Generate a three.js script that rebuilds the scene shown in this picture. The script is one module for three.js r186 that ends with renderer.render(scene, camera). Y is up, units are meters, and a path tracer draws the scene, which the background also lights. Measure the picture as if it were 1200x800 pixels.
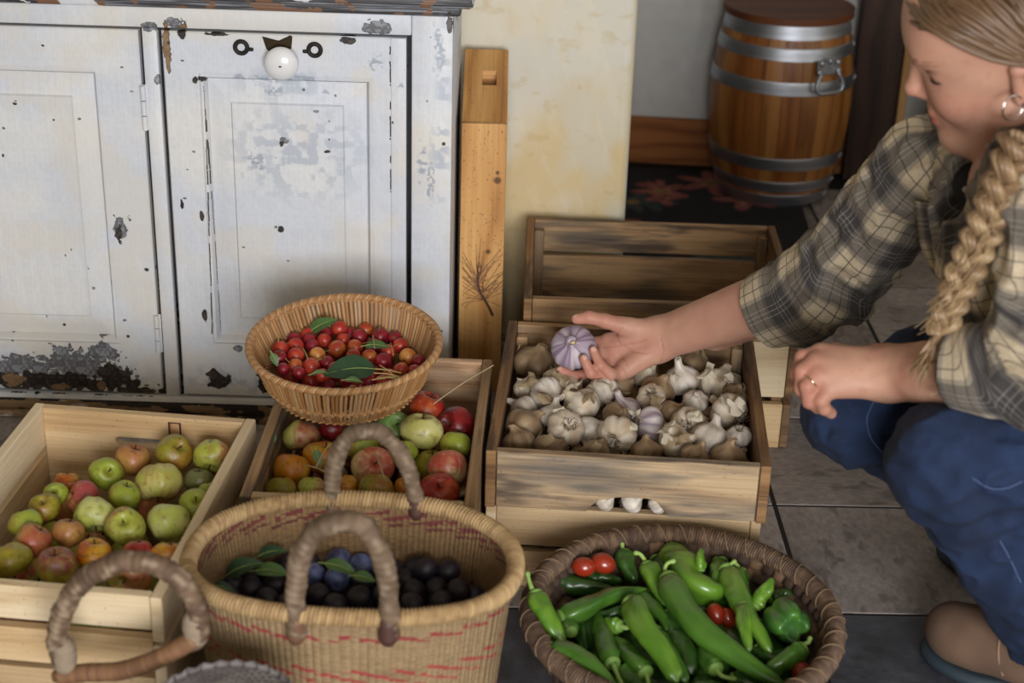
import * as THREE from 'three';
import { mergeGeometries, mergeVertices, toCreasedNormals } from 'three/addons/utils/BufferGeometryUtils.js';
import { RoundedBoxGeometry } from 'three/addons/geometries/RoundedBoxGeometry.js';
import { RectAreaLightUniformsLib } from 'three/addons/lights/RectAreaLightUniformsLib.js';

RectAreaLightUniformsLib.init();
const V3 = THREE.Vector3, PI = Math.PI;
const v3 = (x, y, z) => new V3(x, y, z);
const scene = new THREE.Scene();

// ---------------------------------------------------------------- camera
const CAM = v3(0, 1.3455, 2.76), FOCAL = 1926;               // focal length in pixels of the 1200 x 800 frame
const pitch = 25.2 * PI / 180, roll = 1.8 * PI / 180, yaw = 4.0 * PI / 180;
const FWD = v3(-Math.sin(yaw) * Math.cos(pitch), -Math.sin(pitch), -Math.cos(yaw) * Math.cos(pitch));
const R0 = v3(Math.cos(yaw), 0, -Math.sin(yaw)), U0 = new V3().crossVectors(R0, FWD);
const RGT = R0.clone().multiplyScalar(Math.cos(roll)).addScaledVector(U0, Math.sin(roll));
const UPV = U0.clone().multiplyScalar(Math.cos(roll)).addScaledVector(R0, -Math.sin(roll));
const camera = new THREE.PerspectiveCamera(2 * Math.atan(400 / FOCAL) * 180 / PI, 1.5, 0.05, 60);
camera.position.copy(CAM);
camera.quaternion.setFromRotationMatrix(new THREE.Matrix4().makeBasis(RGT, UPV, FWD.clone().negate()));
camera.focus = 2.52; camera.userData.fStop = 3.8;

// ---------------------------------------------------------------- light: daylight through two windows
scene.background = new THREE.Color().setRGB(0.60, 0.66, 0.74);
const renderer = new THREE.WebGLRenderer({ antialias: true });
renderer.toneMapping = THREE.LinearToneMapping;
renderer.toneMappingExposure = 0.82;
renderer.shadowMap.enabled = true;
function windowLight(w, h, pos, aim, col, power) {
  const l = new THREE.RectAreaLight(col, power, w, h);
  l.position.copy(pos); l.lookAt(aim); l.castShadow = true; scene.add(l); return l;
}
const WIN_A = { x0: -0.1, x1: 1.7, y0: 0.55, y1: 1.95, z: 4.7 };      // wall behind the camera
const WIN_B = { z0: 1.5, z1: 2.9, y0: 0.8, y1: 2.1, x: 3.2 };          // right-hand wall
windowLight(1.8, 1.4, v3(0.8, 1.25, 4.68), v3(0.8, 1.25, 0), new THREE.Color(0.985, 0.985, 1.0), 29).name = 'daylight_rear_window';
windowLight(1.4, 1.3, v3(3.18, 1.45, 2.2), v3(0, 1.45, 2.2), new THREE.Color(0.97, 0.98, 1.0), 3).name = 'daylight_side_window';

// ---------------------------------------------------------------- from photo pixels to places
const ray = (x, y) => FWD.clone().addScaledVector(RGT, (x - 600) / FOCAL).addScaledVector(UPV, -(y - 400) / FOCAL);
const onY = (x, y, h) => { const d = ray(x, y); return CAM.clone().addScaledVector(d, (h - CAM.y) / d.y); };
const onZ = (x, y, z) => { const d = ray(x, y); return CAM.clone().addScaledVector(d, (z - CAM.z) / d.z); };
const depthOf = (p) => p.clone().sub(CAM).dot(FWD);

// ---------------------------------------------------------------- random numbers, noise, textures
function rng(seed) { let s = seed | 0; return () => { s = (s + 0x6d2b79f5) | 0; let t = Math.imul(s ^ (s >>> 15), 1 | s); t = (t + Math.imul(t ^ (t >>> 7), 61 | t)) ^ t; return ((t ^ (t >>> 14)) >>> 0) / 4294967296; }; }
const clamp = (x, a = 0, b = 1) => Math.min(b, Math.max(a, x));
const lerp = (a, b, t) => a + (b - a) * t;
const sstep = (a, b, x) => { const t = clamp((x - a) / (b - a)); return t * t * (3 - 2 * t); };
const hsh = (x, y, s) => { let h = Math.imul(x, 374761393) ^ Math.imul(y, 668265263) ^ Math.imul(s, 974634221); h = Math.imul(h ^ (h >>> 13), 1274126177); return ((h ^ (h >>> 16)) >>> 0) / 4294967296; };
const md = (a, n) => ((a % n) + n) % n;
// value noise that repeats every px, py cells
function pn(x, y, px, py, s) {
  const xi = Math.floor(x), yi = Math.floor(y), fx = x - xi, fy = y - yi, ux = fx * fx * (3 - 2 * fx), uy = fy * fy * (3 - 2 * fy);
  const x0 = md(xi, px), x1 = md(xi + 1, px), y0 = md(yi, py), y1 = md(yi + 1, py);
  return lerp(lerp(hsh(x0, y0, s), hsh(x1, y0, s), ux), lerp(hsh(x0, y1, s), hsh(x1, y1, s), ux), uy);
}
function fbm(x, y, px, py, s, o = 4) { let a = 0, w = 0.5, t = 0; for (let i = 0; i < o; i++) { a += w * pn(x, y, px, py, s + i * 17); t += w; x *= 2; y *= 2; px *= 2; py *= 2; w *= 0.5; } return a / t; }
// a ready-made field of layered noise, 8 cells across, read with smooth interpolation (fast)
const NF = (() => { const N = 512, a = new Float32Array(N * N); for (let j = 0; j < N; j++) for (let i = 0; i < N; i++) a[j * N + i] = fbm(i / N * 8, j / N * 8, 8, 8, 91, 5); return a; })();
function nf(x, y, f, s) {
  const X = (x * f / 8 + s * 0.3719) * 512, Y = (y * f / 8 + s * 0.7113) * 512, xi = Math.floor(X), yi = Math.floor(Y), fx = X - xi, fy = Y - yi, i0 = xi & 511, i1 = (xi + 1) & 511, j0 = (yi & 511) * 512, j1 = ((yi + 1) & 511) * 512;
  const a = NF[j0 + i0], b = NF[j0 + i1], c = NF[j1 + i0], d = NF[j1 + i1]; return (a + (b - a) * fx) * (1 - fy) + (c + (d - c) * fx) * fy;
}
function n3(x, y, z, s = 0) {
  const xi = Math.floor(x), yi = Math.floor(y), zi = Math.floor(z), fx = x - xi, fy = y - yi, fz = z - zi;
  const ux = fx * fx * (3 - 2 * fx), uy = fy * fy * (3 - 2 * fy), uz = fz * fz * (3 - 2 * fz);
  const h = (a, b, c) => hsh(a + c * 131, b + c * 57, s + c);
  const l = (c) => lerp(lerp(h(xi, yi, c), h(xi + 1, yi, c), ux), lerp(h(xi, yi + 1, c), h(xi + 1, yi + 1, c), ux), uy);
  return lerp(l(zi), l(zi + 1), uz) * 2 - 1;
}
function dtex(w, h, fn, srgb = true) {                       // fn(u, v) gives [r, g, b] from 0 to 255
  const d = new Uint8Array(w * h * 4);
  for (let j = 0, o = 0; j < h; j++) for (let i = 0; i < w; i++, o += 4) { const c = fn((i + 0.5) / w, (j + 0.5) / h); d[o] = clamp(c[0], 0, 255); d[o + 1] = clamp(c[1], 0, 255); d[o + 2] = clamp(c[2], 0, 255); d[o + 3] = 255; }
  const t = new THREE.DataTexture(d, w, h, THREE.RGBAFormat);
  t.wrapS = t.wrapT = THREE.RepeatWrapping; t.magFilter = THREE.LinearFilter; t.minFilter = THREE.LinearMipmapLinearFilter; t.generateMipmaps = true;
  if (srgb) t.colorSpace = THREE.SRGBColorSpace;
  t.needsUpdate = true; return t;
}
const mix3 = (a, b, t) => [lerp(a[0], b[0], t), lerp(a[1], b[1], t), lerp(a[2], b[2], t)];
const hex = (h) => [(h >> 16) & 255, (h >> 8) & 255, h & 255];
const std = (o) => new THREE.MeshStandardMaterial({ roughness: 0.7, ...o });
const phys = (o) => new THREE.MeshPhysicalMaterial({ roughness: 0.5, ...o });

// wood: grain runs along u; the picture spans 1 m by 0.25 m when uv are metres and repeat is (1, 4)
function woodTex(seed, light, mid, dark, { rings = 9, streak = 0.5, knots = [], grey = 0, greyCol = [120, 112, 100], stain = 0, stainCol = [52, 40, 30], pits = 0 } = {}) {
  const f = (u, v) => {
    let kv = v, knotAmt = 0;
    for (const [ku, kvv, r] of knots) {
      let du = u - ku, dv = v - kvv; du -= Math.round(du); dv -= Math.round(dv);
      const d = Math.hypot(du * 4, dv) / r;
      kv += 0.10 * Math.sign(dv) * Math.exp(-d * d * 0.16) * r * 8 * 0.5;
      knotAmt = Math.max(knotAmt, 1 - sstep(0.55, 1.0, d + 0.15 * (pn(u * 60, v * 16, 60, 16, 5) - 0.5)));
    }
    const wob = fbm(u * 3, v * 2, 3, 2, seed, 3) * 1.6 + fbm(u * 6, v * 9, 6, 9, seed + 3, 2) * 0.35;
    const ring = 0.5 + 0.5 * Math.sin((kv * rings + wob) * 2 * PI);
    const fine = fbm(u * 10, v * 90, 10, 90, seed + 7, 3);
    let t = clamp(0.15 + 0.5 * Math.pow(ring, 2.2) + streak * (fine - 0.5) * 1.3 + 0.4 * (fbm(u * 4, v * 4, 4, 4, seed + 9, 3) - 0.5));
    let c = t < 0.5 ? mix3(light, mid, t * 2) : mix3(mid, dark, (t - 0.5) * 2);
    if (grey) { const g = sstep(0.42, 0.72, fbm(u * 5, v * 7, 5, 7, seed + 21, 4)) * grey; c = mix3(c, mix3(greyCol, [greyCol[0] * 0.7, greyCol[1] * 0.7, greyCol[2] * 0.7], fine), g); }
    if (stain) { const g = sstep(0.56, 0.78, fbm(u * 7, v * 11, 7, 11, seed + 31, 5)) * stain; c = mix3(c, stainCol, g); }
    if (pits) { const g = sstep(0.93, 0.97, pn(u * 300, v * 110, 300, 110, seed + 41)) * pits; c = mix3(c, stainCol, g); }
    if (knotAmt) c = mix3(c, mix3([dark[0] * 0.62, dark[1] * 0.52, dark[2] * 0.45], dark, fine), knotAmt);
    return c;
  };
  return dtex(1024, 256, f);
}
function woodBump(seed) { return dtex(512, 256, (u, v) => { const f = fbm(u * 8, v * 80, 8, 80, seed, 3) * 170 + fbm(u * 12, v * 6, 12, 6, seed + 5, 3) * 40; return [f, f, f]; }, false); }
const WB = woodBump(77);
function woodMat(map, tint = 0xffffff, rough = 0.75, bump = 0.0012) {
  const m = map.clone(); m.repeat.set(1, 4); m.needsUpdate = true; const b = WB.clone(); b.repeat.set(1.5, 5); b.needsUpdate = true;
  return std({ map: m, bumpMap: b, bumpScale: bump, color: tint, roughness: rough });
}
// uv in metres on any geometry, grain along axis 'a'; off shifts the grain
function metreUV(g, a = 0, off = [0, 0]) {
  g = g.index ? g.toNonIndexed() : g;
  const p = g.attributes.position, n = p.count, uv = new Float32Array(n * 2), A = v3(), B = v3(), C = v3(), N = v3(), q = [A, B, C];
  const b = (a + 1) % 3, c = (a + 2) % 3;
  for (let i = 0; i < n; i += 3) {
    for (let k = 0; k < 3; k++) q[k].fromBufferAttribute(p, i + k);
    N.crossVectors(v3().subVectors(B, A), v3().subVectors(C, A));
    const m = [Math.abs(N.x), Math.abs(N.y), Math.abs(N.z)];
    for (let k = 0; k < 3; k++) {
      const e = q[k].toArray(); let s, t;
      if (m[a] > m[b] && m[a] > m[c]) { s = e[b] * 0.15; t = e[c]; } else { s = e[a]; t = m[b] > m[c] ? e[c] : e[b]; }
      uv[(i + k) * 2] = s + off[0]; uv[(i + k) * 2 + 1] = t + off[1];
    }
  }
  g.setAttribute('uv', new THREE.BufferAttribute(uv, 2));
  return g;
}

// ---------------------------------------------------------------- things, parts, setting
const taken = {};
function numbered(n) { taken[n] = (taken[n] ?? -1) + 1; return taken[n] ? n + '_' + String(taken[n]).padStart(3, '0') : n; }
function thing(name, label, category, pos = [0, 0, 0], turn = 0, group) {
  const o = new THREE.Group(); o.name = numbered(name); scene.add(o); o.position.set(...pos); o.rotation.y = turn;
  o.userData = { label, category }; if (group) o.userData.group = group; return o;
}
function part(name, geo, mat, parent, label) {
  const m = new THREE.Mesh(geo, mat); m.name = name; m.castShadow = m.receiveShadow = true; parent.add(m); if (label) m.userData.label = label; return m;
}
function single(name, label, category, geo, mat, pos = [0, 0, 0], group) {
  const m = part(numbered(name), geo, mat, scene); m.position.set(...pos); m.userData = { label, category }; if (group) m.userData.group = group; return m;
}
function struct(name, geo, mat, parent = scene, label) {
  const m = part(name, geo, mat, parent); if (parent === scene) { m.userData.kind = 'structure'; if (label) { m.userData.label = label; m.userData.category = name.split('_')[0]; } } return m;
}
function copyOf(root, pos, label, group) {
  const r = root.clone(); r.name = numbered(root.name.replace(/_\d{3}$/, '')); r.userData = { ...root.userData }; scene.add(r); r.position.copy(pos);
  if (label) r.userData.label = label; if (group) r.userData.group = group; return r;
}
const box = (w, h, d, x = 0, y = 0, z = 0) => new THREE.BoxGeometry(w, h, d).translate(x, y, z);
const rbox = (w, h, d, x = 0, y = 0, z = 0, r = 0.002, s = 1) => new RoundedBoxGeometry(w, h, d, s, Math.min(r, w / 2.01, h / 2.01, d / 2.01)).translate(x, y, z);
const merge = (a) => mergeGeometries(a.map((g) => { const k = g.index ? g.toNonIndexed() : g; for (const n of Object.keys(k.attributes)) if (!['position', 'normal', 'uv', 'color'].includes(n)) k.deleteAttribute(n); return k; }));
// closed tube along points with a radius for each, optional colour for each vertex; capped round
function tube(pts, rad, seg = 8, sub = 24, col, closed = false, uvLen = 1) {
  const cv = new THREE.CatmullRomCurve3(pts, closed, 'centripetal'), L = cv.getLength(), fr = cv.computeFrenetFrames(sub, closed);
  const pos = [], uv = [], cl = [], idx = [], caps = closed ? 0 : 2, rows = [];
  for (let i = 0; i <= sub; i++) rows.push([i / sub, 1, i]);
  if (caps) { rows.unshift([0, 0.6, 0, -0.8], ); rows.unshift([0, 0.02, 0, -1]); rows.push([1, 0.6, sub, 0.8]); rows.push([1, 0.02, sub, 1]); }
  for (const [t, k, i, push = 0] of rows) {
    const r0 = typeof rad === 'function' ? rad(t) : rad, c = cv.getPointAt(Math.min(1, t)).addScaledVector(fr.tangents[i], push * r0 * 0.8);
    for (let j = 0; j <= seg; j++) {
      const a = j / seg * 2 * PI, rr = k * (typeof rad === 'function' ? rad(t, a) : rad), q = c.clone().addScaledVector(fr.normals[i], Math.cos(a) * rr).addScaledVector(fr.binormals[i], Math.sin(a) * rr);
      pos.push(q.x, q.y, q.z); uv.push(t * L * uvLen, j / seg); if (col) cl.push(...col(t, a));
    }
  }
  const n = seg + 1;
  for (let i = 0; i + 1 < rows.length; i++) for (let j = 0; j < seg; j++) { const a = i * n + j, b = a + 1, c = a + n, d = c + 1; idx.push(a, b, c, b, d, c); }
  const g = new THREE.BufferGeometry();
  g.setAttribute('position', new THREE.Float32BufferAttribute(pos, 3)); g.setAttribute('uv', new THREE.Float32BufferAttribute(uv, 2)); if (col) g.setAttribute('color', new THREE.Float32BufferAttribute(cl, 3));
  g.setIndex(idx); g.computeVertexNormals(); smoothSeam(g, rows.length, n); return g;
}
// grid surface fn(s, t) with s around (closed) or not
function sheet(nu, nv, fn, colFn, closeU = false) {
  const pos = [], uv = [], cl = [], idx = [], n = nu + 1;
  for (let j = 0; j <= nv; j++) for (let i = 0; i <= nu; i++) { const s = i / nu, t = j / nv, p = fn(closeU && i === nu ? 0 : s, t); pos.push(p.x, p.y, p.z); uv.push(s, t); if (colFn) cl.push(...colFn(closeU && i === nu ? 0 : s, t, p)); }
  for (let j = 0; j < nv; j++) for (let i = 0; i < nu; i++) { const a = j * n + i, b = a + 1, c = a + n, d = c + 1; idx.push(a, b, c, b, d, c); }
  const g = new THREE.BufferGeometry();
  g.setAttribute('position', new THREE.Float32BufferAttribute(pos, 3)); g.setAttribute('uv', new THREE.Float32BufferAttribute(uv, 2)); if (colFn) g.setAttribute('color', new THREE.Float32BufferAttribute(cl, 3));
  g.setIndex(idx); g.computeVertexNormals(); if (closeU) smoothSeam(g, nv + 1, n); return g;
}
function smoothSeam(g, rows, n) {
  const N = g.attributes.normal;
  for (let j = 0; j < rows; j++) { const a = j * n, b = a + n - 1, x = N.getX(a) + N.getX(b), y = N.getY(a) + N.getY(b), z = N.getZ(a) + N.getZ(b), l = Math.hypot(x, y, z) || 1; N.setXYZ(a, x / l, y / l, z / l); N.setXYZ(b, x / l, y / l, z / l); }
}
const lin = (h) => { const c = new THREE.Color(h); return [c.r, c.g, c.b]; };    // sRGB hex to linear triple
// ================================================================ the room
const plaster = dtex(512, 512, (u, v) => { const n = fbm(u * 6, v * 6, 6, 6, 3, 5), m = fbm(u * 40, v * 40, 40, 40, 8, 2); const k = 0.93 + 0.09 * n + 0.05 * (m - 0.5); return [196 * k, 195 * k, 191 * k]; });
const plasterBump = dtex(512, 512, (u, v) => { const n = fbm(u * 24, v * 24, 24, 24, 13, 4) * 255; return [n, n, n]; }, false);
const whiteWall = std({ map: plaster, bumpMap: plasterBump, bumpScale: 0.002, roughness: 0.9 });
// rubbed lime plaster: yellow ochre clouds on cream, drawn out upwards, with scratches
const ochre = dtex(1024, 1024, (u, v) => {
  const w = fbm(u * 5, v * 3, 5, 3, 41, 3);
  const a = sstep(0.40, 0.66, fbm(u * 8 + w, v * 4 + w * 2, 8, 4, 51, 5)), b = sstep(0.5, 0.72, fbm(u * 11, v * 7 + w, 11, 7, 61, 5)), s = fbm(u * 40 + w * 3, v * 60, 40, 60, 71, 3);
  let c = mix3([204, 197, 178], [196, 172, 122], a * 0.75); c = mix3(c, [194, 192, 182], b * 0.6); c = mix3(c, [178, 152, 98], sstep(0.6, 0.85, s) * 0.3);
  const sc = sstep(0.74, 0.8, pn(u * 90 + v * 30, v * 14, 90, 14, 81)); return mix3(c, [214, 208, 188], sc * 0.14);
});
const creamMat = std({ map: ochre, bumpMap: plasterBump, bumpScale: 0.0015, roughness: 0.7 });
function wallBox(name, x0, x1, y0, y1, z0, z1, mat, label) { return struct(name, metreUV(box(x1 - x0, y1 - y0, z1 - z0, (x0 + x1) / 2, (y0 + y1) / 2, (z0 + z1) / 2), 0), mat, scene, label); }
const ROOM = { x0: -2.7, x1: 3.2, z0: -1.205, z1: 4.7, h: 2.5, t: 0.15 };
wallBox('wall_back', -0.9, 1.12, 0, ROOM.h, ROOM.z0 - ROOM.t, ROOM.z0, whiteWall, 'plain white plaster wall behind the small barrel');
wallBox('wall_left', ROOM.x0 - ROOM.t, ROOM.x0, 0, ROOM.h, -0.55, ROOM.z1, creamMat, 'cream plaster wall beyond the painted cabinet');
wallBox('wall_return', -1.05, -0.9, 0, ROOM.h, ROOM.z0 - ROOM.t, -0.26, whiteWall, 'plain white plaster return wall of the passage');
wallBox('wall_corner', 1.0, 1.12, 0, ROOM.h, -1.9, ROOM.z0 - ROOM.t, whiteWall, 'plain white plaster corner wall past the barrel');
wallBox('wall_far', 1.0, ROOM.x1 + ROOM.t, 0, ROOM.h, -2.05, -1.9, whiteWall, 'plain white plaster wall at the far end');
wallBox('ceiling', ROOM.x0 - ROOM.t, ROOM.x1 + ROOM.t, ROOM.h, ROOM.h + 0.1, -2.05, ROOM.z1 + ROOM.t, std({ color: 0xa59d90, roughness: 0.9 }), 'plain ceiling of the room');
const CREAM_Z = -0.128;
{ // cream wall: thick, with a rounded end towards the passage
  const s = new THREE.Shape(), x1 = 0.002, z1 = CREAM_Z, z0 = CREAM_Z - 0.14, r = 0.02, xl = ROOM.x0 - 0.15;
  s.moveTo(xl, -z1); s.lineTo(x1 - r, -z1); s.absarc(x1 - r, -z1 + r, r, -PI / 2, 0, false); s.lineTo(x1, -z0 - r); s.absarc(x1 - r, -z0 - r, r, 0, PI / 2, false); s.lineTo(xl, -z0);
  let g = new THREE.ExtrudeGeometry(s, { depth: ROOM.h, bevelEnabled: false, curveSegments: 8 }).rotateX(-PI / 2);
  g = metreUV(g, 0); struct('wall_centre', g, creamMat, scene, 'ochre washed cream plaster wall with a rounded edge behind the wooden post');
}
{ // wall behind the camera with a window opening, and the right-hand wall with another
  const a = WIN_A, z0 = ROOM.z1, z1 = z0 + ROOM.t, X0 = ROOM.x0 - ROOM.t, X1 = ROOM.x1 + ROOM.t, zc = (z0 + z1) / 2;
  const seg = (x0, x1, y0, y1) => box(x1 - x0, y1 - y0, ROOM.t, (x0 + x1) / 2, (y0 + y1) / 2, zc);
  struct('wall_front', metreUV(merge([seg(X0, a.x0, 0, ROOM.h), seg(a.x1, X1, 0, ROOM.h), seg(a.x0, a.x1, 0, a.y0), seg(a.x0, a.x1, a.y1, ROOM.h)]), 0), creamMat, scene, 'cream plaster wall with a window opposite the painted cabinet');
  const b = WIN_B, xc = ROOM.x1 + ROOM.t / 2, sg = (q0, q1, y0, y1) => box(ROOM.t, y1 - y0, q1 - q0, xc, (y0 + y1) / 2, (q0 + q1) / 2);
  struct('wall_right', metreUV(merge([sg(-1.9, b.z0, 0, ROOM.h), sg(b.z1, ROOM.z1, 0, ROOM.h), sg(b.z0, b.z1, 0, b.y0), sg(b.z0, b.z1, b.y1, ROOM.h)]), 0), creamMat, scene, 'cream plaster wall with a window to the right');
  const glass = phys({ color: 0xffffff, transmission: 1, thickness: 0, roughness: 0.02 }), wood = std({ color: 0xd8d2c4 });
  const pane = (name, w, h, pos, turn) => {
    const o = new THREE.Group(); o.name = name; o.position.copy(pos); o.rotation.y = turn; o.userData = { kind: 'structure', label: 'white framed window letting daylight into the room', category: 'window' }; scene.add(o);
    part('window_frame', merge([box(w, 0.05, 0.06, 0, h / 2 - 0.025), box(w, 0.05, 0.06, 0, -h / 2 + 0.025), box(0.05, h, 0.06, -w / 2 + 0.025), box(0.05, h, 0.06, w / 2 - 0.025), box(0.04, h, 0.05)]), wood, o);
    part('glass_pane', box(w - 0.1, h - 0.1, 0.004), glass, o);
  };
  pane('window_1', a.x1 - a.x0, a.y1 - a.y0, v3((a.x0 + a.x1) / 2, (a.y0 + a.y1) / 2, zc + 0.03), 0);
  pane('window_2', b.z1 - b.z0, b.y1 - b.y0, v3(xc + 0.03, (b.y0 + b.y1) / 2, (b.z0 + b.z1) / 2), PI / 2);
}
// ---- floor: square stone tiles set at a slight angle, one row of dark slate
{
  const floor = struct('floor', box(6.5, 0.1, 7.1, 0.25, -0.0532, 1.35), std({ color: 0x1d1a18, roughness: 0.95 }), scene, 'grey stone tiled floor with dark joints');
  const stone = (seed, a, b) => dtex(512, 512, (u, v) => { const n = fbm(u * 5, v * 5, 5, 5, seed, 5), m = fbm(u * 50, v * 30, 50, 30, seed + 2, 3), s = sstep(0.6, 0.8, fbm(u * 20, v * 9, 20, 9, seed + 5, 4)); let c = mix3(a, b, clamp((n - 0.25) * 1.9)); const k = 0.86 + 0.28 * m; c = [c[0] * k, c[1] * k, c[2] * k]; return mix3(c, [c[0] * 0.82, c[1] * 0.8, c[2] * 0.78], s); });
  const relief = dtex(512, 512, (u, v) => { const n = fbm(u * 30, v * 18, 30, 18, 5, 4) * 150 + fbm(u * 6, v * 6, 6, 6, 9, 3) * 100; return [n, n, n]; }, false);
  const tm = [[0, 0xffffff], [1, 0xece8e4], [2, 0xd9d6d4]].map(([k, tint]) => { const t = stone(100 + k * 30, [164, 155, 149], [142, 133, 128]); t.repeat.set(3.3, 3.3); return std({ map: t, bumpMap: relief, bumpScale: 0.0015, color: tint, roughness: 0.68 }); });
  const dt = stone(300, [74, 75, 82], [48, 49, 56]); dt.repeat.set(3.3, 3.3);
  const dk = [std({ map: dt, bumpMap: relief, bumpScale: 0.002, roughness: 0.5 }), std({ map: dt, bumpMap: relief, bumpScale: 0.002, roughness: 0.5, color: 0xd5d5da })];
  const P = 0.3007, ang = 5.4 * PI / 180, ox = 0.269, oz = 0.458, ex = [Math.cos(ang), -Math.sin(ang)], ez = [Math.sin(ang), Math.cos(ang)];
  const gs = [0, 1, 2, 3].map((k) => metreUV(rbox(P - 0.007, 0.02, P - 0.007, 0, 0, 0, 0.0011), 0, [k * 0.37, k * 0.61])), rr = rng(4);
  for (let j = -7; j <= 4; j++) for (let i = -6; i <= 8; i++) {
    const a = (i + 0.5) * P, b = (j + 0.5) * P, x = ox + a * ex[0] + b * ez[0], z = oz + a * ex[1] + b * ez[1];
    if (z < ROOM.z0 + 0.16 && x < 1.3) continue; if (z < -1.72) continue;
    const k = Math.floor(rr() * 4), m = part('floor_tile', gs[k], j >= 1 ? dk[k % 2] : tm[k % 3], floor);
    m.position.set(x, -0.01 - 0.001 * rr(), z); m.rotation.y = ang + Math.floor(rr() * 4) * PI / 2;
  }
}
// ---- the far end: baseboard, rug, timber jamb
const orangePine = woodTex(210, [178, 120, 66], [150, 92, 44], [112, 64, 28], { rings: 5 });
const crateTexPale = woodTex(215, [206, 176, 134], [188, 154, 110], [160, 124, 82], { rings: 4 });
const darkTimber = woodTex(220, [70, 46, 34], [50, 32, 24], [34, 22, 17], { rings: 6 });
struct('baseboard_back', metreUV(rbox(1.85, 0.118, 0.022, 0.15, 0.06, ROOM.z0 + 0.011, 0.004), 0), woodMat(orangePine, 0xf2e6da), scene, 'brown wooden baseboard along the white wall');
{
  const g = thing('door', 'dark brown timber door standing beside the small barrel', 'door', [0.532, 0, -1.165], 0);
  const m = woodMat(darkTimber), gm = woodMat(crateTexPale, 0xf0dcc0);
  part('door_panel', metreUV(rbox(0.108, 2.0, 0.04, 0.054, 1.0, 0, 0.004), 1), m, g);
  part('edge_trim', metreUV(rbox(0.02, 2.0, 0.055, 0.119, 1.0, 0.01, 0.003), 1), gm, g, 'pale wooden strip along the door edge');
  const c = thing('storage_chest', 'dark navy chest standing by the door edge strip', 'chest', [0.87, 0, -1.03]), navy = std({ color: 0x14141f, roughness: 0.8 });
  part('body', rbox(0.3, 0.4, 0.26, 0, 0.2, 0, 0.01, 2), navy, c); part('lid', rbox(0.31, 0.05, 0.27, 0, 0.425, 0, 0.01, 2), navy, c);
}
{
  const motif = rng(19), fl = []; for (let i = 0; i < 46; i++) fl.push([motif(), motif(), 0.035 + 0.05 * motif(), motif() * 6.28, 4 + Math.floor(motif() * 3), motif()]);
  const t = dtex(512, 512, (u, v) => {
    let c = mix3([22, 22, 27], [34, 32, 36], fbm(u * 60, v * 60, 60, 60, 3, 2));
    for (const [x, y, r, a, k, tone] of fl) { let dx = u - x, dy = v - y; dx -= Math.round(dx); dy -= Math.round(dy); const d = Math.hypot(dx, dy) / r, th = Math.atan2(dy, dx) + a, e = 0.72 + 0.28 * Math.cos(th * k); if (d < e) c = tone < 0.5 ? mix3([176, 116, 96], [120, 62, 58], d / e) : mix3([74, 84, 70], [46, 56, 58], d / e); if (d < 0.22) c = [140, 108, 70]; }
    const n = 0.8 + 0.4 * pn(u * 240, v * 240, 240, 240, 7); return [c[0] * n, c[1] * n, c[2] * n];
  });
  const pile = dtex(256, 256, (u, v) => { const n = pn(u * 128, v * 128, 128, 128, 7) * 255; return [n, n, n]; }, false); pile.repeat.set(4, 4);
  t.repeat.set(0.9, 0.9);
  const rug = single('rug', 'dark floral rug under the small barrel', 'rug', metreUV(rbox(0.86, 0.009, 0.66, 0, 0.0055, 0, 0.003), 0), std({ map: t, bumpMap: pile, bumpScale: 0.003, roughness: 1 }), [-0.01, 0, -0.80]);
  rug.rotation.y = 0.03;
}
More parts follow.
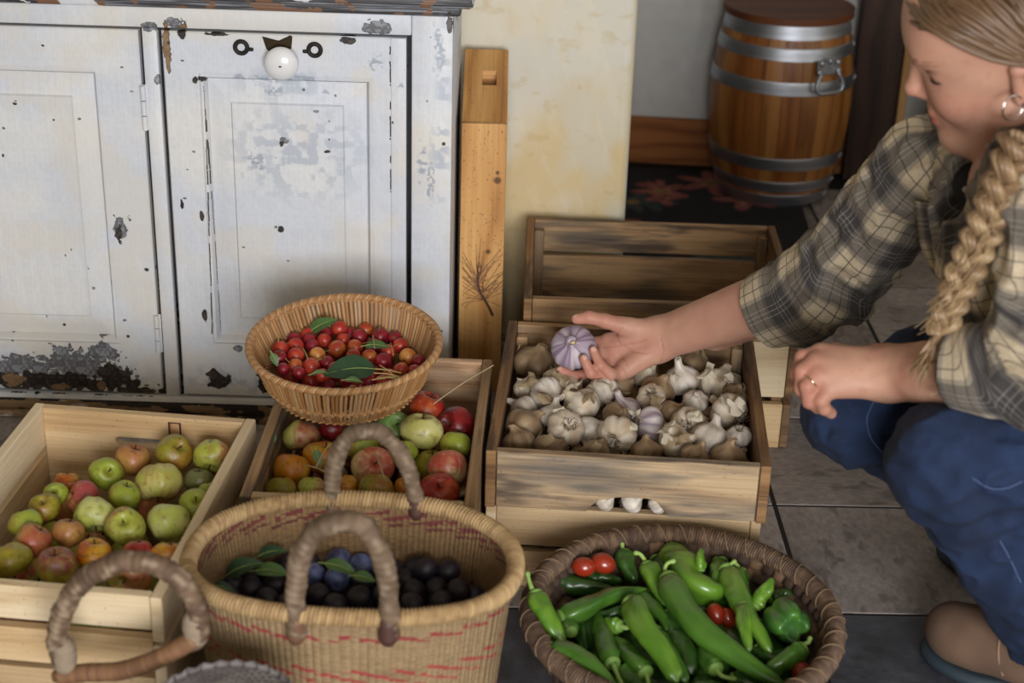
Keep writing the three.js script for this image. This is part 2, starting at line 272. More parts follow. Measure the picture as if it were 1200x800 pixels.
// ---- barrel
{
  const bz = -1.03, fb = onY(905, 241, 0.01), R0b = 0.128, Rm = 0.166, R1 = 0.138, bx = fb.x + 0.004, H = onZ(926, 36, bz + R1).y;
  const o = thing('barrel', 'small oak barrel with galvanised metal hoops standing on the rug', 'barrel', [bx, 0.0105, bz], 0.2);
  const rad = (t) => lerp(R0b, R1, t) + (Rm - 0.133) * Math.sin(PI * clamp(t)) ** 0.9;
  const oak = [woodTex(401, [172, 118, 62], [148, 96, 46], [112, 70, 32], { rings: 4, streak: 0.35 }), woodTex(402, [158, 106, 54], [134, 84, 38], [100, 60, 28], { rings: 3, streak: 0.35 })];
  const om = [woodMat(oak[0], 0xffffff, 0.38), woodMat(oak[1], 0xffffff, 0.38), woodMat(oak[0], 0xe2cfc0, 0.38)], N = 24, rr = rng(6);
  for (let i = 0; i < N; i++) {
    const a0 = (i + 0.012) / N * 2 * PI, a1 = (i + 0.988) / N * 2 * PI, rows = 10, pos = [], idx = [];
    for (let j = 0; j <= rows; j++) { const t = j / rows, r = rad(t); for (const [a, q] of [[a0, r - 0.012], [a0, r - 0.0008], [(a0 + a1) / 2, r + 0.0006], [a1, r - 0.0008], [a1, r - 0.012]]) pos.push(Math.sin(a) * q, t * H, Math.cos(a) * q); }
    for (let j = 0; j < rows; j++) for (let k = 0; k < 4; k++) { const a = j * 5 + k; idx.push(a, a + 1, a + 5, a + 1, a + 6, a + 5); }
    const g = new THREE.BufferGeometry(); g.setAttribute('position', new THREE.Float32BufferAttribute(pos, 3)); g.setIndex(idx);
    const k = toCreasedNormals(g, 0.6); const uv = new Float32Array(k.attributes.position.count * 2); const p = k.attributes.position; for (let q = 0; q < p.count; q++) { uv[q * 2] = p.getY(q) + i * 0.31; uv[q * 2 + 1] = Math.atan2(p.getX(q), p.getZ(q)) * 0.16 + i * 0.17; } k.setAttribute('uv', new THREE.BufferAttribute(uv, 2));
    part('stave', k, om[Math.floor(rr() * 3)], o);
  }
  const zinc = dtex(256, 256, (u, v) => { const n = fbm(u * 12, v * 12, 12, 12, 3, 4); return [150 + 60 * n, 154 + 60 * n, 162 + 60 * n]; });
  const steel = std({ map: zinc, metalness: 1, roughness: 0.45 });
  const hoop = (yc, w) => {
    const y0 = (yc - w / 2) / H, y1 = (yc + w / 2) / H, pts = [];
    for (let k = 0; k <= 6; k++) { const t = lerp(y0, y1, k / 6); pts.push(new THREE.Vector2(rad(t) + 0.0022, t * H)); }
    for (let k = 6; k >= 0; k--) { const t = lerp(y0, y1, k / 6); pts.push(new THREE.Vector2(rad(t) + 0.0003, t * H)); } pts.push(pts[0].clone());
    const h = part('hoop', new THREE.LatheGeometry(pts, 64), steel, o, 'galvanised metal hoop');
    const a = 0.9 + yc, q = rad(yc / H) + 0.003; for (const d of [-0.05, 0.05]) part('rivet', new THREE.SphereGeometry(0.0035, 8, 6).translate(Math.sin(a + d) * q, yc, Math.cos(a + d) * q), steel, h);
  };
  const yOf = (py) => H * clamp((238 - py) / (238 - 33), 0, 1);
  hoop(yOf(39), 0.036); hoop(yOf(63), 0.028); hoop(yOf(99), 0.030); hoop(yOf(186), 0.030); hoop(yOf(214), 0.026); hoop(yOf(231), 0.028);
  const lidW = woodMat(oak[1], 0xb59a86, 0.6); part('lid', metreUV(new THREE.CylinderGeometry(R1 + 0.012, R1 + 0.012, 0.016, 48).translate(0, H + 0.009, 0), 0), lidW, o, 'round brown wooden lid');
  part('base', metreUV(new THREE.CylinderGeometry(R0b - 0.004, R0b - 0.004, 0.02, 40).translate(0, 0.02, 0), 0), lidW, o);
  // cast metal bracket with a drop handle
  const ba = 0.55 - 0.2, by = yOf(84), q = rad(by / H) + 0.006, br = new THREE.Group(); br.position.set(Math.sin(ba) * q, by, Math.cos(ba) * q); br.rotation.y = ba; o.add(br); br.name = 'bracket';
  part('plate', rbox(0.062, 0.034, 0.006, 0, 0.018, 0.002, 0.003, 2), steel, br);
  for (const [x, y] of [[-0.022, 0.03], [0, 0.034], [0.022, 0.03], [-0.026, 0.01], [0.026, 0.01]]) part('stud', new THREE.SphereGeometry(0.0075, 10, 8).scale(1, 1, 0.7).translate(x, y, 0.007), steel, br);
  part('drop_handle', tube([v3(-0.024, 0.006, 0.01), v3(-0.036, -0.02, 0.014), v3(-0.03, -0.034, 0.016), v3(0, -0.036, 0.018), v3(0.03, -0.034, 0.016), v3(0.036, -0.02, 0.014), v3(0.024, 0.006, 0.01)], 0.005, 8, 28), steel, br, 'shiny drop handle');
}
// ================================================================ painted cabinet
const ZF = 0.27, TX0 = -1.27, TXW = 1.04, TYH = 0.80;
const CAB_TURN = 0.07, CAB_X = onZ(529, 200, ZF).x;                 // the cabinet stands a little askew; its right front corner is the pivot
const onCab = (px, py) => { const a = -CAB_TURN, d = ray(px, py), e = CAM.clone().sub(v3(CAB_X, 0, ZF)); d.applyAxisAngle(v3(0, 1, 0), a); e.applyAxisAngle(v3(0, 1, 0), a); const q = e.addScaledVector(d, -e.z / d.z); q.x += CAB_X; return q; };
{
  // flakes where the paint has come off: [photo x, photo y, half width px, half height px, kind]  0 old blue-grey coat, 1 bare dark wood, 2 tan wood, 3 thin scrape
  const flakes = [[141, 267, 9, 13, 0], [138, 274, 6, 9, 1], [120, 412, 16, 11, 0], [84, 424, 46, 15, 0], [24, 427, 30, 12, 0], [105, 436, 45, 10, 0], [60, 447, 90, 12, 1], [130, 438, 20, 12, 1], [15, 444, 12, 9, 2], [70, 452, 10, 5, 2], [120, 451, 8, 5, 2], [150, 440, 4, 14, 1],
    [205, 27, 8, 5, 0], [214, 33, 5, 7, 2], [213, 39, 4, 4, 1], [176, 31, 7, 4, 0], [443, 33, 14, 6, 0], [436, 36, 6, 4, 0], [185, 93, 4, 4, 0], [229, 95, 3, 4, 1], [258, 445, 13, 9, 1], [250, 438, 6, 6, 1], [158, 450, 6, 7, 1], [165, 458, 22, 4, 1], [280, 408, 5, 3, 0], [315, 450, 16, 10, 1],
    [333, 165, 6, 3, 0], [330, 168, 3, 3, 1], [195, 52, 4, 22, 2], [238, 92, 4, 3, 1], [18, 122, 3, 2, 1], [143, 79, 3, 1, 1], [327, 95, 30, 4, 3], [345, 92, 40, 3, 3], [285, 93, 12, 6, 3], [320, 108, 8, 4, 3], [470, 105, 4, 6, 3], [300, 190, 14, 14, 3], [495, 190, 8, 20, 3], [505, 215, 4, 30, 3], [515, 60, 8, 30, 3], [527, 30, 3, 14, 1], [440, 75, 14, 10, 3], [380, 110, 7, 4, 3],
    [384, 178, 4, 2, 1], [520, 168, 2, 2, 1], [405, 48, 8, 3, 1], [255, 40, 14, 2, 1], [150, 394, 2, 2, 1], [74, 383, 2, 2, 1], [172, 316, 3, 2, 1], [329, 268, 3, 4, 1], [236, 252, 2, 5, 1], [213, 240, 2, 6, 1], [240, 370, 3, 8, 1]]; { const q = rng(62); for (let i = 0; i < 40; i++) flakes.push([q() * 525, 30 + q() * 425, 0.7 + q() * 1.3, 0.5 + q() * 0.9, q() < 0.75 ? 0 : 1]); }
  const FL = flakes.map(([x, y, w, h, k], i) => { const p = onCab(x, y), s = 0.00152; return [p.x, p.y, w * s, h * s * 1.1, k, i]; });
  const crack = []; for (const [a, b] of [[[240, 90], [249, 398]], [[457, 48], [458, 240]]]) crack.push([onCab(...a), onCab(...b)]);
  const smudgeP = [[332, 100, 60, 22], [520, 100, 10, 90], [515, 190, 14, 60], [350, 180, 90, 60], [60, 440, 140, 30], [330, 445, 160, 22]].map(([x, y, w, h]) => { const p = onCab(x, y); return [p.x, p.y, w * 0.0015, h * 0.0016]; });
  const Y1C = onCab(400, 14).y - 0.002, W = 1664, H = 1280, bump = new Uint8Array(W * H * 4), col = new Uint8Array(W * H * 4);
  const put = (o, c, h) => { col[o] = clamp(c[0], 0, 255); col[o + 1] = clamp(c[1], 0, 255); col[o + 2] = clamp(c[2], 0, 255); col[o + 3] = 255; bump[o] = bump[o + 1] = bump[o + 2] = h; bump[o + 3] = 255; };
  const each = (x0, x1, y0, y1, fn) => { const i0 = Math.max(0, Math.floor((x0 - TX0) / TXW * W)), i1 = Math.min(W - 1, Math.ceil((x1 - TX0) / TXW * W)), j0 = Math.max(0, Math.floor(y0 / TYH * H)), j1 = Math.min(H - 1, Math.ceil(y1 / TYH * H)); for (let j = j0; j <= j1; j++) for (let i = i0; i <= i1; i++) fn(TX0 + (i + 0.5) / W * TXW, (j + 0.5) / H * TYH, (j * W + i) * 4); };
  const at = (o) => [col[o], col[o + 1], col[o + 2]];
  each(TX0, TX0 + TXW, 0, TYH, (x, y, o) => {
    const big = nf(x, y, 7, 5), fine = nf(x, y, 160, 9), brush = nf(x * 20, y, 16, 11);
    let c = mix3([212, 212, 211], [200, 204, 212], sstep(0.35, 0.7, big)); const k = 0.965 + 0.05 * fine + 0.035 * (brush - 0.5); c = [c[0] * k, c[1] * k, c[2] * k]; let h = 150 + 30 * brush + 25 * fine;
    c = mix3(c, [207, 200, 188], sstep(0.52, 0.7, nf(x, y, 11, 15)) * 0.5);
    if (y < 0.034) { const g = nf(x, y * 3, 14, 43), wood = mix3([150, 124, 92], [104, 82, 58], nf(x, y * 16, 30, 4)); c = mix3(c, wood, sstep(0.36, 0.5, g)); if (g > 0.64) c = [44, 34, 26]; h = 100 + 60 * fine; if (y > 0.029 && nf(x, y, 50, 4) > 0.5) { c = [30, 24, 20]; h = 30; } }
    if (y > Y1C) { const g = nf(x, y * 2.2, 16, 53) + sstep(-0.86, -0.60, x) * 0.32 - 0.05; if (g > 0.56) { const s = nf(x, y * 30, 12, 6); c = mix3([128, 132, 138], [52, 50, 52], sstep(0.3, 0.7, s)); if (nf(x, y, 24, 91) > 0.70) c = [116, 84, 62]; h = 90 + 60 * s; } }
    put(o, c, h);
  });
  for (const [sx, sy, sw, sh] of smudgeP) each(sx - sw, sx + sw, sy - sh, sy + sh, (x, y, o) => { const d = ((x - sx) / sw) ** 2 + ((y - sy) / sh) ** 2; if (d < 1) put(o, mix3(at(o), [164, 172, 184], sstep(0.5, 0.68, nf(x, y, 70, 33)) * (1 - d) * 0.75), bump[o]); });
  for (const [a, b] of crack) each(Math.min(a.x, b.x) - 0.004, Math.max(a.x, b.x) + 0.004, b.y, a.y, (x, y, o) => { const t = (y - b.y) / (a.y - b.y), d = Math.abs(x - lerp(b.x, a.x, t) - 0.002 * (nf(x, y, 60, 3) - 0.5)); if (d < 0.0009 && nf(a.x, y, 90, 8) > 0.47) put(o, [58, 52, 50], 40); });
  for (const [fx, fy, rw, rh, kd, id] of FL) each(fx - rw * 1.9, fx + rw * 1.9, fy - rh * 1.9, fy + rh * 1.9, (x, y, o) => {
    const ax = (x - fx) / rw, ay = (y - fy) / rh, d = Math.max(Math.hypot(ax, ay), 0.72 * (Math.abs(ax) + Math.abs(ay))) + 1.5 * (nf(x, y, 110, 23 + id) - 0.5) + 0.7 * (nf(x, y, 40, 61 + id) - 0.5); if (d >= 1) return;
    const g = nf(x, y, 220, 7); let c = at(o);
    if (kd === 3) { put(o, mix3(c, [150, 158, 170], sstep(1, 0.5, d) * sstep(0.42, 0.6, g) * 0.9), bump[o]); return; }
    c = kd === 0 ? mix3([136, 140, 146], [98, 98, 102], sstep(0.35, 0.65, g)) : kd === 1 ? mix3([66, 56, 48], [30, 25, 22], sstep(0.35, 0.65, g)) : mix3([150, 122, 90], [110, 84, 58], g);
    if (d > 0.93) c = mix3(c, [50, 46, 44], 0.6); put(o, c, kd === 0 ? 80 : 40);
  });
  const mk = (d, s) => { const t = new THREE.DataTexture(d, W, H, THREE.RGBAFormat); t.magFilter = THREE.LinearFilter; t.minFilter = THREE.LinearMipmapLinearFilter; t.wrapS = t.wrapT = THREE.RepeatWrapping; if (s) t.colorSpace = THREE.SRGBColorSpace; t.needsUpdate = true; return t; };
  const paint = std({ map: mk(col, true), bumpMap: mk(bump, false), bumpScale: 0.0022, roughness: 0.5 });
  const X0 = -1.235, X1 = CAB_X, Y1 = onCab(400, 14).y, D = 0.34;
  const o = thing('cabinet', 'low white cabinet with chipped flaking paint and panelled doors', 'cabinet', [CAB_X, 0, ZF], CAB_TURN);
  const pUV = (g) => { const k = toCreasedNormals(g.index ? g.toNonIndexed() : g, 0.4), p = k.attributes.position, n = k.attributes.normal, uv = new Float32Array(p.count * 2); for (let i = 0; i < p.count; i++) { const sx = Math.abs(n.getX(i)) > 0.8 ? p.getX(i) + p.getZ(i) : p.getX(i); uv[i * 2] = (sx - TX0) / TXW; uv[i * 2 + 1] = (p.getY(i) + (Math.abs(n.getY(i)) > 0.8 ? p.getZ(i) : 0)) / TYH; } k.setAttribute('uv', new THREE.BufferAttribute(uv, 2)); return k.translate(-CAB_X, 0, 0); };
  const pc = (name, g, parent = o, label) => part(name, pUV(g), paint, parent, label);
  const bx = (x0, x1, y0, y1, z0, z1, r = 0.003) => rbox(x1 - x0, y1 - y0, z1 - z0, (x0 + x1) / 2, (y0 + y1) / 2, (z0 + z1) / 2, r);
  const XA = (x, y) => onCab(x, y).x, DL = XA(176, 247), SL = XA(180, 247), SR = XA(197, 247), DR = XA(202, 247), DE = XA(476, 200), RS = XA(482, 200), yT = onCab(320, 40).y, yB = onCab(150, 460).y;
  pc('side_panel', bx(X1 - 0.02, X1, 0, Y1, -D, -0.021)); pc('side_panel', bx(X0, X0 + 0.02, 0, Y1, -D, -0.021)); pc('back_panel', bx(X0 + 0.02, X1 - 0.02, 0, Y1, -D, -D + 0.015)); pc('floor_panel', bx(X0 + 0.02, X1 - 0.02, 0.015, 0.03, -D + 0.015, -0.021));
  pc('top_rail', bx(X0, RS, yT + 0.004, Y1, -0.02, 0)); pc('base_rail', bx(X0, X1, 0.012, yB - 0.004, -0.02, 0.004)); pc('base_trim', bx(X0, X1, 0, 0.012, -0.02, 0.012));
  pc('stile', bx(RS, X1, yB - 0.004, Y1, -0.021, 0.001)); pc('stile', bx(SL, SR, yB - 0.004, yT + 0.004, -0.02, 0)); pc('stile', bx(X0, X0 + 0.05, yB - 0.004, yT + 0.004, -0.02, 0));
  pc('cornice_board', bx(X0 - 0.01, X1 + 0.012, Y1, Y1 + 0.016, -D - 0.02, 0.012, 0.005)); pc('cornice_board', bx(X0 - 0.02, X1 + 0.032, Y1 + 0.016, Y1 + 0.034, -D - 0.02, 0.030, 0.007)); pc('cabinet_top', bx(X0 - 0.015, X1 + 0.026, Y1 + 0.034, Y1 + 0.044, -D - 0.02, 0.022, 0.004));
  const dark = std({ color: 0x2b2522, roughness: 0.55, metalness: 0.6 }), brass = std({ color: 0x3c3222, roughness: 0.4, metalness: 0.9 });
  function door(x0, x1, gx0, gx1, gy0, gy1, label) {
    const s = new THREE.Shape(); s.moveTo(x0, yB); s.lineTo(x1, yB); s.lineTo(x1, yT); s.lineTo(x0, yT); s.closePath();
    const h = new THREE.Path(); h.moveTo(gx0, gy0); h.lineTo(gx0, gy1); h.lineTo(gx1, gy1); h.lineTo(gx1, gy0); h.closePath(); s.holes.push(h);
    const d = pc('door', new THREE.ExtrudeGeometry(s, { depth: 0.016, bevelEnabled: true, bevelThickness: 0.002, bevelSize: 0.002, bevelOffset: -0.002, bevelSegments: 1 }).translate(0, 0, -0.018), o, label);
    const b = 0.006, P = (a, c, z) => [[gx0 + a, gy0 + a, z], [gx1 - a, gy0 + a, z], [gx1 - a, gy1 - a, z], [gx0 + a, gy1 - a, z]], quad = (r) => { const pos = []; const q = (A, B, C2, D2) => pos.push(...A, ...B, ...C2, ...A, ...C2, ...D2); for (let k = 0; k + 1 < r.length; k++) for (let e = 0; e < 4; e++) q(r[k][e], r[k][(e + 1) % 4], r[k + 1][(e + 1) % 4], r[k + 1][e]); const l = r[r.length - 1]; if (r.cap) q(l[0], l[1], l[2], l[3]); const g = new THREE.BufferGeometry(); g.setAttribute('position', new THREE.Float32BufferAttribute(pos, 3)); g.computeVertexNormals(); return g; };
    const ring = [P(-0.004, 0, 0.0002), P(-0.001, 0, 0.0022), P(0.0025, 0, 0.0016), P(0.0055, 0, -0.004), P(0.0075, 0, -0.0125)]; part('moulding', pUV(quad(ring)), paint, d);
    const pan = [P(0.0055, 0, -0.016), P(0.0075, 0, -0.0125), P(0.010, 0, -0.0115), P(0.043, 0, -0.0050), P(0.0455, 0, -0.0015)]; pan.cap = true; part('panel', pUV(quad(pan)), paint, d);
    return d;
  }
  const gl = onCab(240, 88), gr = onCab(433, 89), gb = onCab(330, 402), l1 = onCab(126, 240), lt = onCab(60, 81), lb = onCab(70, 398);
  const dr = door(DR, DE, (gl.x + onCab(249, 398).x) / 2, gr.x + 0.002, gb.y, gl.y, 'white cabinet door with a round knob'), dl = door(X0 + 0.055, DL, X0 + 0.11, l1.x, lb.y, lt.y, 'white cabinet door badly flaked along its bottom');
  part('lock_strip', pUV(bx(onCab(458, 60).x, DE, yB, yT, -0.001, 0.0025, 0.001)), paint, dr);
  // porcelain knob
  const k0 = onCab(332, 70), kn = []; for (let i = 0; i <= 14; i++) { const a = i / 14 * PI / 2; kn.push(new THREE.Vector2(0.0265 * Math.cos(a), 0.021 + 0.015 * Math.sin(a))); }
  kn.unshift(new THREE.Vector2(0.001, 0), new THREE.Vector2(0.012, 0), new THREE.Vector2(0.011, 0.008), new THREE.Vector2(0.018, 0.013), new THREE.Vector2(0.025, 0.017));
  part('knob', new THREE.LatheGeometry(kn, 40).rotateX(PI / 2).translate(k0.x - CAB_X, k0.y, 0), phys({ color: 0xdcdcdd, roughness: 0.25, clearcoat: 0.4 }), dr, 'round white porcelain knob');
  part('knob_screw', new THREE.CylinderGeometry(0.0025, 0.0025, 0.001, 10).scale(1, 1, 0.5).rotateX(PI / 2).translate(k0.x - CAB_X, k0.y - 0.001, 0.0362), dark, dr);
  const wing = new THREE.Shape(); { const p = [[308, 43], [322, 47], [327, 48], [340, 42], [342, 43], [341, 56], [333, 62], [322, 64], [313, 57]].map(([a, b]) => onCab(a, b)); p.forEach((q, i) => (i ? wing.lineTo(q.x - CAB_X, q.y) : wing.moveTo(q.x - CAB_X, q.y))); }
  part('latch_plate', new THREE.ExtrudeGeometry(wing, { depth: 0.002, bevelSize: 0.0008, bevelThickness: 0.0008, bevelSegments: 1 }), brass, dr, 'dark winged metal plate behind the knob');
  for (const [a, b] of [[283, 55], [369, 58]]) { const q = onCab(a, b); const t = new THREE.TorusGeometry(0.0095, 0.0035, 8, 20).translate(q.x - CAB_X, q.y, 0.003); part('screw_ring', merge([t, rbox(0.012, 0.006, 0.004, q.x - CAB_X + (a < 300 ? 0.013 : -0.013), q.y - 0.003, 0.002, 0.002)]), dark, dr, 'dark ring shaped screw plate'); }
  for (const [a, b, c] of [[168, 99, 152], [184, 368, 412]]) {
    const p = onCab(a, b), q = onCab(a + (c - b) * 0.05, c), n = 3, hh = (p.y - q.y) / n; const pin = new THREE.Mesh();
    const hinge = part('hinge', pUV(bx(p.x - 0.006, p.x + 0.006, q.y, p.y, -0.001, 0.0015, 0.0005)), paint, dl, 'white painted butt hinge');
    for (let i = 0; i < n; i++) part('knuckle', pUV(new THREE.CylinderGeometry(0.0045, 0.0045, hh * 0.93, 12).translate((p.x + q.x) / 2, q.y + hh * (i + 0.5), 0.004)), paint, hinge);
  }
}
// ================================================================ wooden post with a mortise, a pine sprig burnt into it
const pineGold = woodTex(501, [206, 160, 98], [186, 134, 72], [150, 98, 46], { rings: 4, streak: 0.4, knots: [[0.62, 0.62, 0.045]], pits: 0.7, stainCol: [70, 40, 22] });
{
  const zf = 0.115, a = onZ(541.5, 141, zf), b = onZ(594.5, 143, zf), w = b.x - a.x, h = a.y, dp = 0.21, cx = (a.x + b.x) / 2;
  const o = thing('wooden_post', 'upright pine post with a square mortise and a burnt pine sprig', 'post', [cx, 0, zf], 0.085);
  const m = woodMat(pineGold, 0xffffff, 0.55);
  // front face carries the drawing: own texture over the face
  const N = 256, M = 1536, dat = new Uint8Array(N * M * 4), src = pineGold.image.data, strokes = [], rr = rng(31);
  const face = (px, py) => { const p = onZ(px, py, zf); return [(p.x - a.x) / w, p.y / h]; };
  const seg = (p, q, t, k) => strokes.push([...face(...p), ...face(...q), t, k]);
  const stem = [[577, 366], [573, 357], [568, 348], [563, 340], [560, 330], [559, 322]]; for (let i = 0; i + 1 < stem.length; i++) seg(stem[i], stem[i + 1], 1.6 - i * 0.12, 1);
  for (let i = 0; i < 64; i++) { const t = rr(), s = stem[2 + Math.floor(rr() * 4)], an = -PI / 2 + (rr() - 0.5) * (i < 44 ? 2.6 : 4.6), L = 18 + rr() * 30; const e = [clamp(s[0] + Math.cos(an) * L, 542, 592), s[1] + Math.sin(an) * L]; seg(s, e, 0.35, 0.8 * (0.5 + 0.5 * rr())); }
  for (let i = 0; i < 8; i++) seg([559 + rr() * 3, 325 - i * 2.2], [560 + rr() * 3 - 1.5, 321 - i * 2.4], 1.0 - i * 0.06, 0.9);
  const dots = [[572, 292, 3.2], [583, 209, 4.5], [583, 200, 2.5], [564, 310, 1.6]].map(([x, y, r]) => [...face(x, y), r]);
  const pits = []; for (let i = 0; i < 120; i++) pits.push([rr(), 0.35 + rr() * 0.63, 0.3 + 0.5 * rr()]);
  const S = 53;
  const DK = new Float32Array(N * M), sy = h / w * S, mark = (x0, x1, y0, y1, fn) => { for (let j = Math.max(0, Math.floor(y0 / sy * M)); j <= Math.min(M - 1, Math.ceil(y1 / sy * M)); j++) for (let i = Math.max(0, Math.floor(x0 / S * N)); i <= Math.min(N - 1, Math.ceil(x1 / S * N)); i++) { const o = j * N + i; DK[o] = Math.max(DK[o], fn((i + 0.5) / N * S, (j + 0.5) / M * sy)); } };
  for (const [x0, y0, x1, y1, t, k] of strokes) { const ax = x0 * S, ay = y0 * sy, dx = x1 * S - ax, dy = y1 * sy - ay, e = 3; mark(Math.min(ax, ax + dx) - e, Math.max(ax, ax + dx) + e, Math.min(ay, ay + dy) - e, Math.max(ay, ay + dy) + e, (X, Y) => { const tt = clamp(((X - ax) * dx + (Y - ay) * dy) / (dx * dx + dy * dy)), d = Math.hypot(X - ax - tt * dx, Y - ay - tt * dy), ww = t * (1 - tt * 0.4 * (t < 0.5 ? 1 : 0)); return k * (1 - sstep(ww * 0.5, ww * 1.3 + 0.25, d)); }); }
  for (const [x, y, r] of dots) mark(x * S - 8, x * S + 8, y * sy - 8, y * sy + 8, (X, Y) => 0.7 * (1 - sstep(r * 0.5, r * 1.3, Math.hypot(X - x * S, Y - y * sy))));
  for (const [x, y, r] of pits) mark(x * S - 2, x * S + 2, y * sy - 2, y * sy + 2, (X, Y) => 0.55 * (1 - sstep(r * 0.5, r * 1.6, Math.hypot(X - x * S, Y - y * sy))));
  for (let j = 0, q = 0; j < M; j++) for (let i = 0; i < N; i++, q += 4) {
    const u = (i + 0.5) / N, v = (j + 0.5) / M, si = (Math.floor(md(v * h + 0.11, 1) * 1024) + 1024 * Math.floor(md(u * w * 4 + 0.1, 1) * 256)) * 4, dk = DK[j * N + i];
    dat[q] = lerp(src[si], 58, dk); dat[q + 1] = lerp(src[si + 1], 30, dk); dat[q + 2] = lerp(src[si + 2], 16, dk); dat[q + 3] = 255;
  }
  const ft = new THREE.DataTexture(dat, N, M, THREE.RGBAFormat); ft.colorSpace = THREE.SRGBColorSpace; ft.magFilter = THREE.LinearFilter; ft.needsUpdate = true;
  // body with a shaft for the mortise
  const s = new THREE.Shape(); s.moveTo(-w / 2, 0); s.lineTo(w / 2, 0); s.lineTo(w / 2, dp); s.lineTo(-w / 2, dp); s.closePath();
  const hx = 0.006, hz = 0.125, hw = 0.0125, hd = 0.021, hp = new THREE.Path(); hp.moveTo(hx - hw, hz - hd); hp.lineTo(hx - hw, hz + hd); hp.lineTo(hx + hw, hz + hd); hp.lineTo(hx + hw, hz - hd); hp.closePath(); s.holes.push(hp);
  const top = new THREE.ExtrudeGeometry(s, { depth: 0.05, bevelEnabled: false }).rotateX(-PI / 2).translate(0, h - 0.05, 0);
  const rise = onZ(570, 57, zf - dp).y - h; { const p = top.attributes.position; for (let i = 0; i < p.count; i++) if (p.getY(i) > h - 0.01) p.setY(i, p.getY(i) - 0.001 + rise * -p.getZ(i) / dp); top.computeVertexNormals(); }
  const body = part('beam', metreUV(merge([top, box(w, h - 0.05, dp, 0, (h - 0.05) / 2, -dp / 2)]), 2, [0.3, 0.1]), m, o);
  part('front_board', new THREE.PlaneGeometry(1, 1), std({ map: ft, roughness: 0.55, bumpMap: WB, bumpScale: 0.0006 }), o, 'golden pine face with a burnt pine sprig').geometry = (() => { const g = new RoundedBoxGeometry(w, h, 0.012, 1, 0.0015).toNonIndexed(), p = g.attributes.position, uv = g.attributes.uv; for (let i = 0; i < p.count; i++) uv.setXY(i, p.getX(i) / w + 0.5, p.getY(i) / h + 0.5); return g.translate(0, h / 2, 0.0061); })();
}
// ================================================================ crates
const crateTex = {
  pale: woodTex(601, [222, 202, 168], [208, 184, 146], [182, 152, 112], { rings: 3, streak: 0.45, knots: [[0.3, 0.3, 0.03], [0.8, 0.7, 0.025]], pits: 0.3 }),
  grey: woodTex(611, [190, 164, 128], [168, 140, 106], [126, 102, 78], { rings: 3.5, streak: 0.6, grey: 0.9, greyCol: [112, 104, 96], stain: 0.75, stainCol: [62, 52, 46], knots: [[0.86, 0.55, 0.02], [0.35, 0.15, 0.02]], pits: 0.5 }),
  brown: woodTex(621, [166, 134, 96], [138, 106, 70], [100, 74, 48], { rings: 4, streak: 0.5, grey: 0.45, greyCol: [104, 92, 80], stain: 0.6, stainCol: [44, 30, 20], pits: 0.6 }),
  swirl: woodTex(631, [206, 170, 136], [186, 146, 108], [146, 104, 72], { rings: 8, streak: 0.35, knots: [[0.18, 0.45, 0.10]], stain: 0.3 }),
};
const crateMats = Object.fromEntries(Object.entries(crateTex).map(([k, t]) => [k, [woodMat(t, 0xffffff), woodMat(t, 0xeee2d2), woodMat(t, 0xd8ccbe)]]));
function crate(name, label, { c, yaw: ya, w, d, y0 = 0, t = 0.015, front, back, left, right, mat, frontGeo, backGeo, floorY = 0.012, short = 0, posts = true, seed = 1, mats = {} }) {
  const o = thing(name, label, 'crate', [c[0], y0, c[1]], ya), rr = rng(seed), pick = (k) => crateMats[mats[k] ?? mat][Math.floor(rr() * 3)];
  const bd = (nm, k, a, W2, H2, D2, x, y, z) => part(nm, metreUV(rbox(W2, H2, D2, 0, 0, 0, 0.0022), a, [rr(), rr()]).translate(x, y, z), pick(k), o);
  for (const [lo, hi] of left) bd('side_board', 'left', 2, t, hi - lo, d, -w / 2 + t / 2, (lo + hi) / 2, 0);
  for (const [lo, hi] of right) bd('side_board', 'right', 2, t, hi - lo, d, w / 2 - t / 2, (lo + hi) / 2, 0);
  const wi = w - 2 * t - 0.0006;
  if (frontGeo) part('end_board', frontGeo(wi, t).translate(0, 0, d / 2 - t - 0.001), pick('front'), o); else for (const [lo, hi, kind] of front) bd('end_board', kind ?? 'front', 0, wi, hi - lo, t, 0, (lo + hi) / 2, d / 2 - t / 2 - 0.001);
  if (backGeo) part('end_board', backGeo(wi, t).translate(0, 0, -d / 2 + 0.001), pick('back'), o); else for (const [lo, hi] of back) bd('end_board', 'back', 0, wi, hi - lo, t, 0, (lo + hi) / 2, -d / 2 + t / 2 + 0.001);
  const nb = 4, bw = wi / nb; for (let i = 0; i < nb; i++) bd('bottom_board', 'bottom', 2, bw - 0.006, 0.008, d - 2 * t - 0.003 - short, -wi / 2 + bw * (i + 0.5), floorY - 0.004, -short / 2);
  const hi = Math.max(...left.map((q) => q[1])); if (posts) for (const sx of [-1, 1]) for (const sz of [-1, 1]) bd('corner_post', 'post', 1, 0.018, hi - floorY - 0.016, 0.018, sx * (wi / 2 - 0.0095), (hi + floorY - 0.012) / 2, sz * (d / 2 - t - 0.0115));
  return o;
}
const shapeBoard = (pts, holes, t, a = 0, off = [0.2, 0.3]) => { const s = new THREE.Shape(pts.map((p) => new THREE.Vector2(...p))); for (const h of holes) s.holes.push(new THREE.Path(h.map((p) => new THREE.Vector2(...p)))); return metreUV(new THREE.ExtrudeGeometry(s, { depth: t - 0.003, bevelEnabled: true, bevelThickness: 0.0015, bevelSize: 0.0015, bevelOffset: -0.0015, bevelSegments: 1, curveSegments: 10 }).translate(0, 0, 0.0015), a, off); };
const arc = (cx, cy, r0, r1, a0, a1, n = 8) => Array.from({ length: n + 1 }, (_, i) => { const a = lerp(a0, a1, i / n); return [cx + r0 * Math.cos(a), cy + r1 * Math.sin(a)]; });
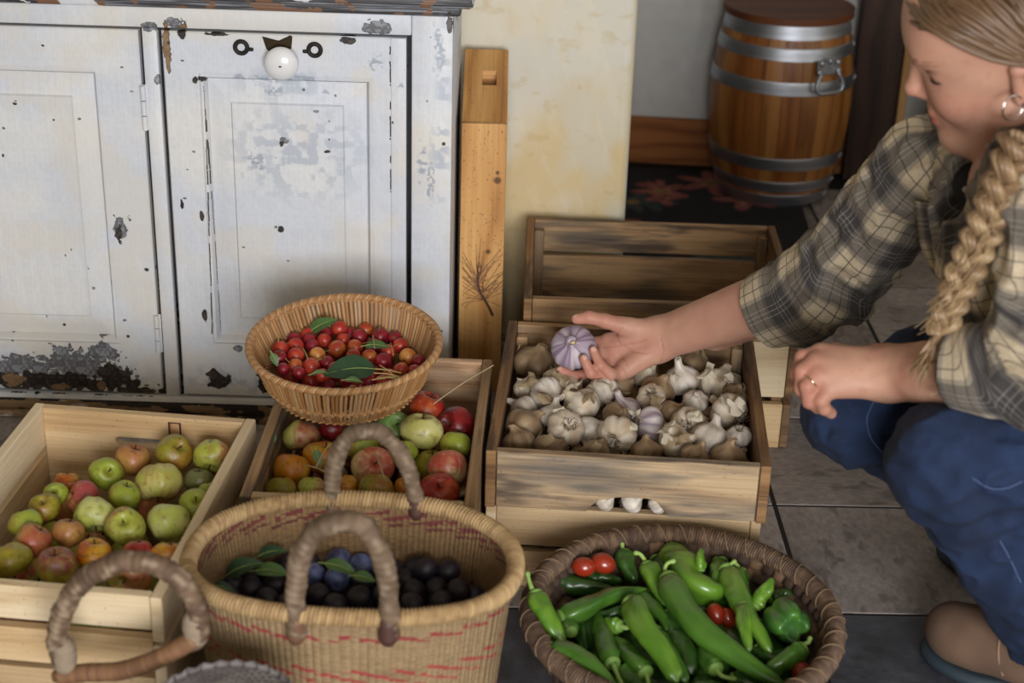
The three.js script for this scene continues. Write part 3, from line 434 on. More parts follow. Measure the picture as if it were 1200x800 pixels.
const H2 = [[0, 0.098], [0.112, 0.228]];
// garlic crate on a second crate
const GC = { c: [0.024, 0.531], yaw: 0.012, w: 0.398, d: 0.442, y0: 0.137, h: 0.0925 };
crate('wooden_crate', 'weathered shallow wooden crate full of garlic bulbs', {
  c: GC.c, yaw: GC.yaw, w: GC.w, d: GC.d, y0: GC.y0, left: [[0, 0.0925]], right: [[0, 0.0925]], back: [[0, 0.0925]], mat: 'grey', mats: { right: 'brown', left: 'brown' }, seed: 11, floorY: 0.0085, short: 0.05,
  frontGeo: (wi, t) => shapeBoard([[-wi / 2, 0.002], [-0.055, 0.002], [-0.047, 0.012], [-0.036, 0.022], ...arc(0.0, 0.020, 0.026, 0.0085, PI, PI / 2, 5), ...arc(0.022, 0.0195, 0.026, 0.0095, PI / 2, 0, 5).slice(1), [0.056, 0.010], [0.062, 0.002], [wi / 2, 0.002], [wi / 2, 0.0905], [-wi / 2, 0.0905]], [], t, 0, [0.05, 0.12]),
});
crate('wooden_crate', 'pale wooden crate underneath the crate of garlic', { c: [0.022, 0.522], yaw: 0.012, w: 0.392, d: 0.438, y0: 0, left: [[0, 0.06], [0.07, 0.1355]], right: [[0, 0.06], [0.07, 0.1355]], front: [[0, 0.06], [0.07, 0.1345]], back: [[0, 0.13]], mat: 'pale', seed: 12 });
crate('wooden_crate', 'empty brown slatted crate standing against the cream wall', { c: [0.0615, 0.094], yaw: 0.06, w: 0.457, d: 0.376, y0: 0, t: 0.014, left: [[0.002, 0.083], [0.096, 0.2], [0.207, 0.262]], right: [[0.002, 0.083], [0.096, 0.2], [0.207, 0.262]], front: [[0, 0.083], [0.096, 0.198], [0.205, 0.262, 'upper']], back: [[0, 0.083], [0.096, 0.193], [0.203, 0.262]], mat: 'brown', seed: 13, mats: { front: 'pale', back: 'grey', upper: 'brown' } });
const MC = { c: [-0.337, 0.69], yaw: 0.042, w: 0.312, d: 0.448 };
crate('wooden_crate', 'wooden crate of red and green apples under the red fruit basket', { c: MC.c, yaw: MC.yaw, w: MC.w, d: MC.d, y0: 0, left: H2, right: H2, front: H2, back: [[0.002, 0.228]], mat: 'brown', seed: 14, posts: false, mats: { back: 'swirl', left: 'grey', front: 'pale' } });
const SLOT = onZ(156, 519, 0.715).y + 0.004;
const LC = { c: [-0.676, 0.934], yaw: -0.02, w: 0.326, d: 0.46 };
crate('wooden_crate', 'pale slatted crate of green apples beside the leather ring handle', {
  c: LC.c, yaw: LC.yaw, w: LC.w, d: LC.d, y0: 0, left: [[0, 0.09], [0.098, 0.158], [0.166, 0.23]], right: [[0, 0.16], [0.166, 0.23]], front: [[0, 0.112], [0.12, 0.17], [0.182, 0.23]], mat: 'pale', seed: 15, posts: false,
  backGeo: (wi, t) => shapeBoard([[-wi / 2, 0.002], [wi / 2, 0.002], [wi / 2, 0.23], [-wi / 2, 0.23]], [[...arc(0.036, SLOT, 0.0065, 0.0065, -PI / 2, PI / 2, 6), ...arc(-0.036, SLOT, 0.0065, 0.0065, PI / 2, PI * 1.5, 6)]], t, 0, [0.4, 0.05]),
});
{ // a plugged knot high on the back board of the pale crate
  const o = scene.getObjectByName('wooden_crate_004'), rim = std({ color: 0x4a2c1c, roughness: 0.8 }); o.updateMatrixWorld(true); const p = o.worldToLocal(onZ(205, 504, 0.7205)); p.z = -LC.d / 2 + 0.0152;
  const k = part('knot_plug', metreUV(rbox(0.014, 0.026, 0.003, p.x, p.y - 0.002, p.z, 0.003, 2), 1), crateMats.swirl[1], o, 'tan plugged knot with a dark edge'); part('knot_edge', rbox(0.020, 0.031, 0.002, p.x, p.y - 0.002, p.z, 0.004, 2), rim, k);
}
// ================================================================ produce: shapes
const lookDir = (p) => CAM.clone().sub(p).normalize();
// spheres that settle: fixed ones keep to their place, the others are pushed out of overlaps; frame is the crate's inside
function settle(list, inside, iters = 90) {
  for (let it = 0; it < iters; it++) {
    for (const a of list) { if (a.home) a.p.lerp(a.home, 0.12); else a.p.y -= 0.0012; }
    for (let i = 0; i < list.length; i++) for (let j = i + 1; j < list.length; j++) {
      const a = list[i], b = list[j], d = v3().subVectors(b.p, a.p), L = d.length() || 1e-6, o = (a.r + b.r) * 0.97 - L;
      if (o > 0) { const wa = a.home ? (b.home ? 0.5 : 0.12) : (b.home ? 0.88 : 0.5); d.multiplyScalar(o / L); a.p.addScaledVector(d, -wa); b.p.addScaledVector(d, wa - 1 + 2 * (1 - wa)); }
    }
    for (const a of list) inside(a);
  }
}
const boxInside = (C, floorY, y0 = 0, topY = 9) => { const ca = Math.cos(C.yaw), sa = Math.sin(C.yaw), hw = C.w / 2 - 0.016, hd = C.d / 2 - 0.017; return (a) => {
  let dx = a.p.x - C.c[0], dz = a.p.z - C.c[1], lx = dx * ca - dz * sa, lz = dx * sa + dz * ca; lx = clamp(lx, -hw + a.r, hw - a.r); lz = clamp(lz, -hd + a.r, hd - a.r);
  a.p.x = C.c[0] + lx * ca + lz * sa; a.p.z = C.c[1] - lx * sa + lz * ca; a.p.y = Math.max(a.p.y, y0 + floorY + a.r); }; };
const anchor = (px, py, d, h, extra = {}) => { const p = onY(px, py, h), r = d / 2 / FOCAL * depthOf(p); return { p: p.clone(), home: p.clone(), r, ...extra }; };

// apple of radius 1: stem end up (+y)
function appleGeo(seed, { base, base2 = base, blush, amt = 0.5, dir = [1, 0.3, 0.4], streak = 0.5, russet = 0.25, bruise = [] , oblong = 0.9 }) {
  const B = v3(...dir).normalize(), s0 = seed * 3.7, lob = rng(seed)() * 6;
  const f = (s, t) => { const ph = t * PI, th = s * 2 * PI, sp = Math.sin(ph), cp = Math.cos(ph); const k = 1 + 0.035 * Math.sin(th * 2 + lob) * sp + 0.025 * Math.cos(5 * th) * sstep(0.2, -1, cp) + 0.085 * n3(sp * Math.cos(th) * 1.3 + s0, cp * 1.3, sp * Math.sin(th) * 1.3, 3) + 0.012 * n3(sp * Math.cos(th) * 6 + s0, cp * 6, sp * Math.sin(th) * 6, 13);
    const y = cp * oblong - 0.42 * Math.exp(-((sp / 0.30) ** 2)) * (cp > 0 ? 1 : 0) + 0.26 * Math.exp(-((sp / 0.26) ** 2)) * (cp < 0 ? 1 : 0); const rr = sp * (1 - 0.10 * sstep(0.1, -1, cp)) * k; return v3(rr * Math.cos(th), y * k, rr * Math.sin(th)); };
  const rich = (h) => { const c = lin(h), m = (c[0] + c[1] + c[2]) / 3; return c.map((v) => Math.max(0.005, (m + (v - m) * 1.18) * 0.95)); }, cA = rich(base), cB = rich(base2), cR = rich(blush), cK = lin(0x8a6a34), cD = lin(0x3a2a1a);
  const col = (s, t, p) => { const q = p.clone().normalize(), th = s * 2 * PI; let c = mix3(cA, cB, sstep(-0.35, 0.45, n3(q.x * 1.6 + s0, q.y * 1.6, q.z * 1.6, 5)));
    const st = n3(Math.cos(th) * 9 + s0, q.y * 1.2, Math.sin(th) * 9, 9) * streak, b = sstep(1 - 1.9 * amt, 1.5 - 1.6 * amt, q.dot(B) + 0.35 * n3(q.x * 2.2, q.y * 2.2 + s0, q.z * 2.2, 11) + 0.5 * st); c = mix3(c, cR, b * (0.72 + 0.28 * n3(q.x * 5, q.y * 5, q.z * 5 + s0, 4)));
    const ru = sstep(0.35, 0.75, n3(q.x * 3.1, q.y * 3.1, q.z * 3.1 + s0 * 2, 21) + 0.6 * Math.exp(-(1 - Math.abs(q.y)) * 14)) * russet; c = mix3(c, cK, ru);
    const fl = sstep(0.62, 0.8, n3(q.x * 16, q.y * 16, q.z * 16 + s0, 31)); c = mix3(c, mix3(cA, [0.8, 0.75, 0.5], 0.4), fl * 0.5); const scab = sstep(0.52, 0.62, n3(q.x * 5.5, q.y * 5.5 + s0 * 3, q.z * 5.5, 41)); c = mix3(c, cD, scab * 0.45); const line = sstep(0.25, 0.55, n3(Math.cos(th) * 22 + s0, q.y * 1.6, Math.sin(th) * 22, 51)); c = mix3(c, cR, line * 0.38 * sstep(0.05, 0.6, amt + 0.15 * n3(q.x, q.y, q.z + s0)));
    for (const [x, y, z, r] of bruise) { const d = q.distanceTo(v3(x, y, z).normalize()) + 0.08 * n3(q.x * 8, q.y * 8, q.z * 8, 2); c = mix3(c, cD, sstep(r, r * 0.75, d) * 0.85); }
    return c; };
  return sheet(56, 38, f, col, true);
}
const skin = phys({ vertexColors: true, roughness: 0.42, clearcoat: 0.15, clearcoatRoughness: 0.35 });
const stemMat = std({ color: 0x4a3620, roughness: 0.9 }), calyxMat = std({ color: 0x2a2218, roughness: 1 });
const appleStem = tube([v3(0, 0.46, 0), v3(0.02, 0.62, 0.01), v3(0.09, 0.84, 0.04)], (t) => 0.035 + 0.02 * t * t, 6, 6);
const calyxGeo = (() => { const gs = []; for (let i = 0; i < 5; i++) { const a = i / 5 * 2 * PI; gs.push(new THREE.ConeGeometry(0.05, 0.17, 5).rotateX(0.7).translate(0, -0.64, 0.075).rotateY(a)); } gs.push(new THREE.SphereGeometry(0.08, 8, 6).translate(0, -0.59, 0)); return merge(gs); })();
const appleKinds = {
  lime: ['pale yellow green apple', { base: 0xb5bd6a, base2: 0xc6c886, blush: 0x9aa04e, amt: 0.15, russet: 0.35 }],
  cream: ['cream apple with rusty marks', { base: 0xcdc98e, base2: 0xc0bf78, blush: 0xb98d4a, amt: 0.12, russet: 0.5, bruise: [[0.2, 0.7, 0.7, 0.16]] }],
  green: ['plain green apple', { base: 0x8d9a44, base2: 0xa0a850, blush: 0x9a8a46, amt: 0.2, russet: 0.3 }],
  olive: ['olive russet apple', { base: 0x9a9040, base2: 0x857f36, blush: 0x9a6a3c, amt: 0.4, russet: 0.6 }],
  pinkstripe: ['pink striped green apple', { base: 0xb0b062, base2: 0xc0b878, blush: 0xa64c50, amt: 0.62, streak: 0.9, russet: 0.25 }],
  half: ['green apple blushed pink', { base: 0xacb458, base2: 0xbcbd70, blush: 0xa85a52, amt: 0.42, dir: [-1, -0.2, 0.5], russet: 0.3, bruise: [[0.5, -0.5, 0.6, 0.17]] }],
  rose: ['rosy pink apple', { base: 0xb06058, base2: 0xb88a58, blush: 0x99404a, amt: 0.75, streak: 0.6, russet: 0.2 }],
  red: ['red apple', { base: 0xa83a34, base2: 0xb05a3c, blush: 0x8c1f28, amt: 0.8, streak: 0.7, russet: 0.2 }],
  darkred: ['dark red apple', { base: 0x84292a, base2: 0x6e1e24, blush: 0x5a141c, amt: 0.7, russet: 0.15, bruise: [[0.1, 0.5, 0.8, 0.2]] }],
  orange: ['orange russet apple', { base: 0xc29a48, base2: 0xb87a38, blush: 0xa85030, amt: 0.42, russet: 0.5 }],
  salmon: ['salmon pink russet apple', { base: 0xb08a56, base2: 0xa87850, blush: 0xa8584a, amt: 0.55, russet: 0.5 }],
  magenta: ['deep magenta apple', { base: 0xa4a048, base2: 0xa89e4c, blush: 0x7c2440, amt: 0.62, dir: [0.1, 1, 0.1], russet: 0.15 }],
  bicolor: ['bruised red apple with white cheek', { base: 0xd0b890, base2: 0xc8b07e, blush: 0xa6343c, amt: 0.6, dir: [0.2, 1, -0.5], streak: 0.8, russet: 0.2, bruise: [[0.5, -0.35, 0.8, 0.3]] }],
  dull: ['dull grey green apple', { base: 0x6c7048, base2: 0x5e6444, blush: 0x5a5038, amt: 0.3, russet: 0.4 }],
  bluegreen: ['smooth cool green apple', { base: 0x7c9a5a, base2: 0x88a464, blush: 0x6e8a50, amt: 0.2, russet: 0.1 }],
};
const appleG = {}; { let i = 1; for (const [k, [, o]] of Object.entries(appleKinds)) appleG[k] = appleGeo(i++, o); }
// where a thing lies in its crate, told by the boards of the crate
function zone(a, C, crateName) { const lx = a.p.x - C.c[0], lz = a.p.z - C.c[1]; if (!a.home) return 'under others in the ' + crateName; return lz < -0.11 ? 'by back board of the ' + crateName : lz > 0.10 ? 'by front board of the ' + crateName : Math.abs(lx) > C.w * 0.26 ? 'by side board of the ' + crateName : 'amid the ' + crateName; }
function putApple(a, kind, where, group, aim, turn = 0) {
  const o = thing('apple', appleKinds[kind][0] + ' ' + where, 'apple', a.p.toArray(), 0, group), s = a.r * 0.965;
  part('flesh', appleG[kind], skin, o); part('stem', appleStem, stemMat, o); part('calyx', calyxGeo, calyxMat, o);
  o.children[0].name = 'skin'; o.scale.setScalar(s);
  const q = new THREE.Quaternion().setFromUnitVectors(v3(0, 1, 0), aim.clone().normalize()); o.quaternion.copy(q).multiply(new THREE.Quaternion().setFromAxisAngle(v3(0, 1, 0), turn)); return o;
}
// aim codes: direction of the stem end as seen from the camera: [right, up, toward]
const seen = (a) => RGT.clone().multiplyScalar(a[0]).addScaledVector(UPV, a[1]).addScaledVector(FWD, -a[2]);
const LEFT = [[202, 535, 46, 'olive', [0.5, 0.5, 0.6]], [248, 537, 46, 'half', [-0.1, -0.8, 0.5]], [151, 541, 44, 'salmon', [0.3, 0.8, 0.2]], [129, 553, 42, 'green', [0.4, 0.3, 0.8]], [188, 561, 56, 'pinkstripe', [0, -0.9, 0.35]], [236, 561, 36, 'dull', [0, 1, 0.2]],
  [71, 579, 30, 'green', [0.1, 0.3, 0.9]], [92, 582, 42, 'rose', [-0.8, 0.3, 0.5]], [147, 580, 40, 'green', [0.3, 0.9, 0.3]], [51, 596, 38, 'olive', [0, 0.6, 0.7]], [113, 604, 51, 'lime', [0.2, -0.8, 0.4]], [147, 616, 49, 'half', [0.1, 0.5, 0.8]], [198, 609, 54, 'lime', [0.2, 0.9, -0.3]], [228, 592, 42, 'green', [0.2, 0.5, 0.8]], [242, 577, 26, 'green', [0, 1, 0]],
  [33, 615, 42, 'green', [-0.3, 1, 0]], [47, 630, 44, 'salmon', [0.4, 0.7, 0]], [69, 627, 40, 'salmon', [0.1, 1, 0.1]], [15, 654, 50, 'olive', [0.3, -0.8, 0]], [68, 662, 52, 'magenta', [0, 0.8, 0.45]], [109, 650, 44, 'orange', [0.1, 0.9, 0.2]], [163, 648, 36, 'red', [0, 1, 0]], [196, 651, 40, 'orange', [0.2, 0.8, 0]], [152, 673, 56, 'pinkstripe', [-0.2, -0.3, 0.9]], [79, 566, 32, 'orange', [0, 1, 0]], [260, 520, 36, 'orange', [0, 1, 0]], [220, 522, 30, 'olive', [0, 1, 0]]];
{
  const L = LEFT.map(([x, y, d, k, a], i) => anchor(x, y, d, 0.188 + (i === 0 || i === 1 ? 0.012 : 0) + (i > 23 ? -0.012 : 0), { k, a })), rr = rng(8), ks = Object.keys(appleKinds);
  L.push({ ...anchor(24, 721, 46, 0.15), k: 'rose', a: [0, 0.3, 1] }); { const p = onZ(24, 721, 1.105); L[L.length - 1].p = p.clone(); L[L.length - 1].home = p; L[L.length - 1].r = 0.032; }
  for (let i = 0; i < 4; i++) for (let j = 0; j < 5; j++) for (const y of [0.05, 0.115]) L.push({ p: v3(LC.c[0] - 0.105 + i * 0.07 + rr() * 0.006, y, LC.c[1] - 0.17 + j * 0.08 + rr() * 0.006), r: 0.029 + 0.003 * rr(), k: ['green', 'olive', 'salmon', 'pinkstripe', 'lime'][Math.floor(rr() * 5)], a: [rr() - 0.5, rr(), rr() - 0.5] });
  settle(L, boxInside(LC, 0.012), 100);
  for (const a of L) putApple(a, a.k, zone(a, LC, 'pale slatted crate'), 'apples in the pale slatted crate', seen(a.a), 1.3 * a.p.x * 40);
}
const MID = [[351, 510, 45, 'pinkstripe', [0, -0.9, 0.2]], [386, 503, 32, 'darkred', [0, 1, 0]], [378, 536, 46, 'orange', [0.3, 0.8, 0.3]], [336, 551, 48, 'orange', [0.2, 0.8, -0.2]], [422, 521, 44, 'green', [0.1, 0.8, 0.55]], [439, 545, 52, 'bicolor', [0.25, 0.35, 0.9]], [443, 572, 44, 'olive', [0, 1, -0.2]], [409, 570, 36, 'orange', [0, 1, 0]], [366, 571, 32, 'half', [0, 1, 0]], [330, 573, 36, 'olive', [0, 1, 0]], [465, 502, 46, 'bluegreen', [0.2, 0.4, 0.9]], [500, 504, 51, 'cream', [0.1, 0.95, 0.3]], [518, 489, 48, 'red', [0.3, 0.8, 0.2]], [550, 494, 50, 'darkred', [-0.4, 0.3, 0.8]], [546, 528, 40, 'green', [0.1, 1, 0]], [509, 535, 44, 'olive', [0.1, 1, 0.2]], [533, 551, 52, 'bicolor', [0, 0.9, -0.2]], [513, 573, 48, 'red', [0.1, 0.5, 0.85]], [480, 535, 36, 'green', [0, 1, 0]], [471, 572, 32, 'orange', [0, 1, 0]]];
{
  const L = MID.map(([x, y, d, k, a], i) => anchor(x, y, d, [11, 12, 13].includes(i) ? 0.20 : 0.188, { k, a })), rr = rng(9);
  for (let i = 0; i < 4; i++) for (let j = 0; j < 5; j++) for (const y of [0.05, 0.115]) L.push({ p: v3(MC.c[0] - 0.10 + i * 0.066 + rr() * 0.006, y, MC.c[1] - 0.17 + j * 0.08 + rr() * 0.006), r: 0.028 + 0.003 * rr(), k: ['red', 'orange', 'green', 'bicolor', 'olive'][Math.floor(rr() * 5)], a: [rr() - 0.5, rr(), rr() - 0.5] });
  settle(L, boxInside(MC, 0.012), 100);
  for (const a of L) putApple(a, a.k, zone(a, MC, 'crate below the basket'), 'apples in the crate under the red fruit basket', seen(a.a), 40 * a.p.x);
}
// ---- garlic, radius 1, root end down, cut neck up
function garlicGeo(seed, { a, b, dirt = 0.3, lobes = 7, neck = 0.9, purple = 0, flake = 0.3, ridge = 1, deep = 1 }) {
  const rr = rng(seed), ph = rr() * 6, la = Array.from({ length: lobes }, () => 0.7 + 0.6 * rr()), s0 = seed * 5.3, cA = lin(a), cB = lin(b), cD = lin(0x5a4128), cP = lin(0x6d5270), bx = (rr() - 0.5) * 0.5, bz = (rr() - 0.5) * 0.5;
  const prof = [[0.02, -0.66], [0.22, -0.68], [0.30, -0.74], [0.55, -0.70], [0.82, -0.5], [0.98, -0.16], [1.0, 0.08], [0.9, 0.34], [0.66, 0.55], [0.42, 0.68], [0.28, 0.82], [0.21, 1.0], [0.20, 0.72 + neck * 0.55], [0.17, 0.76 + neck * 0.6], [0.02, 0.76 + neck * 0.58]];
  const P = new THREE.SplineCurve(prof.map((q) => new THREE.Vector2(...q)));
  const f = (s, t) => { const q = P.getPoint(t), th = s * 2 * PI, w = Math.sin(PI * clamp((t - 0.12) / 0.62)) ** 0.7 || 0, u = (th + ph) / (2 * PI) * lobes, i = md(Math.floor(u), lobes), e = u - Math.floor(u); const lob = Math.sqrt(Math.max(0, 1 - (2 * e - 1) ** 2 * 0.97)) * la[i];
    let r = q.x * (1 + 0.17 * deep * (lob - 0.75) * w) + 0.02 * ridge * Math.sin(th * 26 + 3 * n3(th * 2, t * 4, s0)) * q.x * sstep(0.9, 0.5, t) + flake * 0.09 * n3(Math.cos(th) * 3 + s0, t * 6, Math.sin(th) * 3, 7) * q.x; const tw = sstep(0.62, 1, t); return v3(r * Math.cos(th + tw) + bx * tw * tw, q.y + 0.03 * n3(Math.cos(th) * 2, t * 3, Math.sin(th) * 2 + s0), r * Math.sin(th + tw) + bz * tw * tw); };
  const col = (s, t, p) => { const th = s * 2 * PI; let c = mix3(cA, cB, sstep(-0.3, 0.5, n3(Math.cos(th) * 2 + s0, t * 5, Math.sin(th) * 2, 3)));
    if (purple) { const st = sstep(-0.25, 0.35, n3(Math.cos(th) * 7 + s0, t * 1.5, Math.sin(th) * 7, 5)) * sstep(0.04, 0.2, t) * sstep(0.95, 0.7, t); c = mix3(c, cP, purple * st); }
    const g = sstep(0.1, 0.6, n3(p.x * 2 + s0, p.y * 2, p.z * 2, 9) + 0.5 * sstep(0.2, 0.02, t) + 0.25 * n3(p.x * 9, p.y * 9, p.z * 9, 4)); c = mix3(c, cD, dirt * g); const vein = sstep(0.5, 0.8, n3(Math.cos(th) * 14 + s0, t * 2, Math.sin(th) * 14, 15)); return mix3(c, mix3(cB, cD, 0.25), vein * 0.4); };
  return sheet(44, 26, f, col, true);
}
// loose papery skin peeling from a bulb
function flakeGeo(seed) {
  const rr = rng(seed), gs = []; for (let k = 0; k < 4; k++) { const th0 = rr() * 6.28, w = 0.5 + rr() * 0.5, t0 = -0.35 + rr() * 0.5, len = 0.5 + 0.5 * rr(), lift = 0.08 + 0.2 * rr(), s = k * 3.1 + seed; gs.push(sheet(7, 7, (u, v) => { const th = th0 + (u - 0.5) * w * (1 - 0.5 * v) + 0.1 * n3(v * 3, u * 3, s), y = t0 + v * len, R = Math.sqrt(Math.max(0.05, 1 - (y * 0.9) ** 2)) * 1.03 + lift * v * v * v * (0.5 + u) + 0.04 * n3(u * 4, v * 4, s); return v3(R * Math.cos(th), y, R * Math.sin(th)); })); } return gs;
}
function rootGeo(seed) { const rr = rng(seed), gs = []; for (let i = 0; i < 22; i++) { const a = rr() * 6.28, r = 0.05 + 0.2 * rr(), L = 0.18 + 0.28 * rr(), b = (rr() - 0.5) * 2; gs.push(tube([v3(Math.cos(a) * r, -0.66, Math.sin(a) * r), v3(Math.cos(a) * (r + L * 0.5), -0.72 - L * 0.4, Math.sin(a) * (r + L * 0.5)), v3(Math.cos(a + b) * (r + L * 0.8), -0.7 - L * 0.7, Math.sin(a + b) * (r + L * 0.8))], 0.016, 4, 5)); } return merge(gs); }
const garlicSkin = phys({ vertexColors: true, roughness: 0.55, sheen: 0.25, sheenColor: new THREE.Color(0xffffff), sheenRoughness: 0.5 });
const husk = phys({ color: 0xcabfa8, roughness: 0.7, side: THREE.DoubleSide, transmission: 0.25, thickness: 0 }), tanHusk = phys({ color: 0x94805f, roughness: 0.8, side: THREE.DoubleSide, transmission: 0.2, thickness: 0 }), rootMat = std({ color: 0x6e6252, roughness: 1 });
const garlicKinds = {
  w: ['white garlic bulb with smooth skin', garlicGeo(1, { a: 0xd6cec2, b: 0xbfb2a2, dirt: 0.3, lobes: 8 }), null, husk],
  f: ['white garlic bulb with flaking skin', garlicGeo(2, { a: 0xd0c4b0, b: 0xb8a282, dirt: 0.45, lobes: 6, flake: 1.1, neck: 0.6 }), flakeGeo(3), husk],
  t: ['dirty tan garlic bulb', garlicGeo(4, { a: 0x9c8464, b: 0x846b50, dirt: 0.45, lobes: 6, neck: 0.6, flake: 0.5 }), null, tanHusk],
  d: ['brown garlic bulb in dry husk', garlicGeo(5, { a: 0x8c7456, b: 0x705a42, dirt: 0.5, lobes: 5, neck: 0.4, flake: 0.8 }), flakeGeo(6), tanHusk],
  r: ['garlic bulb showing its root tuft', garlicGeo(7, { a: 0xc4b8a6, b: 0xa8947a, dirt: 0.5, lobes: 7 }), null, husk],
  p: ['garlic bulb with pale purple streaks', garlicGeo(8, { a: 0xcfc6c4, b: 0xbcaeb0, dirt: 0.15, lobes: 8, purple: 0.65 }), null, husk],
};
const rootG = rootGeo(5);
function putGarlic(a, kind, dir, turn) {
  const [lab, g, fl, hm] = garlicKinds[kind], o = thing('garlic_bulb', lab + ' ' + zone(a, GC, 'garlic crate'), 'garlic', a.p.toArray(), 0, 'garlic bulbs in the shallow crate');
  part('cloves', g, garlicSkin, o); part('roots', rootG, rootMat, o); if (fl) for (const q of fl) part('loose_skin', q, hm, o);
  o.scale.setScalar(a.r); o.quaternion.setFromUnitVectors(v3(0, 1, 0), dir.clone().normalize()).multiply(new THREE.Quaternion().setFromAxisAngle(v3(0, 1, 0), turn)); return o;
}
const GARLIC = [[619, 428, 48, 'd', [0.3, 0.8, 0.3]], [648, 432, 30, 't', [0.9, 0.2, 0]], [605, 474, 36, 'w', [-0.6, 0.5, -0.3]], [626, 456, 34, 'f', [0.2, 0.9, 0.2]], [655, 453, 46, 'f', [0.3, 0.8, 0.2]], [634, 473, 38, 'w', [0.6, -0.2, 0.6]], [678, 475, 46, 'f', [-0.7, 0.7, 0.1]], [611, 499, 46, 't', [0.5, 0.5, -0.2]], [642, 496, 34, 'w', [0.1, 0.9, 0]], [667, 507, 42, 'r', [-0.2, -0.3, -0.9]], [691, 507, 42, 'w', [0.7, 0.5, 0.2]], [723, 514, 44, 'r', [0.3, 0.3, -0.8]], [707, 467, 36, 'w', [0.2, -0.5, 0.6]], [721, 489, 32, 't', [0.5, 0.3, 0.5]], [738, 473, 38, 'p', [-0.3, 0.8, 0.3]], [757, 475, 32, 'r', [0.1, -0.4, -0.8]], [727, 452, 34, 'd', [0.8, 0.3, 0.2]], [757, 444, 34, 'f', [0.6, 0.7, 0]], [773, 457, 38, 't', [0.4, 0.8, 0.2]], [784, 482, 30, 't', [0.7, 0.5, 0.1]], [762, 498, 40, 'p', [0.9, -0.1, -0.2]], [808, 497, 40, 'r', [0.3, 0.1, -0.9]], [788, 520, 44, 'f', [0.9, 0.25, 0.25]], [802, 450, 40, 'w', [-0.2, 0.8, 0.4]], [838, 453, 48, 'f', [0.3, 0.7, -0.2]], [815, 471, 28, 'w', [0, 0.6, 0.8]], [853, 482, 44, 'r', [-0.5, 0.4, -0.6]], [837, 515, 44, 'w', [0.3, 0.9, -0.1]], [869, 513, 28, 'w', [0, -0.7, -0.5]], [754, 523, 34, 't', [0, 1, 0]], [853, 537, 42, 't', [0.1, 0.9, 0.3]], [637, 521, 42, 'd', [0.8, 0.5, 0]], [602, 519, 38, 't', [-0.3, 1, 0]], [813, 428, 38, 'd', [0.1, 0.9, 0]], [861, 466, 28, 'd', [0.4, 0.8, 0.3]], [700, 530, 34, 'd', [0.5, 0.8, 0]], [815, 536, 34, 't', [0.5, 0.8, 0]]];
{
  const L = GARLIC.map(([x, y, d, k, a]) => anchor(x, y, d * 1.06, 0.194, { k, a })), rr = rng(12), bi = boxInside(GC, 0.0085, GC.y0);
  for (let i = 0; i < 6; i++) for (let j = 0; j < 6; j++) L.push({ p: v3(GC.c[0] - 0.15 + i * 0.06 + rr() * 0.015, 0.165, GC.c[1] - 0.16 + j * 0.064 + rr() * 0.01), r: 0.021 + 0.003 * rr(), k: 'ttdwdf'[Math.floor(rr() * 6)], a: [rr() - 0.5, rr() - 0.2, rr() - 0.5] });
  settle(L, bi, 110);
  for (const [x, r] of [[740, 0.0175], [708, 0.0165], [770, 0.014]]) { const p = onZ(x, 592, 0.7370); p.y = GC.y0 + r * 0.98; for (const a of L) { const d = a.p.clone().sub(p), m = (a.r + r) * 0.95 - d.length(); if (m > 0) a.p.addScaledVector(d.normalize(), m); } L.push({ p, home: p, r, k: 'w', a: [0.8, 0.4, 0.3] }); }
  let i = 0; for (const a of L) putGarlic(a, a.k, seen(a.a), i++ * 1.7);
}
// ---- loose papery skins on top of the bulbs
{
  const q = rng(71), mats = [husk, tanHusk]; for (const [x, y] of [[652, 440], [672, 452], [690, 466], [640, 468], [708, 452], [780, 512], [800, 515], [828, 440], [850, 448], [846, 470], [745, 486], [768, 470], [735, 500], [815, 488], [660, 486], [625, 448], [862, 476], [790, 440]]) { const s0 = q() * 50, W = 0.018 + 0.012 * q(), g = sheet(8, 8, (u, v) => { const e = 0.75 + 0.4 * n3(u * 3, v * 3, s0), X = (u - 0.5) * W * e, Z = (v - 0.5) * W * 1.2 * e; return v3(X, 0.007 * Math.sin(u * 3.1) * Math.cos(v * 2) + 0.006 * n3(u * 3 + s0, v * 3, 2), Z); }); const m = single('garlic_skin', 'loose papery garlic skin lying on the bulbs', 'garlic skin', g, mats[q() < 0.6 ? 0 : 1], onY(x, y, 0.219 + 0.004 * q()).toArray(), 'loose garlic skins in the crate'); m.rotation.set(0.7 * (q() - 0.2), q() * 6, 0.7 * (q() - 0.5)); }
}
// ---- bulb held in the hand
const HELD = { c: onZ(672, 407, 0.455) }; HELD.r = 26.5 / FOCAL * depthOf(HELD.c);
{
  const o = thing('garlic_bulb', 'round purple garlic bulb held between the fingers', 'garlic', HELD.c.toArray());
  part('cloves', garlicGeo(21, { a: 0xb9adb4, b: 0xa092a0, dirt: 0.1, lobes: 11, neck: 0.05, purple: 0.8, flake: 0.3, ridge: 1, deep: 0.12 }).scale(1, 0.96, 1), garlicSkin, o);
  part('neck', tube([v3(0, 0.55, 0), v3(0.03, 0.72, 0.02), v3(0.08, 0.86, 0.05)], (t) => 0.17 - 0.07 * t, 9, 6), std({ color: 0xc9b98e, roughness: 0.9 }), o, 'cut straw coloured neck');
  part('roots', rootG, rootMat, o); o.scale.setScalar(HELD.r); o.quaternion.setFromUnitVectors(v3(0, 1, 0), seen([-0.12, 0.30, 0.92]).normalize());
}
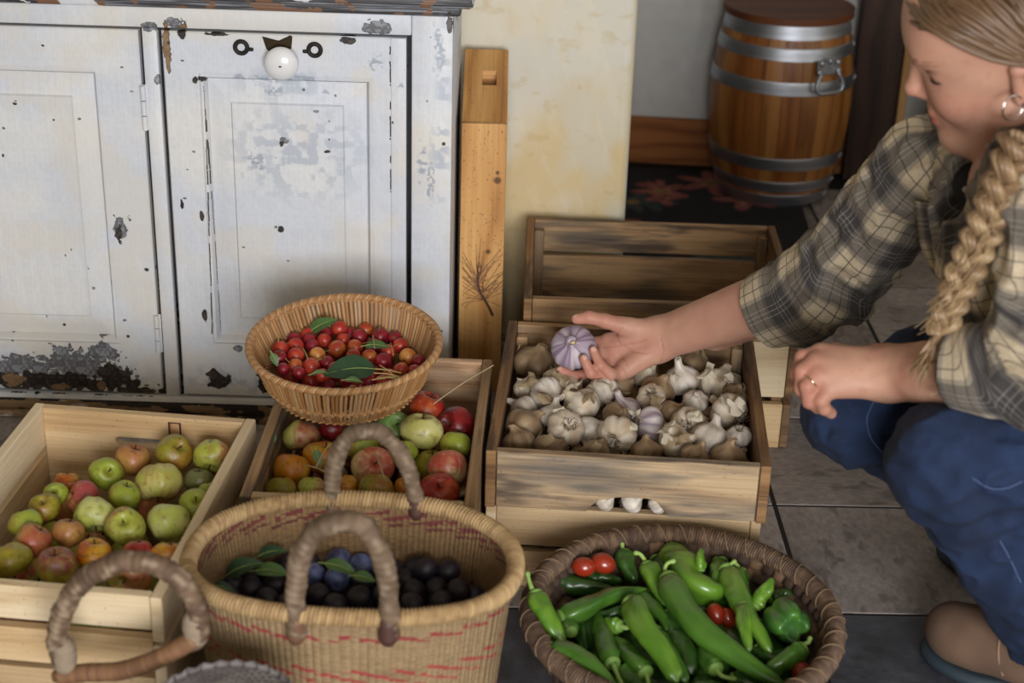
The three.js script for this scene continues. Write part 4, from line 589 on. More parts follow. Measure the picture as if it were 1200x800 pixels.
// ================================================================ leaves
const leafMat = (c) => phys({ color: c, roughness: 0.5, side: THREE.DoubleSide, transmission: 0.12, thickness: 0 });
const leafMats = [leafMat(0x4a6a34), leafMat(0x35532f), leafMat(0x5f7a4c), leafMat(0x2c4a2e)], ribMat = std({ color: 0x8a9a5a, roughness: 0.7 });
function leafGeo(L, W, bend, fold, seed) {
  const pr = (t) => Math.sin(PI * Math.pow(t, 0.8)) ** 0.85 * (1 - 0.15 * t);
  const f = (u, t) => { const x = (u - 0.5) * W * pr(clamp(t, 0.001, 0.999)), z = (t - 0.5) * L, y = fold * Math.abs(x) - bend * (z / L * 2) ** 2 * L * 0.25 + 0.02 * L * n3(x / L * 6, z / L * 5, seed) + 0.0006 * Math.sin(t * 44 - Math.abs(u - 0.5) * 12); return v3(x, y, z); };
  return sheet(8, 14, f);
}
function leaf(label, p, L, W, along, up, k, bend = 0.5, fold = 0.25, group) {
  const z = along.clone().normalize(), x = new V3().crossVectors(up, z).normalize(), y = new V3().crossVectors(z, x), o = thing('leaf', label, 'leaf', p.toArray(), 0, group);
  o.quaternion.setFromRotationMatrix(new THREE.Matrix4().makeBasis(x, y, z));
  part('blade', leafGeo(L, W, bend, fold, k * 7.1 + L * 100), leafMats[k], o); const yb = (s) => -bend * (s * 2) ** 2 * L * 0.25 + 0.0006;
  part('midrib', tube([v3(0, yb(-0.62), -0.66 * L), v3(0, yb(-0.5), -0.5 * L), v3(0, yb(-0.25), -0.25 * L), v3(0, yb(0), 0), v3(0, yb(0.3), 0.3 * L), v3(0, yb(0.48), 0.48 * L)], (t) => 0.0011 * (1.1 - t), 5, 14), ribMat, o); return o;
}
const screenDir = (dx, dy, dz = 0) => seen([dx, -dy, dz]);
// ================================================================ round wicker basket of red fruit
{
  const rimH = 0.320, C = onY(405, 396, rimH), R = 0.143, Hb = 0.084, base = C.clone().setY(rimH - Hb);
  const o = thing('wicker_basket', 'round honey coloured wicker basket holding small red fruit', 'basket', base.toArray()); o.rotation.set(0.085, 0.3, 0.01);
  const wr = (t) => 0.096 + (R - 0.007 - 0.096) * Math.pow(t, 0.62);
  const tx = woodTex(701, [200, 166, 124], [178, 140, 98], [138, 102, 66], { rings: 2, streak: 0.7 }), cane = [0xffffff, 0xf4e2cc, 0xe2c8a8, 0xfff2e0].map((c) => woodMat(tx, c, 0.45, 0.0004));
  const st = []; for (let k = 0; k < 3; k++) { const pts = []; for (let i = 0; i <= 7; i++) { const t = i / 7, s = 0.05 * t; pts.push(v3(wr(t) * Math.sin(s), 0.004 + t * (Hb - 0.008), wr(t) * Math.cos(s))); } st.push(tube(pts, [0.0029, 0.0026, 0.0032][k], 6, 8)); }
  const rr = rng(3), N = 128; for (let i = 0; i < N; i++) { const m = part('stake', st[Math.floor(rr() * 3)], cane[Math.floor(rr() * 4)], o); m.rotation.y = (i + 0.3 * (rr() - 0.5)) / N * 2 * PI; }
  const weave = (t, ph, r, amp) => { const pts = []; for (let i = 0; i < N; i++) { const a = i / N * 2 * PI; pts.push(v3((wr(t) + amp * (i % 2 ? 1 : -1) * ph) * Math.sin(a), 0.004 + t * (Hb - 0.008) + 0.0016 * ph, (wr(t) + amp * (i % 2 ? 1 : -1) * ph) * Math.cos(a))); } return tube(pts, r, 5, N * 3, null, true); };
  for (const t of [0.05, 0.34, 0.39, 0.97]) for (const ph of [-1, 1]) part('weaver', weave(t, ph, 0.0020, 0.0034), cane[t === 0.34 || t === 0.38 ? 3 : 1], o);
  for (let k = 0; k < 3; k++) { const pts = [], M = 116; for (let i = 0; i < M * 4; i++) { const a = i / (M * 4) * 2 * PI, b = a * M / 1.0 * 0.5 + k * 2 * PI / 3; pts.push(v3((R - 0.005 + 0.0030 * Math.cos(b)) * Math.sin(a), Hb - 0.003 + 0.0030 * Math.sin(b), (R - 0.005 + 0.0030 * Math.cos(b)) * Math.cos(a))); } part('rim_strand', tube(pts, 0.0031, 6, 900, null, true), cane[k], o); }
  const bot = []; for (let i = 0; i < 16; i++) bot.push(new THREE.TorusGeometry(0.004 + i * 0.0062, 0.0036, 5, 48).rotateX(PI / 2).translate(0, 0.004, 0)); part('woven_base', merge(bot), cane[2], o).userData.kind = 'stuff';
  // the fruit
  const kinds = { d: ['dark red small fruit', 0x7c1626, 0x9a2030], r: ['bright red small fruit', 0xa62a26, 0xc0482e], o: ['orange small fruit with a red blush', 0xc06a30, 0xb03a28], y: ['golden orange small fruit', 0xd0944a, 0xc46a34] };
  const geo = {}; { let s = 0; for (const [k, [, a, b]] of Object.entries(kinds)) { const cA = lin(a), cB = lin(b); s += 5; geo[k] = sheet(22, 15, (u, t) => { const ph = t * PI, th = u * 2 * PI, sp = Math.sin(ph), cp = Math.cos(ph); return v3(sp * Math.cos(th), cp * 0.97 - 0.16 * Math.exp(-((sp / 0.22) ** 2)) * Math.sign(cp), sp * Math.sin(th)); }, (u, t, p) => mix3(cA, cB, sstep(-0.35, 0.45, n3(p.x * 1.4 + s, p.y * 1.4, p.z * 1.4, 6) + 0.3 * n3(p.x * 7, p.y * 7, p.z * 7 + s, 2))), true); } }
  const fskin = phys({ vertexColors: true, roughness: 0.36, clearcoat: 0.25, clearcoatRoughness: 0.3 }), fst = tube([v3(0, 0.8, 0), v3(0.1, 1.2, 0.05), v3(0.35, 1.7, 0.1)], 0.05, 5, 5), fstM = std({ color: 0x9a8a4a, roughness: 0.9 }), cx = new THREE.SphereGeometry(0.1, 8, 5).scale(1, 0.4, 1).translate(0, -0.84, 0);
  const F = [[409, 376, 23, 'd'], [427, 386, 18, 'o'], [401, 389, 19, 'r'], [350, 387, 19, 'r'], [336, 395, 18, 'd'], [323, 407, 21, 'r'], [343, 405, 20, 'r'], [327, 419, 19, 'd'], [347, 417, 21, 'r'], [344, 429, 18, 'o'], [365, 429, 21, 'r'], [372, 416, 20, 'y'], [366, 405, 17, 'd'], [362, 397, 17, 'd'], [380, 399, 18, 'r'], [384, 391, 18, 'd'], [402, 398, 17, 'r'], [395, 409, 22, 'o'], [416, 407, 20, 'o'], [414, 417, 18, 'r'], [421, 395, 20, 'd'], [446, 394, 21, 'd'], [433, 418, 19, 'o'], [449, 423, 20, 'd'], [455, 412, 18, 'r'], [469, 405, 19, 'r'], [478, 418, 21, 'y'], [491, 424, 18, 'd'], [471, 433, 18, 'o'], [485, 435, 17, 'r'], [383, 425, 17, 'd'], [350, 437, 16, 'd'], [433, 446, 17, 'd'], [405, 445, 17, 'd'], [456, 440, 17, 'r'], [378, 440, 17, 'r'], [437, 404, 17, 'd'], [462, 396, 17, 'd'], [334, 432, 16, 'd'], [447, 447, 16, 'r'], [420, 440, 17, 'o'], [392, 432, 17, 'r']];
  const L = F.map(([x, y, d, k]) => anchor(x, y, d, 0.284, { k, a: [Math.sin(x), 0.6, Math.cos(y * 3)] })); const q = rng(5);
  for (let i = 0; i < 34; i++) { const a = i * 2.4, r = 0.1 * Math.sqrt(i / 34); L.push({ p: v3(base.x + r * Math.sin(a), base.y + 0.02, base.z + r * Math.cos(a)), r: 0.0115 + 0.002 * q(), k: 'drdro'[Math.floor(q() * 5)], a: [q() - 0.5, q(), q() - 0.5] }); }
  settle(L, (a) => { const t = clamp((a.p.y - base.y) / Hb), m = wr(t) - 0.006 - a.r, dx = a.p.x - base.x, dz = a.p.z - base.z, e = Math.hypot(dx, dz); if (e > m) { a.p.x = base.x + dx * m / e; a.p.z = base.z + dz * m / e; } a.p.y = Math.max(a.p.y, base.y + 0.009 + a.r + 0.07 * -(a.p.z - base.z)); }, 100);
  for (const a of L) { const f = thing('small_fruit', kinds[a.k][0] + (!a.home ? ' under others in the wicker basket' : Math.hypot(a.p.x - base.x, a.p.z - base.z) > 0.075 ? ' against the wicker basket wall' : ' in the middle of the wicker basket'), 'fruit', a.p.toArray(), 0, 'small red fruit in the wicker basket'); part('skin', geo[a.k], fskin, f); if (q() < 0.5) part('stem', fst, fstM, f); part('blossom_end', cx, calyxMat, f); f.scale.setScalar(a.r); f.quaternion.setFromUnitVectors(v3(0, 1, 0), seen(a.a).normalize()); }
  const up = v3(0, 1, 0.35), lf = (x, y, h, L2, W2, dx, dy, k, lab, tilt = up, b = 0.5) => leaf(lab, onY(x, y, h), L2, W2, screenDir(dx, dy, 0.1), tilt, k, b, 0.2);
  lf(409, 432, 0.304, 0.076, 0.046, -1, 0.12, 3, 'large dark green leaf lying on the red fruit', v3(0, 1, 0.6)); lf(377, 380, 0.304, 0.050, 0.024, 1, -0.45, 0, 'bright green leaf resting on fruit at the basket back', v3(-0.2, 1, 0.7)); lf(442, 404, 0.303, 0.038, 0.02, 1, 0.1, 0, 'small green leaf half covered among the red fruit'); lf(322, 421, 0.302, 0.022, 0.013, 0.4, 0.9, 2, 'pale leaf tip against the left wicker wall'); lf(415, 445, 0.303, 0.028, 0.012, 1, 0.15, 2, 'pale narrow leaf below the large dark leaf'); lf(374, 436, 0.304, 0.024, 0.010, 1, -0.1, 2, 'small dry leaf beside the large dark leaf');
  const straw = std({ color: 0xb9a66a, roughness: 0.9 }); const sq = [[440, 432, 470, 437], [438, 437, 468, 441], [442, 442, 478, 446], [445, 428, 462, 440], [452, 441, 480, 444], [436, 445, 470, 442], [355, 408, 361, 421], [437, 393, 439, 408], [458, 402, 461, 416], [326, 400, 328, 391]];
  for (const [x0, y0, x1, y1] of sq) { const p = onY(x0, y0, 0.307), e = onY(x1, y1, 0.308); single('grass_stalk', 'thin straw coloured stalk lying among the red fruit', 'stalk', tube([v3(0, 0, 0), e.clone().sub(p).multiplyScalar(0.5).add(v3(0, 0.0015, 0)), e.clone().sub(p)], 0.0008, 5, 8), straw, p.toArray(), 'stalks among the red fruit'); }
}
{ // straw stalks lying on the apples below
  const straw = std({ color: 0xb0a078, roughness: 0.9 }); for (const [x0, y0, h0, x1, y1, h1] of [[508, 473, 0.235, 578, 428, 0.238], [360, 545, 0.222, 392, 560, 0.222], [386, 520, 0.224, 370, 548, 0.222], [440, 530, 0.222, 450, 560, 0.224]]) { const p = onY(x0, y0, h0), e = onY(x1, y1, h1).sub(p); single('grass_stalk', 'thin straw stalk lying on the apples below the basket', 'stalk', tube([v3(0, 0, 0), e.clone().multiplyScalar(0.5).add(v3(0, 0.003, 0)), e], 0.0011, 5, 8), straw, p.toArray(), 'stalks on the apples'); }
  leaf('small grey green leaf lying on an orange apple', onY(373, 537, 0.222), 0.028, 0.014, screenDir(0.3, 1, 0.2), v3(0, 1, 0.5), 2, 0.4, 0.2); leaf('small green leaf stuck inside the crate side', onY(319, 513, 0.215), 0.02, 0.014, screenDir(0.2, 1, 0.2), v3(0.6, 0.6, 0.5), 2, 0.4, 0.2);
}
// ================================================================ woven straw: colour and relief of a twined wall
function straw(seed, cols, nu, nv, bands, shift = 0) {     // bands: [v centre, half width, colour, slant]
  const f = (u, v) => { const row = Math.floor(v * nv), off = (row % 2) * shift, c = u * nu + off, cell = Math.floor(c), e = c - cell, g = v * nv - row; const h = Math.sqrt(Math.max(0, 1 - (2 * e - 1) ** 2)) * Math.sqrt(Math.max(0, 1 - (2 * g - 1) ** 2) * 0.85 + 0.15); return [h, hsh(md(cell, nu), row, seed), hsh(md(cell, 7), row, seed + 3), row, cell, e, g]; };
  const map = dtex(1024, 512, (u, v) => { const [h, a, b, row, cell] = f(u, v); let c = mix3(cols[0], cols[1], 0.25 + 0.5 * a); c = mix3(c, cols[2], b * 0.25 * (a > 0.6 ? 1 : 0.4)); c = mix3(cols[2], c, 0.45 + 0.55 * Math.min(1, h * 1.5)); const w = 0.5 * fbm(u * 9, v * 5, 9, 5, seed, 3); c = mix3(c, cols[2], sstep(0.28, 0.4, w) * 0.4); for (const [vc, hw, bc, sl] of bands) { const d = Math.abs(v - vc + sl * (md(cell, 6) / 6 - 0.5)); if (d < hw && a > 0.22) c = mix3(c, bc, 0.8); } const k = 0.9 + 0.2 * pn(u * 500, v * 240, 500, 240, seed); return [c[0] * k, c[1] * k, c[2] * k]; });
  const bmp = dtex(1024, 512, (u, v) => { const h = f(u, v)[0] * 215 + 30; return [h, h, h]; }, false);
  return [map, bmp];
}
// rope rim: closed tube with slanted wraps
function ropeRim(curve, n, rad, wraps, slant, amp, colr, seed) {
  const pts = []; for (let i = 0; i < n; i++) pts.push(curve(i / n * 2 * PI));
  return tube(pts, (t, a = 0) => rad * (1 + amp * Math.cos(wraps * 2 * PI * t + slant * a) + 0.06 * n3(Math.cos(t * 6.283) * 5, Math.sin(t * 6.283) * 5, a, seed)), 12, wraps * 5, (t, a) => { const h = hsh(Math.floor(wraps * t + slant * a / 6.283), 3, seed); return mix3(mix3(colr[0], colr[1], h), colr[2], 0.6 * sstep(0.1, 0.7, n3(t * wraps * 0.9, a * 2, seed))); }, true);
}
// ================================================================ big shopper basket of plums
const wrapMat = std({ vertexColors: true, roughness: 0.75 });
{
  const rh = 0.262, cl = onY(214, 642, rh), cr = onY(616, 656, rh), cb = onY(415, 582, rh), cf = onY(400, 733, rh), cx = (cl.x + cr.x) / 2, cz = (cb.z + cf.z) / 2, A = (cr.x - cl.x) / 2 - 0.011, B = (cf.z - cb.z) / 2 - 0.010;
  const o = thing('woven_basket', 'large straw basket with leather bound handles and red zigzag stripes', 'basket', [cx, 0, cz], 0.045);
  const ring = (a, k, y) => { const c = Math.cos(a), s = Math.sin(a), e = 0.86; return v3(A * k * Math.sign(s) * Math.abs(s) ** e, y, B * (0.12 + 0.88 * k) * Math.sign(c) * Math.abs(c) ** e); };
  const ks = (t) => 0.875 + 0.125 * Math.pow(t, 1.3);
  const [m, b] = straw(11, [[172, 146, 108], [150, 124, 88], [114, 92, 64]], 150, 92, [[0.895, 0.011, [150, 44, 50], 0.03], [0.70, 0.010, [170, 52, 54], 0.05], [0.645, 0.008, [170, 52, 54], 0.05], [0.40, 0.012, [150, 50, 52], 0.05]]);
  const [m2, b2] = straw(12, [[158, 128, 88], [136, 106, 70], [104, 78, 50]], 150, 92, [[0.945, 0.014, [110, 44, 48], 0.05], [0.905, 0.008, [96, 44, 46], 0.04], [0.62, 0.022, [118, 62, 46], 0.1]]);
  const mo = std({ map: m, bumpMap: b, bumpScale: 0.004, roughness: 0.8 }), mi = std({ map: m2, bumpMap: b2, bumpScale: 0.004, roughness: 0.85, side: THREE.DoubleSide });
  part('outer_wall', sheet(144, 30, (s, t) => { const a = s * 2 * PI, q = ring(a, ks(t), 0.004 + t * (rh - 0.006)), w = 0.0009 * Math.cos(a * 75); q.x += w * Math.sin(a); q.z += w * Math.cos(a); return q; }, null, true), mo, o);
  part('inner_wall', sheet(144, 24, (s, t) => ring(s * 2 * PI, ks(t) - 0.035, 0.008 + t * (rh - 0.010)), null, true), mi, o);
  part('woven_bottom', sheet(72, 6, (s, t) => ring(s * 2 * PI, 0.875 * Math.max(t, 0.001), 0.006), null, true), mi, o);
  part('rim', ropeRim((a) => { const q = ring(a, 1, rh); q.y += 0.004 * Math.cos(2 * a); return q; }, 80, 0.0105, 220, 2, 0.10, [lin(0xb09468), lin(0x967850), lin(0x7a5e3e)], 4), wrapMat, o, 'rim bound with slanted straw');
  const handleCols = [lin(0x705c48), lin(0x5a4836), lin(0x84725e)], hseg = 110;
  const loc = (px, py, z) => { const p = onZ(px, py, z); return o.worldToLocal(p); }; o.updateMatrixWorld(true);
  const handle = (pts, r) => { const wr = 34; const h = part('handle', tube(pts, (t, a = 0) => r * (1 + 0.05 * Math.cos(wr * 2 * PI * t + a) + 0.22 * n3(t * 22, Math.cos(a) * 1.5, Math.sin(a) * 1.5 + pts[0].x * 9)), 12, 130, (t, a) => mix3(mix3(handleCols[0], handleCols[1], hsh(Math.floor(wr * t + a / 6.283), 1, 5)), handleCols[2], sstep(0.15, 0.6, n3(t * 40, Math.cos(a) * 2, Math.sin(a) * 2)))), wrapMat, o, 'arched handle bound in brown hide');
    for (const k of [0, pts.length - 1]) { const p = pts[k], q = pts[k ? k - 1 : 1], d = q.clone().sub(p).normalize(); part('leather_strap', tube([p.clone().addScaledVector(d, -0.004), p.clone().addScaledVector(d, 0.02)], r * 1.03, 12, 6), std({ color: k ? 0x4a3028 : 0x6a4a36, roughness: 0.6 }), h, 'leather strap at the handle foot'); } };
  const zb = cb.z + 0.012, zf = cf.z - 0.010;
  handle([[391, 600, zb], [390, 572, zb], [392, 545, zb - 0.004], [402, 518, zb - 0.012], [424, 505, zb - 0.018], [446, 508, zb - 0.018], [465, 525, zb - 0.012], [478, 550, zb - 0.004], [485, 574, zb], [488, 598, zb]].map((q) => loc(...q)), 0.0108);
  handle([[347, 742, zf], [346, 715, zf], [348, 680, zf + 0.004], [353, 648, zf + 0.012], [366, 626, zf + 0.018], [395, 611, zf + 0.02], [424, 616, zf + 0.018], [442, 640, zf + 0.012], [453, 675, zf + 0.004], [456, 712, zf], [455, 744, zf]].map((q) => loc(...q)), 0.0116);
  // plums
  const dk = lin(0x1a1620), dk2 = lin(0x2a2030), bl = lin(0x6d79a8), bl2 = lin(0x34365c);
  const pg = (cA, cB, s, bloom) => sheet(26, 18, (u, t) => { const ph = t * PI, th = u * 2 * PI, sp = Math.sin(ph), cp = Math.cos(ph); return v3(sp * Math.cos(th), cp * 1.1 - 0.12 * Math.exp(-((sp / 0.2) ** 2)) * (cp > 0 ? 1 : 0), sp * Math.sin(th) * (1 - 0.06 * Math.exp(-((th - PI) ** 2) * 20))); }, (u, t, p) => mix3(cA, cB, sstep(-0.3, 0.35, n3(p.x * 1.7 + s, p.y * 1.7, p.z * 1.7, 3) + 0.35 * n3(p.x * 6, p.y * 6 + s, p.z * 6, 5)) * bloom), true);
  const plumG = { k: pg(dk, dk2, 3, 1), b: pg(bl, bl2, 8, 0.8), m: pg(lin(0x2a2c42), dk, 5, 1) }, pm = phys({ vertexColors: true, roughness: 0.5, sheen: 0.2, sheenColor: new THREE.Color(0x8090b8), sheenRoughness: 0.6 }), pst = tube([v3(0, 0.95, 0), v3(0.05, 1.2, 0), v3(0.2, 1.4, 0.1)], 0.05, 5, 5);
  const PL = [[398, 645, 28, 'b'], [426, 655, 30, 'b'], [366, 672, 27, 'b'], [396, 678, 30, 'b'], [477, 654, 28, 'm'], [497, 671, 27, 'k'], [529, 680, 26, 'k'], [552, 679, 27, 'm'], [509, 688, 26, 'k'], [551, 694, 27, 'k'], [518, 705, 27, 'k'], [483, 708, 27, 'k'], [487, 692, 26, 'k'], [477, 676, 26, 'k'], [423, 700, 28, 'k'], [393, 709, 27, 'k'], [372, 697, 27, 'k'], [322, 686, 26, 'k'], [313, 701, 26, 'k'], [292, 689, 26, 'k'], [270, 689, 26, 'k'], [250, 681, 24, 'm'], [446, 699, 26, 'k'], [338, 708, 26, 'k'], [575, 692, 24, 'm'], [345, 690, 26, 'k'], [425, 680, 26, 'k'], [452, 676, 26, 'k'], [300, 672, 26, 'k'], [330, 664, 26, 'k'], [275, 670, 25, 'k'], [450, 655, 26, 'k'], [505, 655, 25, 'k'], [357, 655, 25, 'k'], [535, 662, 25, 'k']];
  const L = PL.map(([x, y, d, k]) => anchor(x, y, d * 1.06, 0.188, { k, a: [Math.sin(x), 0.7, Math.cos(y)] })), q = rng(14);
  for (let i = 0; i < 9; i++) for (let j = 0; j < 5; j++) L.push({ p: v3(cx - 0.13 + i * 0.033 + 0.006 * q(), 0.158, cz - 0.07 + j * 0.035), r: 0.016 + 0.001 * q(), k: q() < 0.2 ? 'm' : 'k', a: [q() - 0.5, q(), q() - 0.5] });
  settle(L.slice(), (a) => { const k = ks(clamp(a.p.y / rh)) - 0.04, dx = (a.p.x - cx) / (A * k - a.r), dz = (a.p.z - cz) / (B * k - a.r), e = Math.hypot(dx, dz); if (e > 1) { a.p.x = cx + (a.p.x - cx) / e; a.p.z = cz + (a.p.z - cz) / e; } a.p.y = Math.max(a.p.y, 0.145); }, 80);
  const pl = { k: 'nearly black plum', b: 'blue plum with a dusty bloom', m: 'dark blue plum' };
  for (const a of L) { const f = thing('plum', pl[a.k] + (!a.home ? ' under others in the straw basket' : a.p.z < cz - 0.05 ? ' by the crate side of the straw basket' : Math.abs(a.p.x - cx) > 0.10 ? ' at an end of the straw basket' : ' between the handles of the straw basket'), 'plum', a.p.toArray(), 0, 'plums in the straw basket'); part('skin', plumG[a.k], pm, f); if (q() < 0.4) part('stem', pst, stemMat, f); f.scale.setScalar(a.r * 0.97); f.quaternion.setFromUnitVectors(v3(0, 1, 0), seen(a.a).normalize()); }
  const lf = (x, y, h, L2, W2, dx, dy, k, lab) => leaf(lab, onY(x, y, h), L2, W2, screenDir(dx, dy, 0.1), v3(0, 1, 0.45), k, 0.6, 0.25);
  lf(319, 668, 0.212, 0.046, 0.022, 1, 0.12, 0, 'fresh green leaf on the plums beside the near handle'); lf(284, 664, 0.212, 0.052, 0.028, 1, -0.35, 3, 'dark green leaf against the straw basket end'); lf(318, 646, 0.215, 0.040, 0.02, 1, -0.2, 3, 'dark leaf rising behind the fresh green leaf'); lf(400, 664, 0.214, 0.046, 0.02, 1, 0.35, 0, 'long green leaf lying between the blue plums'); lf(427, 676, 0.214, 0.030, 0.017, 1, 0.25, 0, 'short green leaf touching the blue plums'); lf(352, 652, 0.216, 0.03, 0.015, 0.3, -1, 3, 'dark leaf standing up behind the blue plums'); lf(262, 688, 0.212, 0.03, 0.016, 1, 0.3, 3, 'dark leaf low among the black plums');
}
// ================================================================ brown coiled basket of peppers
{
  const rh = 0.128, cx = 0.106, cz = 0.974, R = 0.196, o = thing('coiled_basket', 'round dark brown coiled basket heaped with green peppers', 'basket', [cx, 0, cz]);
  const br = [lin(0x4e3c2e), lin(0x38291e), lin(0x745a42)], wallM = std({ vertexColors: true, roughness: 0.85 }), NB = 58, rows = 7;
  const wr = (t) => 0.125 + (R - 0.125) * Math.pow(t, 0.6);
  const knob = (s, t) => { const row = t * rows, k = Math.floor(row), e = s * NB + (k % 2) * 0.5, u = e - Math.floor(e), g = row - k; return Math.sqrt(Math.max(0, 1 - (2 * u - 1) ** 2)) * Math.sqrt(Math.max(0, 1 - (2 * g - 1) ** 2)); };
  const kc = (s, t) => { const k = Math.floor(t * rows), h = hsh(Math.floor(s * NB + (k % 2) * 0.5), k, 9); return mix3(br[1], h > 0.75 ? br[2] : br[0], h); };
  part('outer_wall', sheet(NB * 5, rows * 5, (s, t) => { const a = s * 2 * PI, r = wr(t) + 0.004 * knob(s, t); return v3(r * Math.sin(a), 0.003 + t * (rh - 0.008), r * Math.cos(a)); }, kc, true), wallM, o);
  part('inner_wall', sheet(NB * 5, rows * 5, (s, t) => { const a = s * 2 * PI, r = wr(t) - 0.007 - 0.0075 * knob(s, t); return v3(r * Math.sin(a), 0.008 + t * (rh - 0.012), r * Math.cos(a)); }, kc, true), std({ vertexColors: true, roughness: 0.85, side: THREE.DoubleSide }), o);
  part('woven_bottom', sheet(80, 12, (s, t) => v3(0.125 * t * Math.sin(s * 2 * PI), 0.005 + 0.002 * Math.abs(Math.sin(t * 38)), 0.125 * t * Math.cos(s * 2 * PI)), kc, true), std({ vertexColors: true, roughness: 0.9, side: THREE.DoubleSide }), o);
  part('rim', ropeRim((a) => v3(R * Math.sin(a), rh, R * Math.cos(a)), 72, 0.0130, 300, 2, 0.08, [lin(0x5c4634), lin(0x443226), lin(0x80664c)], 9), wrapMat, o, 'thick rim bound in brown cord');
  const lash = std({ color: 0x7c654c, roughness: 0.8 }); for (let i = 0; i < 40; i++) { const a = i / 40 * 2 * PI, pts = []; for (let k = 0; k <= 8; k++) { const b = -1.9 + k / 8 * 3.8, aa = a + 0.03 * b; pts.push(v3((R + 0.0142 * Math.sin(b)) * Math.sin(aa), rh + 0.0142 * Math.cos(b), (R + 0.0142 * Math.sin(b)) * Math.cos(aa))); } part('lashing', tube(pts, 0.0009, 5, 12), lash, o, 'pale cord lashing'); }
  // peppers: spines in photo coordinates of a detail (3.333 per pixel), heights in metres, half widths
  const U = (x, y, h) => onY(600 + x / 3.3333, 620 + y / 3.3333, h);
  const pepMat = phys({ vertexColors: true, roughness: 0.30, clearcoat: 0.2, clearcoatRoughness: 0.2 }), stM = std({ color: 0x8fae5a, roughness: 0.6 }), calM = std({ color: 0x6f9440, roughness: 0.55 });
  const greens = { bright: [lin(0x668c2c), lin(0x507a22)], mid: [lin(0x4a7226), lin(0x3a601e)], dark: [lin(0x34561f), lin(0x264416)] };
  function pepper(label, spine, w, tone, { blunt = 0.3, lobes = 3, lump = 0.19, stem, tipFirst = false, shape } = {}) {
    const pts = spine.map((q) => U(...q)), org = pts[0].clone(), rel = pts.map((p) => p.clone().sub(org)), dep = depthOf(org), R2 = w * 1.06 / 2 / 3.3333 / FOCAL * dep, [cA, cB] = greens[tone], sd = spine[0][0] * 0.13;
    const prof = shape ?? ((t) => Math.pow(Math.sin(Math.min(1, t * 6 + 0.3) * PI / 2), 0.8) * (1 - (1 - blunt) * Math.pow(t, 2.4)) * (t > 0.93 ? Math.sqrt(Math.max(0.02, 1 - ((t - 0.93) / 0.075) ** 2)) : 1));
    const o2 = thing('pepper', label, 'pepper', org.toArray(), 0, 'green peppers in the brown basket');
    part('body', tube(rel, (t, a = 0) => R2 * prof(t) * (1 + lump * 0.55 * Math.cos(lobes * a + sd + 2 * t) + lump * n3(t * 5 + sd, Math.cos(a) * 1.2, Math.sin(a) * 1.2) + 0.06 * n3(t * 16 + sd, Math.cos(a) * 2.4, Math.sin(a) * 2.4)), 20, 44, (t, a) => mix3(cA, cB, sstep(-0.4, 0.4, n3(t * 4 + sd, Math.cos(a) * 1.5, Math.sin(a) * 1.5, 3))), false), pepMat, o2);
    const d0 = rel[1].clone().sub(rel[0]).normalize();
    const capR = R2 * prof(0.04); part('calyx', new THREE.SphereGeometry(1, 14, 8).scale(capR * 1.02, capR * 0.5, capR * 1.02).applyQuaternion(new THREE.Quaternion().setFromUnitVectors(v3(0, 1, 0), d0.clone().negate())).translate(0, 0, 0), calM, o2);
    if (stem) part('stem', tube([d0.clone().multiplyScalar(-capR * 0.2), ...stem.map((q) => U(...q).sub(org))], (t) => lerp(0.0042, 0.0028, Math.min(1, t * 2)) + (t > 0.9 ? 0.0008 : 0), 7, 14), stM, o2);
    return o2;
  }
  pepper('long green pepper stretching from a hooked stem to the basket rim', [[612, 200, 0.128], [640, 250, 0.132], [690, 330, 0.130], [760, 410, 0.124], [860, 490, 0.118], [960, 555, 0.112], [1060, 615, 0.104]], 104, 'mid', { blunt: 0.42, stem: [[604, 180, 0.133], [598, 150, 0.140], [608, 132, 0.146], [632, 124, 0.148]] });
  pepper('green pepper lying behind the long one with its stem upright', [[528, 148, 0.122], [548, 190, 0.120], [575, 250, 0.110], [600, 300, 0.100]], 76, 'bright', { stem: [[515, 115, 0.130], [498, 95, 0.136], [482, 92, 0.137]] });
  pepper('green pepper standing at the left rim with a long pale stem', [[92, 258, 0.152], [112, 305, 0.148], [150, 370, 0.138], [195, 450, 0.118]], 80, 'bright', { blunt: 0.5, stem: [[80, 236, 0.158], [68, 205, 0.164], [60, 172, 0.170]] });
  pepper('smooth green pepper lying level with its tip pointing right', [[190, 345, 0.108], [270, 316, 0.112], [360, 270, 0.116], [440, 244, 0.118], [524, 232, 0.118]], 80, 'mid', { blunt: 0.16 });
  pepper('dark green pepper lying behind the level one', [[150, 205, 0.100], [230, 214, 0.102], [310, 225, 0.100], [400, 240, 0.092]], 76, 'dark', { stem: [[175, 170, 0.11], [150, 168, 0.112]] });
  pepper('dark green pepper tucked under the tomatoes', [[290, 180, 0.100], [350, 190, 0.100], [430, 200, 0.098]], 60, 'dark', {});
  pepper('upright dark green pepper beside the two tomatoes', [[436, 100, 0.114], [446, 140, 0.110], [480, 210, 0.098]], 80, 'dark', { stem: [[432, 75, 0.122], [430, 56, 0.126]] });
  pepper('bright green pepper in the middle of the heap pointing forward', [[465, 290, 0.122], [495, 340, 0.126], [535, 410, 0.124], [590, 490, 0.118], [640, 590, 0.108]], 92, 'bright', { blunt: 0.72 });
  pepper('dark green pepper hanging stem first over the near side', [[392, 522, 0.105], [368, 460, 0.104], [346, 390, 0.100], [325, 330, 0.092]], 78, 'mid', { blunt: 0.5, stem: [[405, 555, 0.106], [425, 600, 0.104]] });
  pepper('green pepper lying stem first below the middle of the heap', [[520, 560, 0.102], [480, 515, 0.102], [430, 465, 0.096], [390, 430, 0.088]], 84, 'mid', { blunt: 0.5, stem: [[530, 590, 0.102], [536, 620, 0.1]] });
